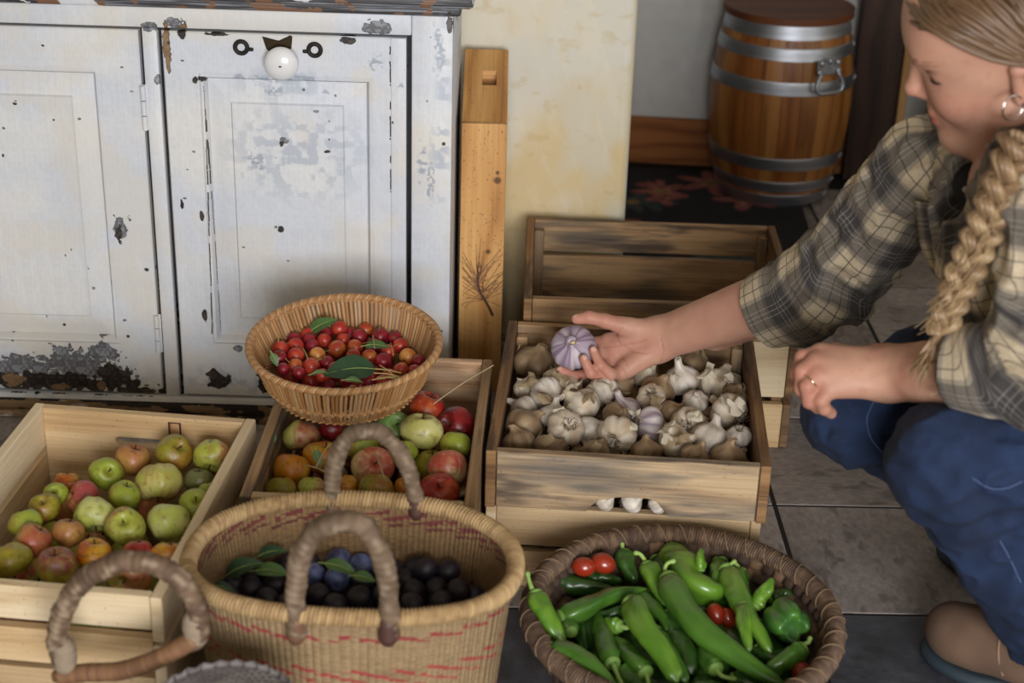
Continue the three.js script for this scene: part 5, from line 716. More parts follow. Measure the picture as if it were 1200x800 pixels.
  pepper('green pepper curving along the near left rim', [[150, 470, 0.130], [220, 482, 0.134], [300, 525, 0.134], [360, 580, 0.128], [400, 640, 0.118]], 78, 'mid', { blunt: 0.5 });
  pepper('small blunt green pepper showing its stem end', [[420, 378, 0.108], [395, 372, 0.104], [350, 360, 0.094]], 62, 'bright', { blunt: 0.6, stem: [[450, 384, 0.112], [500, 374, 0.116], [518, 380, 0.116]] });
  pepper('green pepper slanting down under the long pepper', [[470, 250, 0.100], [530, 290, 0.104], [585, 345, 0.104], [612, 400, 0.098]], 66, 'mid', { blunt: 0.25 });
  pepper('dark green pepper crossing beneath the long pepper', [[610, 340, 0.096], [650, 420, 0.094], [690, 500, 0.09], [700, 560, 0.086]], 84, 'dark', { blunt: 0.6 });
  pepper('green pepper below the long pepper with its cap forward', [[795, 545, 0.098], [765, 500, 0.098], [735, 445, 0.090]], 80, 'mid', { blunt: 0.6, stem: [[825, 575, 0.098], [870, 585, 0.096]] });
  pepper('broad lumpy green pepper at the back of the heap', [[625, 95, 0.108], [665, 150, 0.116], [710, 215, 0.118], [770, 245, 0.112], [815, 230, 0.104]], 118, 'bright', { blunt: 0.62, lump: 0.22 });
  pepper('little bright green pepper standing on end', [[735, 160, 0.128], [734, 125, 0.138], [737, 75, 0.150]], 46, 'bright', { blunt: 0.3 });
  pepper('flat ridged green pepper beside the bell pepper', [[838, 160, 0.118], [880, 250, 0.118], [930, 350, 0.116], [975, 420, 0.110], [1012, 480, 0.102]], 82, 'bright', { blunt: 0.4, lobes: 2, lump: 0.2, stem: [[850, 140, 0.126], [870, 125, 0.13]] });
  pepper('glossy pale green pepper tip beside the flat pepper', [[905, 300, 0.122], [905, 360, 0.122], [915, 430, 0.116], [925, 480, 0.108]], 60, 'bright', { blunt: 0.35, lump: 0.18 });
  pepper('small curved green pepper behind the bell pepper', [[950, 300, 0.108], [975, 262, 0.118], [1000, 225, 0.128], [1018, 192, 0.136]], 60, 'bright', { blunt: 0.3 });
  pepper('green pepper at the right rim with a curled stem', [[1130, 470, 0.108], [1085, 505, 0.106], [1030, 535, 0.10], [985, 560, 0.092]], 84, 'mid', { blunt: 0.5, stem: [[1142, 450, 0.114], [1160, 440, 0.118], [1165, 425, 0.122]] });
  pepper('dark green pepper down between the left peppers', [[265, 340, 0.088], [275, 410, 0.084], [290, 480, 0.078]], 64, 'dark', {});
  pepper('thin green pepper leaning on the back rim', [[895, 165, 0.112], [905, 220, 0.108], [930, 290, 0.098]], 52, 'mid', { stem: [[880, 140, 0.118], [865, 128, 0.122]] });
  pepper('dark green pepper along the back wall of the basket', [[500, 75, 0.094], [560, 85, 0.096], [640, 85, 0.096]], 60, 'dark', {}); pepper('green pepper at the near rim under the middle one', [[420, 560, 0.088], [490, 600, 0.088], [560, 640, 0.084]], 84, 'mid', { blunt: 0.6 }); pepper('dark green pepper lying near the front rim', [[700, 640, 0.085], [790, 640, 0.088], [900, 650, 0.086]], 84, 'dark', { blunt: 0.5 }); pepper('dark green pepper low beside the ridged pepper', [[780, 330, 0.078], [830, 420, 0.08], [900, 500, 0.078]], 78, 'dark', { blunt: 0.5 });
  pepper('green pepper beneath the level pepper at the left', [[230, 400, 0.100], [215, 360, 0.100], [205, 300, 0.098]], 66, 'mid', { blunt: 0.5 }); pepper('dark green pepper under the tip of the level pepper', [[455, 300, 0.100], [420, 330, 0.104], [380, 335, 0.104], [330, 330, 0.1]], 62, 'dark', { blunt: 0.4 }); pepper('slim bright pepper at the bottom of the heap', [[250, 560, 0.100], [300, 590, 0.104], [370, 640, 0.104]], 66, 'bright', { blunt: 0.5 }); pepper('green pepper between the middle pepper and the dark one', [[560, 400, 0.104], [600, 470, 0.104], [650, 545, 0.100], [680, 600, 0.094]], 70, 'mid', { blunt: 0.5 }); pepper('green pepper under the bell pepper', [[960, 470, 0.088], [1010, 500, 0.09], [1070, 480, 0.088]], 70, 'dark', { blunt: 0.6 }); pepper('dark green pepper against the right wall', [[1010, 270, 0.092], [1060, 260, 0.096], [1120, 290, 0.096]], 70, 'dark', { blunt: 0.6 }); pepper('bright green pepper tip by the back wall', [[820, 130, 0.108], [800, 170, 0.112], [790, 230, 0.108]], 66, 'mid', { blunt: 0.4 }); pepper('dark green pepper beside the standing stems', [[560, 120, 0.104], [590, 170, 0.106], [600, 230, 0.100]], 62, 'dark', { blunt: 0.4 }); pepper('green pepper low by the near rim', [[860, 590, 0.086], [940, 600, 0.088], [1040, 600, 0.084]], 80, 'dark', { blunt: 0.5 });
  { // a lower layer that fills the basket
    const q = rng(44); for (let i = 0; i < 22; i++) { const a = i * 2.4, r = 0.135 * Math.sqrt((i + 1) / 22), p = v3(cx + r * Math.sin(a), 0.058 + 0.016 * q(), cz + r * Math.cos(a)), d = v3(Math.cos(a + q()), 0, -Math.sin(a + q())).multiplyScalar(0.05); const f = thing('pepper', 'dark green pepper buried under the heap in the brown basket', 'pepper', p.toArray(), 0, 'buried green peppers in the brown basket'), [cA, cB] = greens.dark; part('body', tube([d.clone().negate(), v3(0, 0.006, 0), d], (t) => 0.021 * Math.sin(PI * clamp(0.12 + t * 0.8)) ** 0.6, 12, 16, (t) => mix3(cA, cB, t)), pepMat, f); part('calyx', new THREE.SphereGeometry(0.012, 10, 7).translate(-d.x, -d.y, -d.z), calM, f); }
  }
  { // bell pepper, blossom end towards the camera
    const p = U(1072, 355, 0.112), r = 86 / 3.3333 / FOCAL * depthOf(p), f = thing('bell_pepper', 'green bell pepper with its lobed end facing up', 'pepper', p.toArray());
    const g = sheet(48, 30, (s, t) => { const th = s * 2 * PI, ph = t * PI, sp = Math.sin(ph), cp = Math.cos(ph), e = Math.sign(cp) * Math.pow(Math.abs(cp), 0.7), lob = Math.pow(Math.abs(Math.cos(2 * th + 0.4)), 0.7), k = 0.74 + 0.28 * lob; const R3 = Math.pow(sp, 0.62) * k; return v3(R3 * Math.cos(th), e * 0.98 + 0.42 * (lob - 0.4) * Math.max(0, cp) * Math.exp(-((sp - 0.6) ** 2) * 9) - 0.34 * Math.exp(-((sp / 0.22) ** 2)) * (cp > 0 ? 1 : 0.8 * -1), R3 * Math.sin(th)); }, (s, t, q) => mix3(lin(0x47762c), lin(0x36622a), sstep(-0.4, 0.4, n3(q.x * 2, q.y * 2, q.z * 2))), true);
    part('body', g, pepMat, f); part('stem', tube([v3(0, -0.75, 0), v3(0, -1.05, 0), v3(0.15, -1.3, 0)], 0.1, 7, 6), stM, f); f.scale.set(r * 0.98, r * 1.1, r * 0.98); f.quaternion.setFromUnitVectors(v3(0, 1, 0), seen([0.12, -0.15, 0.95]).normalize());
  }
  // tomatoes
  const tomG = sheet(28, 18, (s, t) => { const th = s * 2 * PI, ph = t * PI; return v3(Math.sin(ph) * Math.cos(th), Math.cos(ph) * 1.22, Math.sin(ph) * Math.sin(th)); }, null, true), tomM = phys({ color: 0x8e2a14, roughness: 0.3, clearcoat: 0.4 });
  for (const [x, y, h, d, dx, dy, lab] of [[280, 146, 0.125, 78, 1, 0.1, 'small red plum tomato beside another by the back rim'], [356, 133, 0.125, 82, 1, 0.35, 'small red plum tomato touching the upright dark pepper'], [796, 332, 0.100, 74, 0.4, 1, 'small red plum tomato glimpsed beneath the long pepper'], [842, 345, 0.094, 66, 0.3, 1, 'dark red tomato beside the flat ridged pepper'], [1140, 570, 0.092, 90, 0.5, 1, 'dull red tomato low by the right rim']]) {
    const p = U(x, y, h), r = d / 2 / 3.3333 / FOCAL * depthOf(p), f = thing('tomato', lab, 'tomato', p.toArray()); part('skin', tomG, tomM, f); part('stem_scar', new THREE.SphereGeometry(0.14, 8, 5).scale(1, 0.3, 1).translate(0, 1.2, 0), stemMat, f); f.scale.setScalar(r); f.quaternion.setFromUnitVectors(v3(0, 1, 0), screenDir(dx, dy, 0.1).normalize()); }
}
// ================================================================ small grey basket with a ring handle, at the front
{
  const z0 = 1.262, c = onZ(262, 800, 1.33), o = thing('handled_basket', 'small grey woven basket with a hide bound ring handle', 'basket', [c.x + 0.005, 0, 1.375]); o.updateMatrixWorld(true);
  const loc = (x, y, z) => o.worldToLocal(onZ(x, y, z)), cols = [lin(0x6c5540), lin(0x503c2c), lin(0x8e7a64)];
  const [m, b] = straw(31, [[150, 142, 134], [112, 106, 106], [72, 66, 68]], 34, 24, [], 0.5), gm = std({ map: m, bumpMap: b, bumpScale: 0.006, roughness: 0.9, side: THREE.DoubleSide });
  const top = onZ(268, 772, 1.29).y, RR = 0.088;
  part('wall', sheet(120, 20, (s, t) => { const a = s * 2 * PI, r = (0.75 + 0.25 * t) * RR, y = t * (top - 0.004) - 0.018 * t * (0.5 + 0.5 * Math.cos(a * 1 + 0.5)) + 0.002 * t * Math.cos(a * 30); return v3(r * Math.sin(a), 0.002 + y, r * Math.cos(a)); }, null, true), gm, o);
  part('lid', sheet(80, 10, (s, t) => { const a = s * 2 * PI, r = RR * 0.97 * Math.max(t, 0.002); return v3(r * Math.sin(a), top - 0.008 - 0.018 * t * (0.5 + 0.5 * Math.cos(a + 0.5)) - 0.01 * (1 - t), r * Math.cos(a)); }, null, true), gm, o);
  const ring = [[78, 782], [68, 756], [72, 722], [88, 690], [115, 668], [150, 657], [186, 662], [212, 680], [228, 706], [234, 738], [226, 752]].map(([x, y]) => loc(x, y, z0));
  const hd = part('ring_handle', tube(ring, (t, a = 0) => 0.0118 * (1 + 0.05 * Math.cos(40 * 2 * PI * t + a) + 0.22 * n3(t * 26, Math.cos(a) * 1.5, Math.sin(a) * 1.5 + 4)), 12, 150, (t, a) => mix3(mix3(cols[0], cols[1], hsh(Math.floor(40 * t), 1, 5)), cols[2], sstep(0.2, 0.6, n3(t * 40, Math.cos(a) * 2, Math.sin(a) * 2)))), wrapMat, o, 'brown hide bound ring handle');
  const base = [[70, 790], [100, 786], [140, 784], [180, 772], [208, 758], [230, 744]].map(([x, y]) => loc(x, y + 2, z0 + 0.004));
  part('rim_bar', tube(base, (t, a = 0) => 0.0105 * (1 + 0.12 * Math.cos(46 * 2 * PI * t + a)), 10, 130, (t, a) => mix3(lin(0x86603f), lin(0x684831), hsh(Math.floor(46 * t), 2, 3))), wrapMat, o, 'rim wrapped in orange brown cord');
  for (const [x, y] of [[76, 770], [229, 738]]) { const p = loc(x, y, z0), q = part('lashing', tube([p.clone().add(v3(0, 0.016, 0)), p.clone().add(v3(0, -0.012, 0))], (t, a = 0) => 0.0138 * (1 + 0.1 * n3(t * 9, a * 2, x)), 12, 10), std({ color: 0x8c7c68, roughness: 0.9 }), o, 'frayed pale lashing'); }
}
// ================================================================ the person: fields of distance, meshed
const smin = (a, b, k) => { const h = Math.max(k - Math.abs(a - b), 0) / k; return Math.min(a, b) - h * h * k * 0.25; };
const smax = (a, b, k) => -smin(-a, -b, k);
function cap(a, b, ra, rb) {                                         // tapered capsule
  const ax = a.x, ay = a.y, az = a.z, dx = b.x - ax, dy = b.y - ay, dz = b.z - az, l2 = dx * dx + dy * dy + dz * dz || 1e-9;
  return (x, y, z) => { const px = x - ax, py = y - ay, pz = z - az; let t = (px * dx + py * dy + pz * dz) / l2; t = t < 0 ? 0 : t > 1 ? 1 : t; const qx = px - t * dx, qy = py - t * dy, qz = pz - t * dz; return Math.sqrt(qx * qx + qy * qy + qz * qz) - (ra + (rb - ra) * t); };
}
function ellip(c, X, Y, Z, r) {                                      // ellipsoid on axes X Y Z
  const [a, b, d] = r; return (x, y, z) => { const px = x - c.x, py = y - c.y, pz = z - c.z, u = (px * X.x + py * X.y + pz * X.z), v = (px * Y.x + py * Y.y + pz * Y.z), w = (px * Z.x + py * Z.y + pz * Z.z); const k0 = Math.sqrt((u / a) ** 2 + (v / b) ** 2 + (w / d) ** 2), k1 = Math.sqrt((u / a / a) ** 2 + (v / b / b) ** 2 + (w / d / d) ** 2); return k1 < 1e-9 ? -Math.min(a, b, d) : k0 * (k0 - 1) / k1; };
}
const blend = (list, k) => (x, y, z) => { let d = list[0](x, y, z); for (let i = 1; i < list.length; i++) d = smin(d, list[i](x, y, z), k); return d; };
function nets(lo, hi, c, fn, colFn) {                                // surface nets; whole blocks far from the surface are skipped
  const nx = Math.ceil((hi.x - lo.x) / c / 4) * 4 + 1, ny = Math.ceil((hi.y - lo.y) / c / 4) * 4 + 1, nz = Math.ceil((hi.z - lo.z) / c / 4) * 4 + 1, F = new Float32Array(nx * ny * nz), far = 3.5 * c * 1.75;
  for (let k = 0; k < nz; k += 4) for (let j = 0; j < ny; j += 4) for (let i = 0; i < nx; i += 4) {
    const d = fn(lo.x + (i + 1.5) * c, lo.y + (j + 1.5) * c, lo.z + (k + 1.5) * c), skip = Math.abs(d) > far;
    for (let kk = k; kk < Math.min(k + 4, nz); kk++) for (let jj = j; jj < Math.min(j + 4, ny); jj++) for (let ii = i; ii < Math.min(i + 4, nx); ii++) F[(kk * ny + jj) * nx + ii] = skip ? d : fn(lo.x + ii * c, lo.y + jj * c, lo.z + kk * c);
  }
  const id = new Int32Array(nx * ny * nz).fill(-1), pos = [], idx = [], sx = 1, sy = nx, sz = nx * ny, off = [0, sx, sy, sx + sy, sz, sz + sx, sz + sy, sz + sx + sy], E = [[0, 1], [2, 3], [4, 5], [6, 7], [0, 2], [1, 3], [4, 6], [5, 7], [0, 4], [1, 5], [2, 6], [3, 7]];
  for (let k = 0; k < nz - 1; k++) for (let j = 0; j < ny - 1; j++) for (let i = 0; i < nx - 1; i++) {
    const o = (k * ny + j) * nx + i; let m = 0; for (let q = 0; q < 8; q++) if (F[o + off[q]] < 0) m |= 1 << q; if (m === 0 || m === 255) continue;
    let X = 0, Y = 0, Z = 0, n = 0; for (const [a, b] of E) { const A = F[o + off[a]], B = F[o + off[b]]; if ((A < 0) === (B < 0)) continue; const t = A / (A - B); X += (a & 1) + ((b & 1) - (a & 1)) * t; Y += ((a >> 1) & 1) + (((b >> 1) & 1) - ((a >> 1) & 1)) * t; Z += (a >> 2) + ((b >> 2) - (a >> 2)) * t; n++; }
    id[o] = pos.length / 3; pos.push(lo.x + (i + X / n) * c, lo.y + (j + Y / n) * c, lo.z + (k + Z / n) * c);
  }
  const quad = (a, b, d, e, flip) => { if (a < 0 || b < 0 || d < 0 || e < 0) return; if (flip) idx.push(a, d, b, a, e, d); else idx.push(a, b, d, a, d, e); };
  for (let k = 1; k < nz - 1; k++) for (let j = 1; j < ny - 1; j++) for (let i = 1; i < nx - 1; i++) {
    const o = (k * ny + j) * nx + i, a = F[o] < 0;
    if (a !== F[o + sx] < 0) quad(id[o - sy - sz], id[o - sz], id[o], id[o - sy], !a);
    if (a !== F[o + sy] < 0) quad(id[o - sx - sz], id[o - sx], id[o], id[o - sz], !a);
    if (a !== F[o + sz] < 0) quad(id[o - sx - sy], id[o - sy], id[o], id[o - sx], !a);
  }
  const nrm = new Float32Array(pos.length), e = c * 0.6, col = colFn ? new Float32Array(pos.length) : null;
  for (let q = 0; q < pos.length; q += 3) { const x = pos[q], y = pos[q + 1], z = pos[q + 2]; let a = fn(x + e, y, z) - fn(x - e, y, z), b = fn(x, y + e, z) - fn(x, y - e, z), d = fn(x, y, z + e) - fn(x, y, z - e); const l = Math.hypot(a, b, d) || 1; nrm[q] = a / l; nrm[q + 1] = b / l; nrm[q + 2] = d / l; if (col) { const k = colFn(x, y, z); col[q] = k[0]; col[q + 1] = k[1]; col[q + 2] = k[2]; } }
  const g = new THREE.BufferGeometry(); g.setAttribute('position', new THREE.Float32BufferAttribute(pos, 3)); g.setAttribute('normal', new THREE.BufferAttribute(nrm, 3)); if (col) g.setAttribute('color', new THREE.BufferAttribute(col, 3)); g.setIndex(idx); return g;
}
const bounds = (pts, m) => { const b = new THREE.Box3().setFromPoints(pts); return [b.min.subScalar(m), b.max.addScalar(m)]; };

const person = thing('person', 'person in a checked flannel shirt and blue jeans squatting beside the garlic', 'person', [0.62, 0, 0.86]); person.updateMatrixWorld(true);
const PO = person.position.clone(), toLocal = (g) => g.translate(-PO.x, -PO.y, -PO.z), bodyGeos = [];
// joints
const J = { shR: onZ(1092, 190, 0.66), elR: onZ(972, 330, 0.55), wrR: onZ(774, 397, 0.462), shL: onZ(1245, 235, 0.98), elL: onZ(1222, 436, 1.03), wrL: onZ(1040, 437, 0.905), knR: onZ(1003, 484, 0.80), anR: v3(0.685, 0.095, 0.665), hipR: onZ(1310, 350, 0.745), knL: onZ(1112, 540, 0.985), anL: v3(0.612, 0.09, 0.912), hipL: v3(0.80, 0.38, 0.96), pel: v3(0.78, 0.40, 0.86), waist: v3(0.68, 0.48, 0.84), chest: v3(0.540, 0.600, 0.835), neck: v3(0.470, 0.715, 0.860) };
const HF = v3(-0.8963, -0.416, -0.1536), HU = v3(-0.4434, 0.8355, 0.3246), HS = v3(0.0067, -0.359, 0.9333), HO = v3(0.4276, 0.8602, 0.8377), HK = 1.026;
const hp = (f, u, s) => HO.clone().addScaledVector(HF, f * HK).addScaledVector(HU, u * HK).addScaledVector(HS, s * HK);
const skinA = lin(0xbc917a), skinB = lin(0xa87864), skinR = lin(0xa86052);
// ---- head
{
  const E = (f, u, s, a, b, c) => ellip(hp(f, u, s), HF, HU, HS, [a * HK, b * HK, c * HK]), C = (a, b, r0, r1) => cap(hp(...a), hp(...b), r0 * HK, r1 * HK);
  const solid = [E(-0.012, 0.040, 0, 0.094, 0.085, 0.074), E(0.030, 0.010, 0, 0.062, 0.085, 0.066), E(0.046, -0.045, 0, 0.042, 0.062, 0.050), C([0.082, -0.097, -0.011], [0.082, -0.097, 0.011], 0.0185, 0.0185), C([0.055, -0.108, 0], [0.0, -0.098, 0], 0.024, 0.03), C([0.012, -0.06, 0.052], [0.068, -0.098, 0.016], 0.016, 0.017), C([0.012, -0.06, -0.052], [0.068, -0.098, -0.016], 0.016, 0.017), E(0.058, -0.026, 0.034, 0.026, 0.026, 0.022), E(0.058, -0.026, -0.034, 0.026, 0.026, 0.022), C([0.079, 0.044, -0.034], [0.079, 0.044, 0.034], 0.012, 0.012), E(0.056, 0.070, 0, 0.033, 0.040, 0.052)];
  const nose = blend([C([0.085, 0.030, 0], [0.108, -0.018, 0], 0.0072, 0.0085), E(0.110, -0.021, 0, 0.0098, 0.0090, 0.0105), E(0.098, -0.026, 0.0105, 0.0088, 0.0070, 0.0062), E(0.098, -0.026, -0.0105, 0.0088, 0.0070, 0.0062)], 0.008);
  const lips = blend([C([0.0965, -0.0550, -0.013], [0.0965, -0.0550, 0.013], 0.0066, 0.0066), C([0.0955, -0.0668, -0.011], [0.0955, -0.0668, 0.011], 0.0076, 0.0076), E(0.088, -0.046, 0, 0.013, 0.016, 0.020), E(0.080, -0.062, 0, 0.018, 0.022, 0.030)], 0.006);
  const eyes = [1, -1].map((s) => E(0.0690, 0.0205, 0.0375 * s, 0.0135, 0.0125, 0.0150)), sockets = [1, -1].map((s) => E(0.090, 0.021, 0.041 * s, 0.013, 0.0100, 0.021));
  const ears = [1, -1].map((s) => blend([C([-0.004, -0.024, 0.071 * s], [-0.010, 0.020, 0.078 * s], 0.0075, 0.0075), C([-0.010, 0.020, 0.078 * s], [-0.026, 0.014, 0.082 * s], 0.006, 0.006), C([-0.026, 0.014, 0.082 * s], [-0.022, -0.012, 0.080 * s], 0.006, 0.006), C([-0.022, -0.012, 0.08 * s], [-0.006, -0.028, 0.073 * s], 0.006, 0.0075)], 0.006));
  const neck = [C([-0.030, -0.05, 0], [-0.058, -0.125, 0.0], 0.050, 0.052)]; const nk = cap(hp(-0.03, -0.06, 0), J.neck.clone().add(v3(0.0, -0.02, 0)), 0.048, 0.054);
  const S = blend(solid, 0.030), mouthLine = C([0.1045, -0.0608, -0.018], [0.1045, -0.0608, 0.018], 0.001, 0.001);
  const field = (x, y, z) => { let d = S(x, y, z); for (const q of sockets) d = smax(d, -q(x, y, z), 0.014); d = smin(d, nose(x, y, z), 0.012); d = smin(d, lips(x, y, z), 0.010); for (const q of eyes) d = smin(d, q(x, y, z), 0.007); for (const q of ears) d = smin(d, q(x, y, z), 0.005); d = smin(d, nk(x, y, z), 0.035); const ml = mouthLine(x, y, z); d += 0.0024 * Math.exp(-((ml / 0.0022) ** 2)); return d; };
  const el = (p) => { const q = p.clone().sub(HO).divideScalar(HK); return [q.dot(HF), q.dot(HU), q.dot(HS)]; };
  const col = (x, y, z) => { const [f, u, s] = el(v3(x, y, z)), as = Math.abs(s); let c = mix3(skinA, skinB, 0.5 + 0.5 * n3(x * 30, y * 30, z * 30, 4)); const fr = sstep(0.35, 0.7, n3(x * 160, y * 160, z * 160, 8)); c = mix3(c, lin(0xa8745e), fr * 0.35);
    c = mix3(c, skinR, 0.45 * Math.exp(-((f - 0.07) ** 2 + (u + 0.025) ** 2 + (as - 0.04) ** 2) / 0.0007) + 0.35 * Math.exp(-((f - 0.112) ** 2 + (u + 0.026) ** 2) / 0.0002));
    if (f > 0.082 && Math.abs(u + 0.061) < 0.0135 && as < 0.023) { const k = Math.abs(u + 0.061 + 0.1 * as * 0.3); c = mix3(c, lin(0xa24c46), 0.75 * sstep(0.0125, 0.008, k) * sstep(0.023, 0.017, as)); }
    if (f > 0.06 && as > 0.014 && as < 0.060 && Math.abs(u - 0.0495 + (as - 0.03) * 0.15) < 0.0042) c = mix3(c, lin(0x6c4c38), 0.65 * sstep(-0.3, 0.2, n3(s * 300, u * 600, 1)));
    if (f > 0.06 && Math.abs(u - 0.0130) < 0.0016 && as > 0.022 && as < 0.053) c = mix3(c, lin(0x4a3026), 0.8); return c; };
  const b = [HO.clone().subScalar(0.20), HO.clone().addScalar(0.20)]; b[1].y = HO.y + 0.15; b[0].y = HO.y - 0.17;
  bodyGeos.push(nets(b[0], b[1], 0.0028, field, col));
  // lashes, earring
  const dk = std({ color: 0x3a281e, roughness: 0.8 });
  person.userData.lash = undefined; delete person.userData.lash;
  part('eyelashes', toLocal(tube([hp(0.0640, 0.0145, 0.0545), hp(0.0765, 0.0112, 0.0490), hp(0.0822, 0.0104, 0.041), hp(0.0830, 0.0110, 0.030)], (t) => 0.0011 * Math.sin(PI * clamp(t + 0.06, 0, 1)) + 0.0004, 6, 14)), dk, person);
  const er = new THREE.TorusGeometry(0.0145, 0.0013, 8, 40), em = std({ color: 0xcfcac2, metalness: 1, roughness: 0.2 }); er.rotateY(0.5); er.translate(...onZ(1187, 126, hp(-0.006, -0.03, 0.078).z + 0.01).toArray()); part('earring', toLocal(er), em, person, 'thin silver hoop earring');
}
// ---- reaching arm with its hand: places given around the held bulb in camera-aligned metres
{
  const s = depthOf(HELD.c) / FOCAL, Q = (x, y, t) => HELD.c.clone().addScaledVector(RGT, (x - 672) * s).addScaledVector(UPV, -(y - 407) * s).addScaledVector(FWD, -t);
  const K = (a, b, ra, rb) => cap(Q(...a), Q(...b), ra, rb), ch = (pts, r) => pts.slice(1).map((p, i) => K(pts[i], p, r[i], r[i + 1]));
  const W1 = Q(775, 389, -0.008), W2 = Q(775, 404, -0.008), F1 = J.elR.clone().add(v3(0, 0.012, 0)), F2 = J.elR.clone().add(v3(0, -0.010, 0));
  const arm = blend([cap(W1, F1, 0.0235, 0.043), cap(W2, F2, 0.0235, 0.041), cap(Q(838, 384, 0), J.elR, 0.036, 0.046)], 0.02);
  const palm = blend([K([772, 390, -0.008], [714, 398, -0.022], 0.0165, 0.0115), K([772, 396, -0.010], [708, 413, -0.024], 0.0165, 0.0115), K([772, 403, -0.008], [714, 428, -0.016], 0.0165, 0.0115), K([770, 409, -0.004], [727, 437, -0.002], 0.0165, 0.0115), K([762, 387, 0.002], [729, 382, 0.006], 0.0175, 0.0135), K([764, 411, 0.002], [736, 430, 0.006], 0.0165, 0.0135), K([745, 398, -0.006], [722, 408, -0.014], 0.016, 0.013)], 0.014);
  const fingers = [
    ch([[735, 383, 0.006], [709, 376, 0.010], [690, 372, 0.010], [675, 374, 0.008]], [0.0135, 0.0112, 0.0098, 0.0078]),
    ch([[714, 400, -0.021], [692, 403, -0.042], [670, 402, -0.046], [652, 405, -0.036]], [0.0108, 0.0095, 0.0088, 0.0075]),
    ch([[708, 414, -0.023], [691, 437, -0.018], [673, 441, -0.004], [657, 434, 0.004]], [0.0108, 0.0096, 0.0088, 0.0074]),
    ch([[714, 428, -0.014], [704, 443, 0.012], [691, 436, 0.031], [683, 420, 0.0345]], [0.0108, 0.0095, 0.0087, 0.0072]),
    ch([[727, 437, 0.0], [715, 438, 0.020], [702, 427, 0.031], [694, 410, 0.0285]], [0.0104, 0.0088, 0.0079, 0.0066])].map((f) => blend(f, 0.004));
  const creases = [[[703, 407, 0], [722, 405, 0], [742, 402, 0], [757, 398, 0]], [[728, 384, 0], [722, 392, 0], [726, 402, 0], [742, 412, 0], [760, 414, 0]], [[712, 420, 0], [722, 426, 0], [728, 434, 0]], [[772, 396, 0], [776, 412, 0], [774, 424, 0]], [[726, 416, 0], [733, 424, 0], [736, 434, 0]]].flatMap((l) => l.slice(1).map((p, i) => [l[i], p]));
  const cd = (x, y, z) => { const px = x - HELD.c.x, py = y - HELD.c.y, pz = z - HELD.c.z, X = (px * RGT.x + py * RGT.y + pz * RGT.z) / s + 672, Y = -(px * UPV.x + py * UPV.y + pz * UPV.z) / s + 407, T = -(px * FWD.x + py * FWD.y + pz * FWD.z); if (T < -0.012) return 9; let m = 9; for (const [[ax, ay], [bx2, by2]] of creases) { const dx = bx2 - ax, dy = by2 - ay, t = clamp(((X - ax) * dx + (Y - ay) * dy) / (dx * dx + dy * dy)); m = Math.min(m, Math.hypot(X - ax - t * dx, Y - ay - t * dy)); } return m; };
  const joints = [[709, 376, 0.010], [690, 372, 0.010], [691, 437, -0.018], [704, 443, 0.012], [691, 436, 0.031], [715, 438, 0.020], [702, 427, 0.031]].map((q) => Q(...q));
  const field = (x, y, z) => { let d = smin(arm(x, y, z), palm(x, y, z), 0.02), e = fingers[0](x, y, z); d = smin(d, e, 0.008); for (let i = 1; i < 5; i++) d = smin(d, fingers[i](x, y, z), 0.0045); if (Math.abs(d) < 0.006) { d += 0.0010 * Math.exp(-((cd(x, y, z) / 0.9) ** 2)) + 0.0004 * n3(x * 90, y * 90, z * 90, 3); } return d; };
  const nails = [[674, 370, 0.010], [684, 417, 0.041], [695, 408, 0.034], [655, 430, 0.008]].map((q) => Q(...q));
  const col = (x, y, z) => { const p = v3(x, y, z); let c = mix3(skinA, lin(0xb07e6c), 0.5 + 0.5 * n3(x * 45, y * 45, z * 45, 4)); const k = cd(x, y, z); c = mix3(c, lin(0xa86658), 0.4 * Math.exp(-((k / 0.9) ** 2))); let jd = 1; for (const j of joints) jd = Math.min(jd, p.distanceTo(j)); const X = p.clone().sub(HELD.c).dot(RGT) / s + 672; c = mix3(c, lin(0xb87464), 0.45 * sstep(735, 690, X)); for (const n of nails) c = mix3(c, lin(0xd8ac9c), 0.8 * sstep(0.0058, 0.0042, p.distanceTo(n))); const vein = sstep(0.45, 0.6, n3(x * 28 + 3, y * 60, z * 60, 12)); return mix3(c, lin(0xa98a84), vein * 0.18 * sstep(770, 800, X)); };
  bodyGeos.push(nets(...bounds([Q(645, 407, 0.03), Q(700, 355, -0.05), Q(700, 458, 0.05), J.elR, F1, F2], 0.016), 0.0025, field, col));
}
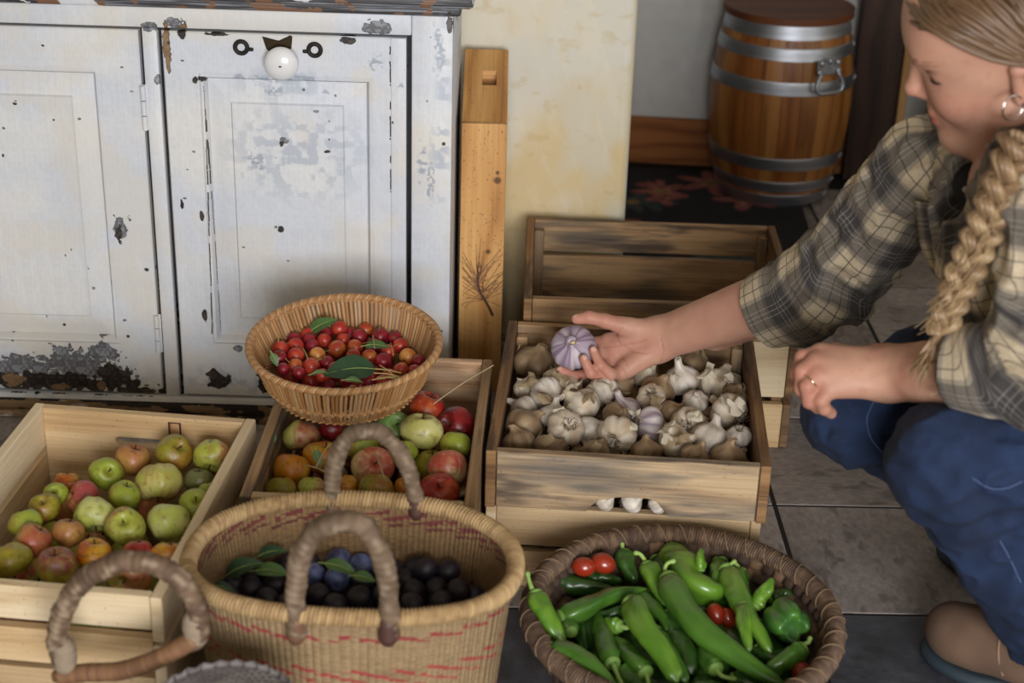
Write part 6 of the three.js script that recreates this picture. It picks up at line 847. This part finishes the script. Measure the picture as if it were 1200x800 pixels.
// ---- resting arm and hand, hanging over the far knee
let ringSpot;
{
  const B = onZ(975, 432, 0.875), s = depthOf(B) / FOCAL, Q = (x, y, t) => B.clone().addScaledVector(RGT, (x - 975) * s).addScaledVector(UPV, -(y - 432) * s).addScaledVector(FWD, -t);
  const K = (a, b, ra, rb) => cap(Q(...a), Q(...b), ra, rb), ch = (pts, r) => blend(pts.slice(1).map((p, i) => K(pts[i], p, r[i], r[i + 1])), 0.004), wr = [1040, 437, -0.004];
  const arm = blend([cap(Q(1040, 428, -0.006), J.elL.clone().add(v3(0, 0.01, 0)), 0.0245, 0.044), cap(Q(1040, 446, -0.002), J.elL.clone().add(v3(0, -0.008, 0)), 0.0245, 0.042)], 0.02);
  const palm = blend([K([1036, 426, -0.004], [966, 414, -0.016], 0.020, 0.0135), K([1036, 434, 0.002], [956, 425, 0.0], 0.020, 0.0135), K([1036, 442, 0.006], [957, 440, 0.010], 0.020, 0.013), K([1036, 448, 0.006], [970, 456, 0.012], 0.020, 0.012)], 0.014);
  const fingers = [ch([[966, 414, -0.016], [944, 419, -0.018], [938, 440, -0.022], [946, 458, -0.030]], [0.012, 0.010, 0.0092, 0.008]), ch([[956, 425, 0], [940, 435, 0.002], [940, 456, -0.006], [952, 470, -0.018]], [0.012, 0.0102, 0.0092, 0.008]), ch([[957, 440, 0.010], [944, 452, 0.012], [948, 470, 0.004], [960, 478, -0.01]], [0.0118, 0.010, 0.009, 0.008]), ch([[970, 456, 0.012], [960, 468, 0.013], [965, 478, 0.006], [975, 484, -0.006]], [0.0112, 0.0092, 0.0084, 0.0074]), ch([[1010, 420, -0.018], [985, 412, -0.032], [968, 422, -0.040], [958, 436, -0.044]], [0.014, 0.011, 0.010, 0.0085])];
  const field = (x, y, z) => { let d = smin(arm(x, y, z), palm(x, y, z), 0.02); for (const f of fingers) d = smin(d, f(x, y, z), 0.005); return d + (Math.abs(d) < 0.006 ? 0.0006 * n3(x * 80, y * 80, z * 80, 3) : 0); };
  const col = (x, y, z) => { const p = v3(x, y, z), X = p.clone().sub(B).dot(RGT) / s + 975; let c = mix3(skinA, skinB, 0.5 + 0.5 * n3(x * 40, y * 40, z * 40, 4)); c = mix3(c, lin(0xb07262), 0.5 * sstep(975, 940, X)); return mix3(c, lin(0xa8705c), 0.3 * sstep(0.35, 0.7, n3(x * 150, y * 150, z * 150, 8))); };
  bodyGeos.push(nets(...bounds([Q(930, 400, -0.05), Q(975, 492, 0.03), J.elL], 0.05), 0.0028, field, col));
  const c = Q(947.5, 447, 0.0115), d = Q(944, 452, 0.012).sub(Q(957, 440, 0.010)).normalize(), t = new THREE.TorusGeometry(0.0112, 0.0013, 8, 30).applyQuaternion(new THREE.Quaternion().setFromUnitVectors(v3(0, 0, 1), d)).translate(c.x, c.y, c.z);
  part('finger_ring', toLocal(t), std({ color: 0xd8c9a0, metalness: 1, roughness: 0.2 }), person, 'beaded gold ring');
}
// ---- torso and legs under the clothes
{
  const f = blend([cap(J.pel, J.waist, 0.13, 0.11), cap(J.waist, J.chest, 0.11, 0.115), cap(J.shR.clone().add(v3(0.03, -0.02, 0.02)), J.shL, 0.03, 0.034), cap(J.chest, J.neck, 0.08, 0.050), ellip(onZ(1186, 214, 0.835), v3(1, 0, 0), v3(0, 1, 0), v3(0, 0, 1), [0.046, 0.06, 0.05]), cap(J.shR, J.elR, 0.046, 0.038), cap(J.shL, J.elL, 0.046, 0.038), cap(J.hipR, J.knR, 0.078, 0.050), cap(J.hipL, J.knL, 0.078, 0.052), cap(J.knR, J.anR, 0.048, 0.034), cap(J.knL, J.anL, 0.05, 0.034)], 0.03);
  const sk = (x, y, z) => mix3(skinA, skinB, 0.5 + 0.5 * n3(x * 30, y * 30, z * 30, 4));
  bodyGeos.push(nets(v3(0.18, 0.04, 0.45), v3(1.0, 0.82, 1.14), 0.010, f, sk));
}
part('body', toLocal(merge(bodyGeos)), phys({ vertexColors: true, roughness: 0.52, specularIntensity: 0.6 }), person);

// ================================================================ clothes
// cut out of the field with uv in metres taken along and around the nearest bone
function boneUV(g, bones) {
  const k = g.toNonIndexed(), p = k.attributes.position, uv = new Float32Array(p.count * 2), c = v3(), q = v3();
  for (const b of bones) { b.d = b.b.clone().sub(b.a); b.L = b.d.length(); b.d.divideScalar(b.L); b.x = b.ref.clone().addScaledVector(b.d, -b.ref.dot(b.d)).normalize(); b.y = new V3().crossVectors(b.d, b.x); }
  for (let i = 0; i < p.count; i += 3) {
    c.set(0, 0, 0); for (let j = 0; j < 3; j++) c.add(q.fromBufferAttribute(p, i + j)); c.divideScalar(3); let best = null, bd = 1e9;
    for (const b of bones) { const r = c.clone().sub(b.a), t = clamp(r.dot(b.d), 0, b.L), d = r.addScaledVector(b.d, -t).length() - b.r; if (d < bd) { bd = d; best = b; } }
    let a0 = null; const near = (a, r) => (a - r > PI ? a - 2 * PI : a - r < -PI ? a + 2 * PI : a);
    for (let j = 0; j < 3; j++) {
      q.fromBufferAttribute(p, i + j); const one = (b) => { const r = q.clone().sub(b.a); return [Math.atan2(r.dot(b.y), r.dot(b.x)), r.dot(b.d) + (b.v0 ?? 0)]; };
      let [a, v] = one(best); a = a0 === null ? a : near(a, a0); if (a0 === null) a0 = a; let R = best.r;
      const mate = best.mate; if (mate) { const joint = best.first ? best.b : best.a, n = best.d.clone().add(mate.d).normalize(), s = q.clone().sub(joint).dot(n) * (best.first ? 1 : -1), w = 0.5 * sstep(-0.06, 0.0, Math.min(s, 0)); const [a2, v2] = one(mate); a = lerp(a, near(a2, a), w); v = lerp(v, v2, w); R = lerp(R, mate.r, w); }
      uv[(i + j) * 2] = a * R + (best.u0 ?? 0); uv[(i + j) * 2 + 1] = v;
    }
  }
  k.setAttribute('uv', new THREE.BufferAttribute(uv, 2)); return k;
}
const fold = (x, y, z, s) => Math.abs(n3(x * 16 + s, y * 16, z * 16, 5)) - 0.3;
{
  // checked flannel: one repeat is 98 mm
  const th = (t) => { const g = t > 0.02 && t < 0.56 ? 1 : 0, d = t > 0.08 && t < 0.50 ? 1 : 0; let l = 0; for (const q of [0.68, 0.86]) if (Math.abs(t - q) < 0.009) l = 1; let w = 0; for (const q of [0.22, 0.29, 0.36]) if (Math.abs(t - q) < 0.006) w = 1; return [g, d, l, w]; };
  const cloth = dtex(512, 512, (u, v) => { const a = th(u), b = th(v), weave = ((Math.floor(u * 256) + Math.floor(v * 256)) & 2) ? 1 : 0; let c = [182, 166, 140]; const k = weave ? a : b; c = mix3(c, [92, 88, 85], 0.40 * (a[0] + b[0])); c = mix3(c, [44, 41, 42], 0.36 * (a[1] + b[1])); if (a[2] || b[2]) c = mix3(c, [44, 40, 40], k[2] ? 0.7 : 0.4); if (a[3] || b[3]) c = mix3(c, [196, 190, 182], k[3] ? 0.5 : 0.2); const n = 0.9 + 0.2 * pn(u * 128, v * 128, 128, 128, 3); return [c[0] * n, c[1] * n, c[2] * n]; });
  cloth.repeat.set(1 / 0.098, 1 / 0.098); const tb = dtex(128, 128, (u, v) => { const n = 120 + 60 * Math.sin(u * 2 * PI * 32) * Math.sin(v * 2 * PI * 32) + 60 * pn(u * 32, v * 32, 32, 32, 4); return [n, n, n]; }, false); tb.repeat.set(12, 12);
  const flannel = phys({ map: cloth, bumpMap: tb, bumpScale: 0.0008, roughness: 0.95, sheen: 0.25, sheenRoughness: 0.7, sheenColor: new THREE.Color(0xb0aaa0) });
  const cufR = onZ(893, 366, 0.507), cufL = onZ(1120, 430, 0.965), dR = J.elR.clone().sub(cufR).normalize(), dL = J.elL.clone().sub(cufL).normalize();
  const R1 = cap(J.shR, J.elR, 0.066, 0.064), R2 = cap(J.elR, cufR.clone().addScaledVector(dR, -0.03), 0.064, 0.052), L1 = cap(J.shL, J.elL, 0.066, 0.060), L2 = cap(J.elL, cufL.clone().addScaledVector(dL, -0.03), 0.060, 0.045), bag = cap(J.elR.clone().add(v3(-0.005, -0.03, 0.012)), onZ(945, 392, 0.535), 0.034, 0.018);
  const tor = blend([cap(J.pel, J.waist, 0.168, 0.148), cap(J.waist, J.chest, 0.140, 0.125), cap(J.shR.clone().lerp(J.chest, 0.25), J.shL, 0.062, 0.066), cap(J.chest, J.neck, 0.10, 0.062), ellip(v3(0.488, 0.585, 0.80), v3(1, 0, 0), v3(0, 1, 0), v3(0, 0, 1), [0.080, 0.09, 0.12])], 0.05);
  const inR = cap(cufR.clone().addScaledVector(dR, 0.03), J.wrR, 0.030, 0.026), inL = cap(cufL.clone().addScaledVector(dL, 0.03), J.wrL, 0.028, 0.024), neckHole = cap(J.neck.clone().add(v3(0.0, -0.01, 0)), hp(-0.02, -0.10, 0), 0.058, 0.066);
  const vee = cap(onZ(1150, 190, 0.86), onZ(1116, 250, 0.81), 0.050, 0.026);    // open front
  const pl = (p, d) => (x, y, z) => -((x - p.x) * d.x + (y - p.y) * d.y + (z - p.z) * d.z);
  const cutR = pl(cufR, dR), cutL = pl(cufL, dL);
  const rollR = cap(cufR.clone().addScaledVector(dR, 0.006), cufR.clone().addScaledVector(dR, 0.046), 0.058, 0.062), rollL = cap(cufL.clone().addScaledVector(dL, 0.006), cufL.clone().addScaledVector(dL, 0.05), 0.050, 0.056), endR = pl(cufR.clone().addScaledVector(dR, 0.052), dR.clone().negate()), endL = pl(cufL.clone().addScaledVector(dL, 0.056), dL.clone().negate());
  const field = (x, y, z) => {
    let r = smin(smin(R1(x, y, z), R2(x, y, z), 0.03), bag(x, y, z), 0.03), l = smin(L1(x, y, z), L2(x, y, z), 0.03), t = tor(x, y, z); const near = Math.min(r, l, t);
    if (near < 0.03) { const cw = clamp(Math.min(Math.hypot(x - cufR.x, y - cufR.y, z - cufR.z), Math.hypot(x - cufL.x, y - cufL.y, z - cufL.z)) / 0.11 - 0.45), w = cw * (0.017 * fold(x, y * 1.2, z, 2) + 0.012 * fold(x * 2.1, y * 2.1, z * 2.1, 9)), sl = cw * 0.004 * Math.sin((x * 0.8 + y * 1.0) * 130 + 5 * n3(x * 9, y * 9, z * 9, 7)); r += w + sl * sstep(0.10, 0.0, Math.hypot(x - J.elR.x, y - J.elR.y, z - J.elR.z) - 0.03); l += w; t += w * 1.2; }
    const k1 = Math.max(rollR(x, y, z) + 0.003 * n3(x * 40, y * 40, z * 40, 3), endR(x, y, z)), k2 = Math.max(rollL(x, y, z) + 0.003 * n3(x * 40, y * 40, z * 40, 3), endL(x, y, z));
    r = smin(r, k1, 0.006); r = smax(r, cutR(x, y, z), 0.004); r = smax(r, -inR(x, y, z) + 0.004, 0.004); l = smin(l, k2, 0.006); l = smax(l, cutL(x, y, z), 0.004); l = smax(l, -inL(x, y, z) + 0.004, 0.004);
    t = smax(t, -neckHole(x, y, z), 0.006); t = smax(t, -vee(x, y, z), 0.006); let d = smin(smin(t, r, 0.022), l, 0.022); return d; };
  const up = v3(0.2, 1, 0.3), bones = [{ a: J.pel, b: J.neck, r: 0.13, ref: v3(0, 0, 1), u0: 0.03 }, { a: J.shR, b: J.elR, r: 0.062, ref: up }, { a: J.elR, b: cufR, r: 0.058, ref: up, v0: J.shR.distanceTo(J.elR) }, { a: J.shL, b: J.elL, r: 0.062, ref: v3(1, 0, 0.2), u0: 0.02 }, { a: J.elL, b: cufL, r: 0.054, ref: v3(0, 1, 0.4), v0: J.shL.distanceTo(J.elL) }];
  for (const [i, j] of [[1, 2], [3, 4]]) { bones[i].mate = bones[j]; bones[j].mate = bones[i]; bones[i].first = true; bones[j].u0 = bones[i].u0; }
  const g = nets(v3(0.16, 0.24, 0.43), v3(0.98, 0.83, 1.14), 0.0046, field);
  part('shirt', toLocal(boneUV(g, bones)), flannel, person, 'grey and cream checked flannel shirt with rolled sleeves');
  // collar: two folded flaps
  const flap = (pts, n) => { const f = (s, t) => { const i = s * (pts.length - 1), k = Math.min(pts.length - 2, Math.floor(i)), e = i - k, a = pts[k][0].clone().lerp(pts[k + 1][0], e), b = pts[k][1].clone().lerp(pts[k + 1][1], e), m = a.clone().lerp(b, t); return m.addScaledVector(n, 0.010 * Math.sin(t * PI) + 0.003 * n3(s * 5, t * 3, n.x)); }; const a = sheet(16, 8, f), uv = a.attributes.uv; for (let i = 0; i < uv.count; i++) uv.setXY(i, uv.getX(i) * 0.16, uv.getY(i) * 0.07); return a; };
  const fl2 = phys({ map: cloth, bumpMap: tb, bumpScale: 0.0008, roughness: 0.95, side: THREE.DoubleSide });
  part('collar', toLocal(flap([[onZ(1128, 150, 0.72), onZ(1085, 178, 0.70)], [onZ(1120, 185, 0.735), onZ(1088, 215, 0.715)], [onZ(1106, 232, 0.75), onZ(1094, 252, 0.74)], [onZ(1102, 268, 0.755), onZ(1100, 272, 0.755)]], v3(-0.3, 0.4, 0.8).normalize())), fl2, person, 'checked shirt collar');
  part('placket', toLocal(flap([[onZ(1104, 240, 0.768), onZ(1072, 235, 0.735)], [onZ(1112, 280, 0.775), onZ(1078, 285, 0.745)], [onZ(1126, 322, 0.785), onZ(1090, 315, 0.755)], [onZ(1140, 345, 0.80), onZ(1104, 335, 0.775)]], v3(-0.4, 0.2, 0.9).normalize())), fl2, person, 'open shirt front edge');
  part('undershirt', toLocal(nets(v3(0.34, 0.42, 0.62), v3(0.66, 0.76, 0.99), 0.007, blend([cap(J.waist, J.chest, 0.116, 0.112), ellip(v3(0.492, 0.590, 0.805), v3(1, 0, 0), v3(0, 1, 0), v3(0, 0, 1), [0.076, 0.086, 0.11]), cap(J.chest, onZ(1150, 215, 0.80), 0.07, 0.035)], 0.03))), std({ color: 0x121114, roughness: 0.9 }), person, 'black undershirt');
}
{ // jeans
  const den = dtex(512, 512, (u, v) => { const tw = 0.5 + 0.5 * Math.sin((u * 128 + v * 128) * 2 * PI), n = fbm(u * 6, v * 6, 6, 6, 4, 4), m = pn(u * 200, v * 60, 200, 60, 3); let c = mix3([11, 26, 52], [27, 49, 86], clamp(n * 1.2 - 0.2)); const k = 0.82 + 0.16 * tw + 0.16 * m; return [c[0] * k, c[1] * k, c[2] * k]; }); den.repeat.set(5, 5);
  const db = dtex(256, 256, (u, v) => { const n = 128 + 90 * Math.sin((u * 64 + v * 64) * 2 * PI); return [n, n, n]; }, false); db.repeat.set(10, 10);
  const denim = phys({ map: den, bumpMap: db, bumpScale: 0.0006, roughness: 0.9 });
  const hem = J.anL.clone().add(v3(0.0, 0.024, 0)), dh = J.knL.clone().sub(J.anL).normalize(), hemR = J.anR.clone(), dhR = J.knR.clone().sub(J.anR).normalize();
  const parts = [[cap(J.hipL, J.knL, 0.10, 0.068), cap(J.knL, J.anL, 0.066, 0.068), ellip(J.knL.clone().lerp(J.anL, 0.4).add(v3(0.03, 0.01, 0)), v3(1, 0, 0), v3(0, 1, 0), v3(0, 0, 1), [0.06, 0.09, 0.06])], [cap(J.hipR, J.knR, 0.10, 0.064), cap(J.knR, J.anR, 0.062, 0.054)], [cap(J.pel, J.waist, 0.145, 0.13)]].map((l) => blend(l, 0.035));
  const hv = (p, d) => (x, y, z) => -((x - p.x) * d.x + (y - p.y) * d.y + (z - p.z) * d.z); const c1 = hv(hem, dh), c2 = hv(hemR, dhR);
  const field = (x, y, z) => { let a = parts[0](x, y, z), b = parts[1](x, y, z), t = parts[2](x, y, z); const m = Math.min(a, b, t); if (m < 0.03) { const w = 0.011 * fold(x * 0.9, y * 0.9, z * 0.9, 21) + 0.008 * fold(x * 2.2, y * 2.2, z * 2.2, 33), kn = 0.0035 * Math.sin((x * 0.6 - y * 1.1) * 120 + 4 * n3(x * 9, y * 9, z * 9, 3)), e = sstep(0.07, 0.02, Math.abs(Math.hypot(x - J.knL.x - 0.06, y - J.knL.y + 0.03, z - J.knL.z) - 0.06)); a += w + kn * e; b += w; t += w; } a = smax(a, c1(x, y, z), 0.003); b = smax(b, c2(x, y, z), 0.003); return smin(smin(a, b, 0.012), t, 0.03); };
  const g = nets(v3(0.19, 0.03, 0.48), v3(1.0, 0.56, 1.13), 0.0062, field);
  part('jeans', toLocal(boneUV(g, [{ a: J.hipL, b: J.knL, r: 0.08, ref: v3(0, 1, 0) }, { a: J.knL, b: J.anL, r: 0.064, ref: v3(-1, 0, 0), v0: 0.4 }, { a: J.hipR, b: J.knR, r: 0.08, ref: v3(0, 1, 0) }, { a: J.knR, b: J.anR, r: 0.06, ref: v3(-1, 0, 0), v0: 0.4 }])), denim, person, 'dark blue denim jeans');
  // seam stitching along the outside of the shin and a hem stitch
  const thread = std({ color: 0x44567a, roughness: 0.9 }), onCloth = (px, py) => { const d = ray(px, py).normalize(), q = CAM.clone(); for (let t = 0; t < 400; t++) { const e = field(q.x, q.y, q.z); if (e < 0.0005) break; q.addScaledVector(d, Math.max(0.0008, e * 0.6)); } return q.addScaledVector(d, -0.0006); };
  for (const line of [[[1172, 634], [1180, 648], [1188, 664], [1196, 682]], [[1024, 470], [1016, 490], [1020, 512], [1034, 530]], [[1140, 560], [1158, 571], [1178, 572], [1198, 564]]]) part('seam', toLocal(tube(line.map(([x, y]) => onCloth(x, y)), 0.0010, 5, 30)), thread, person, 'pale stitched seam of the jeans');
  // shoes and socks
  const sock = (an, to) => cap(an.clone().add(v3(0.0, 0.03, 0)), an.clone().add(v3(to.x * 0.02, -0.03, to.z * 0.02)), 0.042, 0.040);
  const foot = (an, dir, name, sideL) => {
    const X = dir.clone().setY(0).normalize(), Z = v3(-X.z, 0, X.x), P = (f, u, s) => v3(an.x, 0, an.z).addScaledVector(X, f).add(v3(0, u, 0)).addScaledVector(Z, s);
    const up = blend([cap(P(-0.05, 0.055, 0), P(0.05, 0.058, 0), 0.038, 0.040), cap(P(0.05, 0.056, 0), P(0.155, 0.046, 0.0), 0.041, 0.036), cap(P(0.0, 0.07, 0), P(0.01, 0.098, 0), 0.040, 0.042), ellip(P(0.13, 0.045, 0), X, v3(0, 1, 0), Z, [0.065, 0.034, 0.047])], 0.03);
    const hole = cap(P(-0.005, 0.10, 0), P(0.0, 0.16, 0), 0.036, 0.04), flo = (x, y, z) => 0.016 - y, f = (x, y, z) => { let d = smax(up(x, y, z), flo(x, y, z), 0.004); d = smax(d, -hole(x, y, z), 0.004); return d + 0.0015 * n3(x * 40, y * 40, z * 40, 3); };
    const o2 = part('shoe', toLocal(nets(...bounds([P(-0.10, 0.0, -0.06), P(0.21, 0.15, 0.06), P(-0.1, 0, 0.06), P(0.21, 0.15, -0.06)], 0.01), 0.0045, f, (x, y, z) => mix3(lin(0x6e5644), lin(0x584335), 0.5 + 0.5 * n3(x * 25, y * 25, z * 25, 2)))), std({ vertexColors: true, roughness: 0.95 }), person, 'brown suede shoe');
    const so = blend([ellip(P(0.125, 0.010, 0), X, v3(0, 1, 0), Z, [0.078, 0.02, 0.054]), ellip(P(-0.02, 0.010, 0), X, v3(0, 1, 0), Z, [0.08, 0.02, 0.046]), cap(P(-0.03, 0.01, 0), P(0.12, 0.01, 0), 0.03, 0.03)], 0.02);
    part('seam', toLocal(tube([P(0.075, 0.030, 0.052), P(0.085, 0.065, 0.045), P(0.092, 0.088, 0.020), P(0.092, 0.090, -0.015), P(0.085, 0.066, -0.044), P(0.075, 0.030, -0.052)].map((q) => { const n = v3(); for (let it = 0; it < 6; it++) { const e = 0.001, d = f(q.x, q.y, q.z); n.set(f(q.x + e, q.y, q.z) - d, f(q.x, q.y + e, q.z) - d, f(q.x, q.y, q.z + e) - d).normalize(); q.addScaledVector(n, -d); } return q; }), 0.0018, 6, 30)), std({ color: 0x8a705a, roughness: 0.95 }), o2, 'raised seam across the shoe');
    part('sole', toLocal(nets(...bounds([P(-0.12, 0.0, -0.07), P(0.22, 0.04, 0.07), P(-0.12, 0, 0.07), P(0.22, 0.04, -0.07)], 0.012), 0.005, (x, y, z) => Math.max(so(x, y, z), y - 0.020, 0.0008 - y))), std({ color: 0x23313a, roughness: 0.7 }), o2, 'dark blue rubber sole');
    const wool = std({ vertexColors: true, roughness: 1 }); part('sock', toLocal(nets(...bounds([P(0, 0.05, 0), P(0.02, 0.15, 0)], 0.06), 0.0045, (x, y, z) => cap(P(0.004, 0.07, 0), P(0.0, 0.14, 0), 0.0385, 0.040)(x, y, z) + 0.0008 * Math.sin(y * 1200), (x, y, z) => (n3(x * 90, y * 90, z * 90, 6) > 0.1 ? lin(0x8a1a2c) : lin(0x5c1020)))), wool, person, 'red patterned sock');
  };
  foot(J.anL.clone().add(v3(0.012, 0, 0.012)), v3(-0.86, 0, -0.5), 'near', 1); foot(J.anR, v3(-0.86, 0, -0.5), 'far', -1);
}
// ---- hair
{
  const hairM = phys({ vertexColors: true, roughness: 0.45, sheen: 0.2, sheenColor: new THREE.Color(0xd8b888), sheenRoughness: 0.4 }), rr = rng(77);
  const tone = (k) => mix3(mix3(lin(0x4e3826), lin(0x86694c), k), lin(0xb39a74), Math.max(0, k - 0.6) * 1.6);
  // smooth cap under the strands
  const capG = sheet(48, 28, (s, t) => { const a = s * 2 * PI, ph = t * PI * 0.80, f = Math.cos(ph), R = Math.sin(ph); const u0 = 0.045 + 0.087 * f, ff = -0.020 + 0.097 * R * Math.cos(a), ss = 0.078 * R * Math.sin(a); return hp(ff - 0.018 * (1 - f), u0 + 0.004 * n3(a * 4, t * 8, 3), ss); }, (s, t) => tone(0.25 + 0.2 * n3(s * 60, t * 3, 2)), true);
  const front = []; { const p = capG.attributes.position, ix = capG.index.array, keep = [], q = v3(); for (let i = 0; i < ix.length; i += 3) { let ok = true; for (let j = 0; j < 3; j++) { q.fromBufferAttribute(p, ix[i + j]).sub(HO).divideScalar(HK); const f = q.dot(HF), u = q.dot(HU); if (f > 0.055 - (0.105 - u) * 0.30 && u < 0.112) ok = false; if (f > -0.030 && u < 0.030) ok = false; if (f > -0.055 && u < -0.02) ok = false; } if (ok) keep.push(ix[i], ix[i + 1], ix[i + 2]); } capG.setIndex(keep); }
  capG.translate(-PO.x, -PO.y, -PO.z);
  const strands = [];
  // locks combed from the parting back over the ear into the plait
  const tail0 = onZ(1192, 178, 0.985);
  for (let i = 0; i < 150; i++) { const k = i / 149, sd = i % 5 === 4 ? -1 : 1, fr = lerp(0.082, -0.085, k) + 0.004 * (rr() - 0.5), s0 = (rr() * 0.05) * sd, top = fr > -0.02 ? 0.132 - 0.9 * (fr + 0.01) ** 2 * 4.5 - 0.6 * s0 * s0 * 8 : 0.046 + 0.086 * Math.sqrt(Math.max(0, 1 - ((fr + 0.018) / 0.104) ** 2 - (s0 / 0.09) ** 2));
    const a = hp(fr, top, s0), m1 = hp(fr - 0.022, Math.min(top, 0.10) - 0.005 + 0.008 * rr(), (0.062 + 0.012 * rr()) * sd), m2 = hp(lerp(0.028, -0.075, k) - 0.018, 0.048 + 0.012 * rr(), (0.081 + 0.006 * rr()) * sd), m3 = hp(-0.045 - 0.03 * k, 0.0 + 0.01 * rr(), (0.078 + 0.006 * rr()) * sd), m4 = hp(-0.060, -0.045, 0.062 * sd), e = sd > 0 ? tail0.clone().add(v3(0.016 * (rr() - 0.5), 0.016 * (rr() - 0.5), 0.016 * (rr() - 0.5))) : hp(-0.085, -0.05, 0); const t0 = 0.02 + 0.42 * rr(), c = tone(t0), c2 = tone(clamp(t0 + 0.15));
    strands.push(tube([a, m1, m2, m3, m4, e], (t) => 0.0036 * (0.6 + 0.6 * Math.sin(PI * clamp(t * 0.9 + 0.08))), 5, 20, (t) => mix3(c, c2, t))); }
  const hair = part('hair', capG, std({ vertexColors: true, roughness: 0.6, side: THREE.DoubleSide }), person, 'dark blond hair drawn back over the ear');
  const lk = part('hair_locks', toLocal(merge(strands)), hairM, hair); lk.userData.kind = 'stuff';
  // plait
  const path = new THREE.CatmullRomCurve3([onZ(1200, 165, 0.97), onZ(1190, 195, 1.0), onZ(1172, 235, 1.0), onZ(1150, 280, 0.985), onZ(1128, 325, 0.975), onZ(1112, 362, 0.97), onZ(1102, 392, 0.965)]), turns = 3.6;
  for (let k = 0; k < 3; k++) { const bunch = []; for (let w = 0; w < 9; w++) { const pts = [], ow = w / 9 * 2 * PI; for (let i = 0; i <= 44; i++) { const t = i / 44, p = path.getPointAt(t), tg = path.getTangentAt(t), side = new V3().crossVectors(tg, FWD).normalize(), out = FWD.clone().negate(), ph = t * turns * 2 * PI + k * 2 * PI / 3, sz = lerp(1.15, 0.72, t); p.addScaledVector(side, 0.0165 * sz * Math.cos(ph)).addScaledVector(out, 0.010 * sz * Math.sin(2 * ph)); p.addScaledVector(side, 0.0075 * sz * Math.cos(ow + t * 5)).addScaledVector(out, 0.0075 * sz * Math.sin(ow + t * 5)); pts.push(p); } const c = tone(0.35 + 0.6 * rr()); bunch.push(tube(pts, (t) => 0.0046 * lerp(1.1, 0.75, t), 6, 90, (t) => mix3(c, tone(0.95), t * 0.5))); } part('plait_strand', toLocal(merge(bunch)), hairM, hair).userData.kind = 'stuff'; }
  const ends = []; for (let i = 0; i < 46; i++) { const a = onZ(1102 + 10 * (rr() - 0.5), 388 + 8 * (rr() - 0.5), 0.965 + 0.012 * (rr() - 0.5)), ex = 1060 + rr() * 48, ey = 425 + rr() * 32; const b = onZ(lerp(1102, ex, 0.5) + 8 * (rr() - 0.5), 410 + 6 * rr(), 0.97), c = onZ(ex, ey, 0.985 + 0.02 * rr()), k = tone(0.6 + 0.4 * rr()); ends.push(tube([a, b, c], (t) => 0.0030 * (1.05 - t), 5, 14, () => k)); }
  for (let i = 0; i < 26; i++) { const t = rr() * 0.9, p = path.getPointAt(t), q = path.getPointAt(Math.min(1, t + 0.15 + 0.1 * rr())); p.addScaledVector(RGT, 0.025 * (rr() - 0.5)); q.addScaledVector(RGT, 0.06 * (rr() - 0.6)); const k = tone(0.7 + 0.3 * rr()); ends.push(tube([p, p.clone().lerp(q, 0.5).addScaledVector(FWD, -0.02), q], 0.0008, 4, 10, () => k)); }
  const s1 = [[1104, 395, 0.97], [1108, 420, 0.98], [1110, 442, 0.99], [1102, 458, 0.99], [1090, 462, 0.985]].map((q) => onZ(...q)); ends.push(tube(s1, 0.0016, 5, 24, () => tone(0.9)));
  part('plait_end', toLocal(merge(ends)), hairM, hair, 'loose blond end of the plait').userData.kind = 'stuff';
}
scene.traverse((o) => { if (o.isMesh) o.castShadow = o.receiveShadow = true; });
renderer.render(scene, camera);
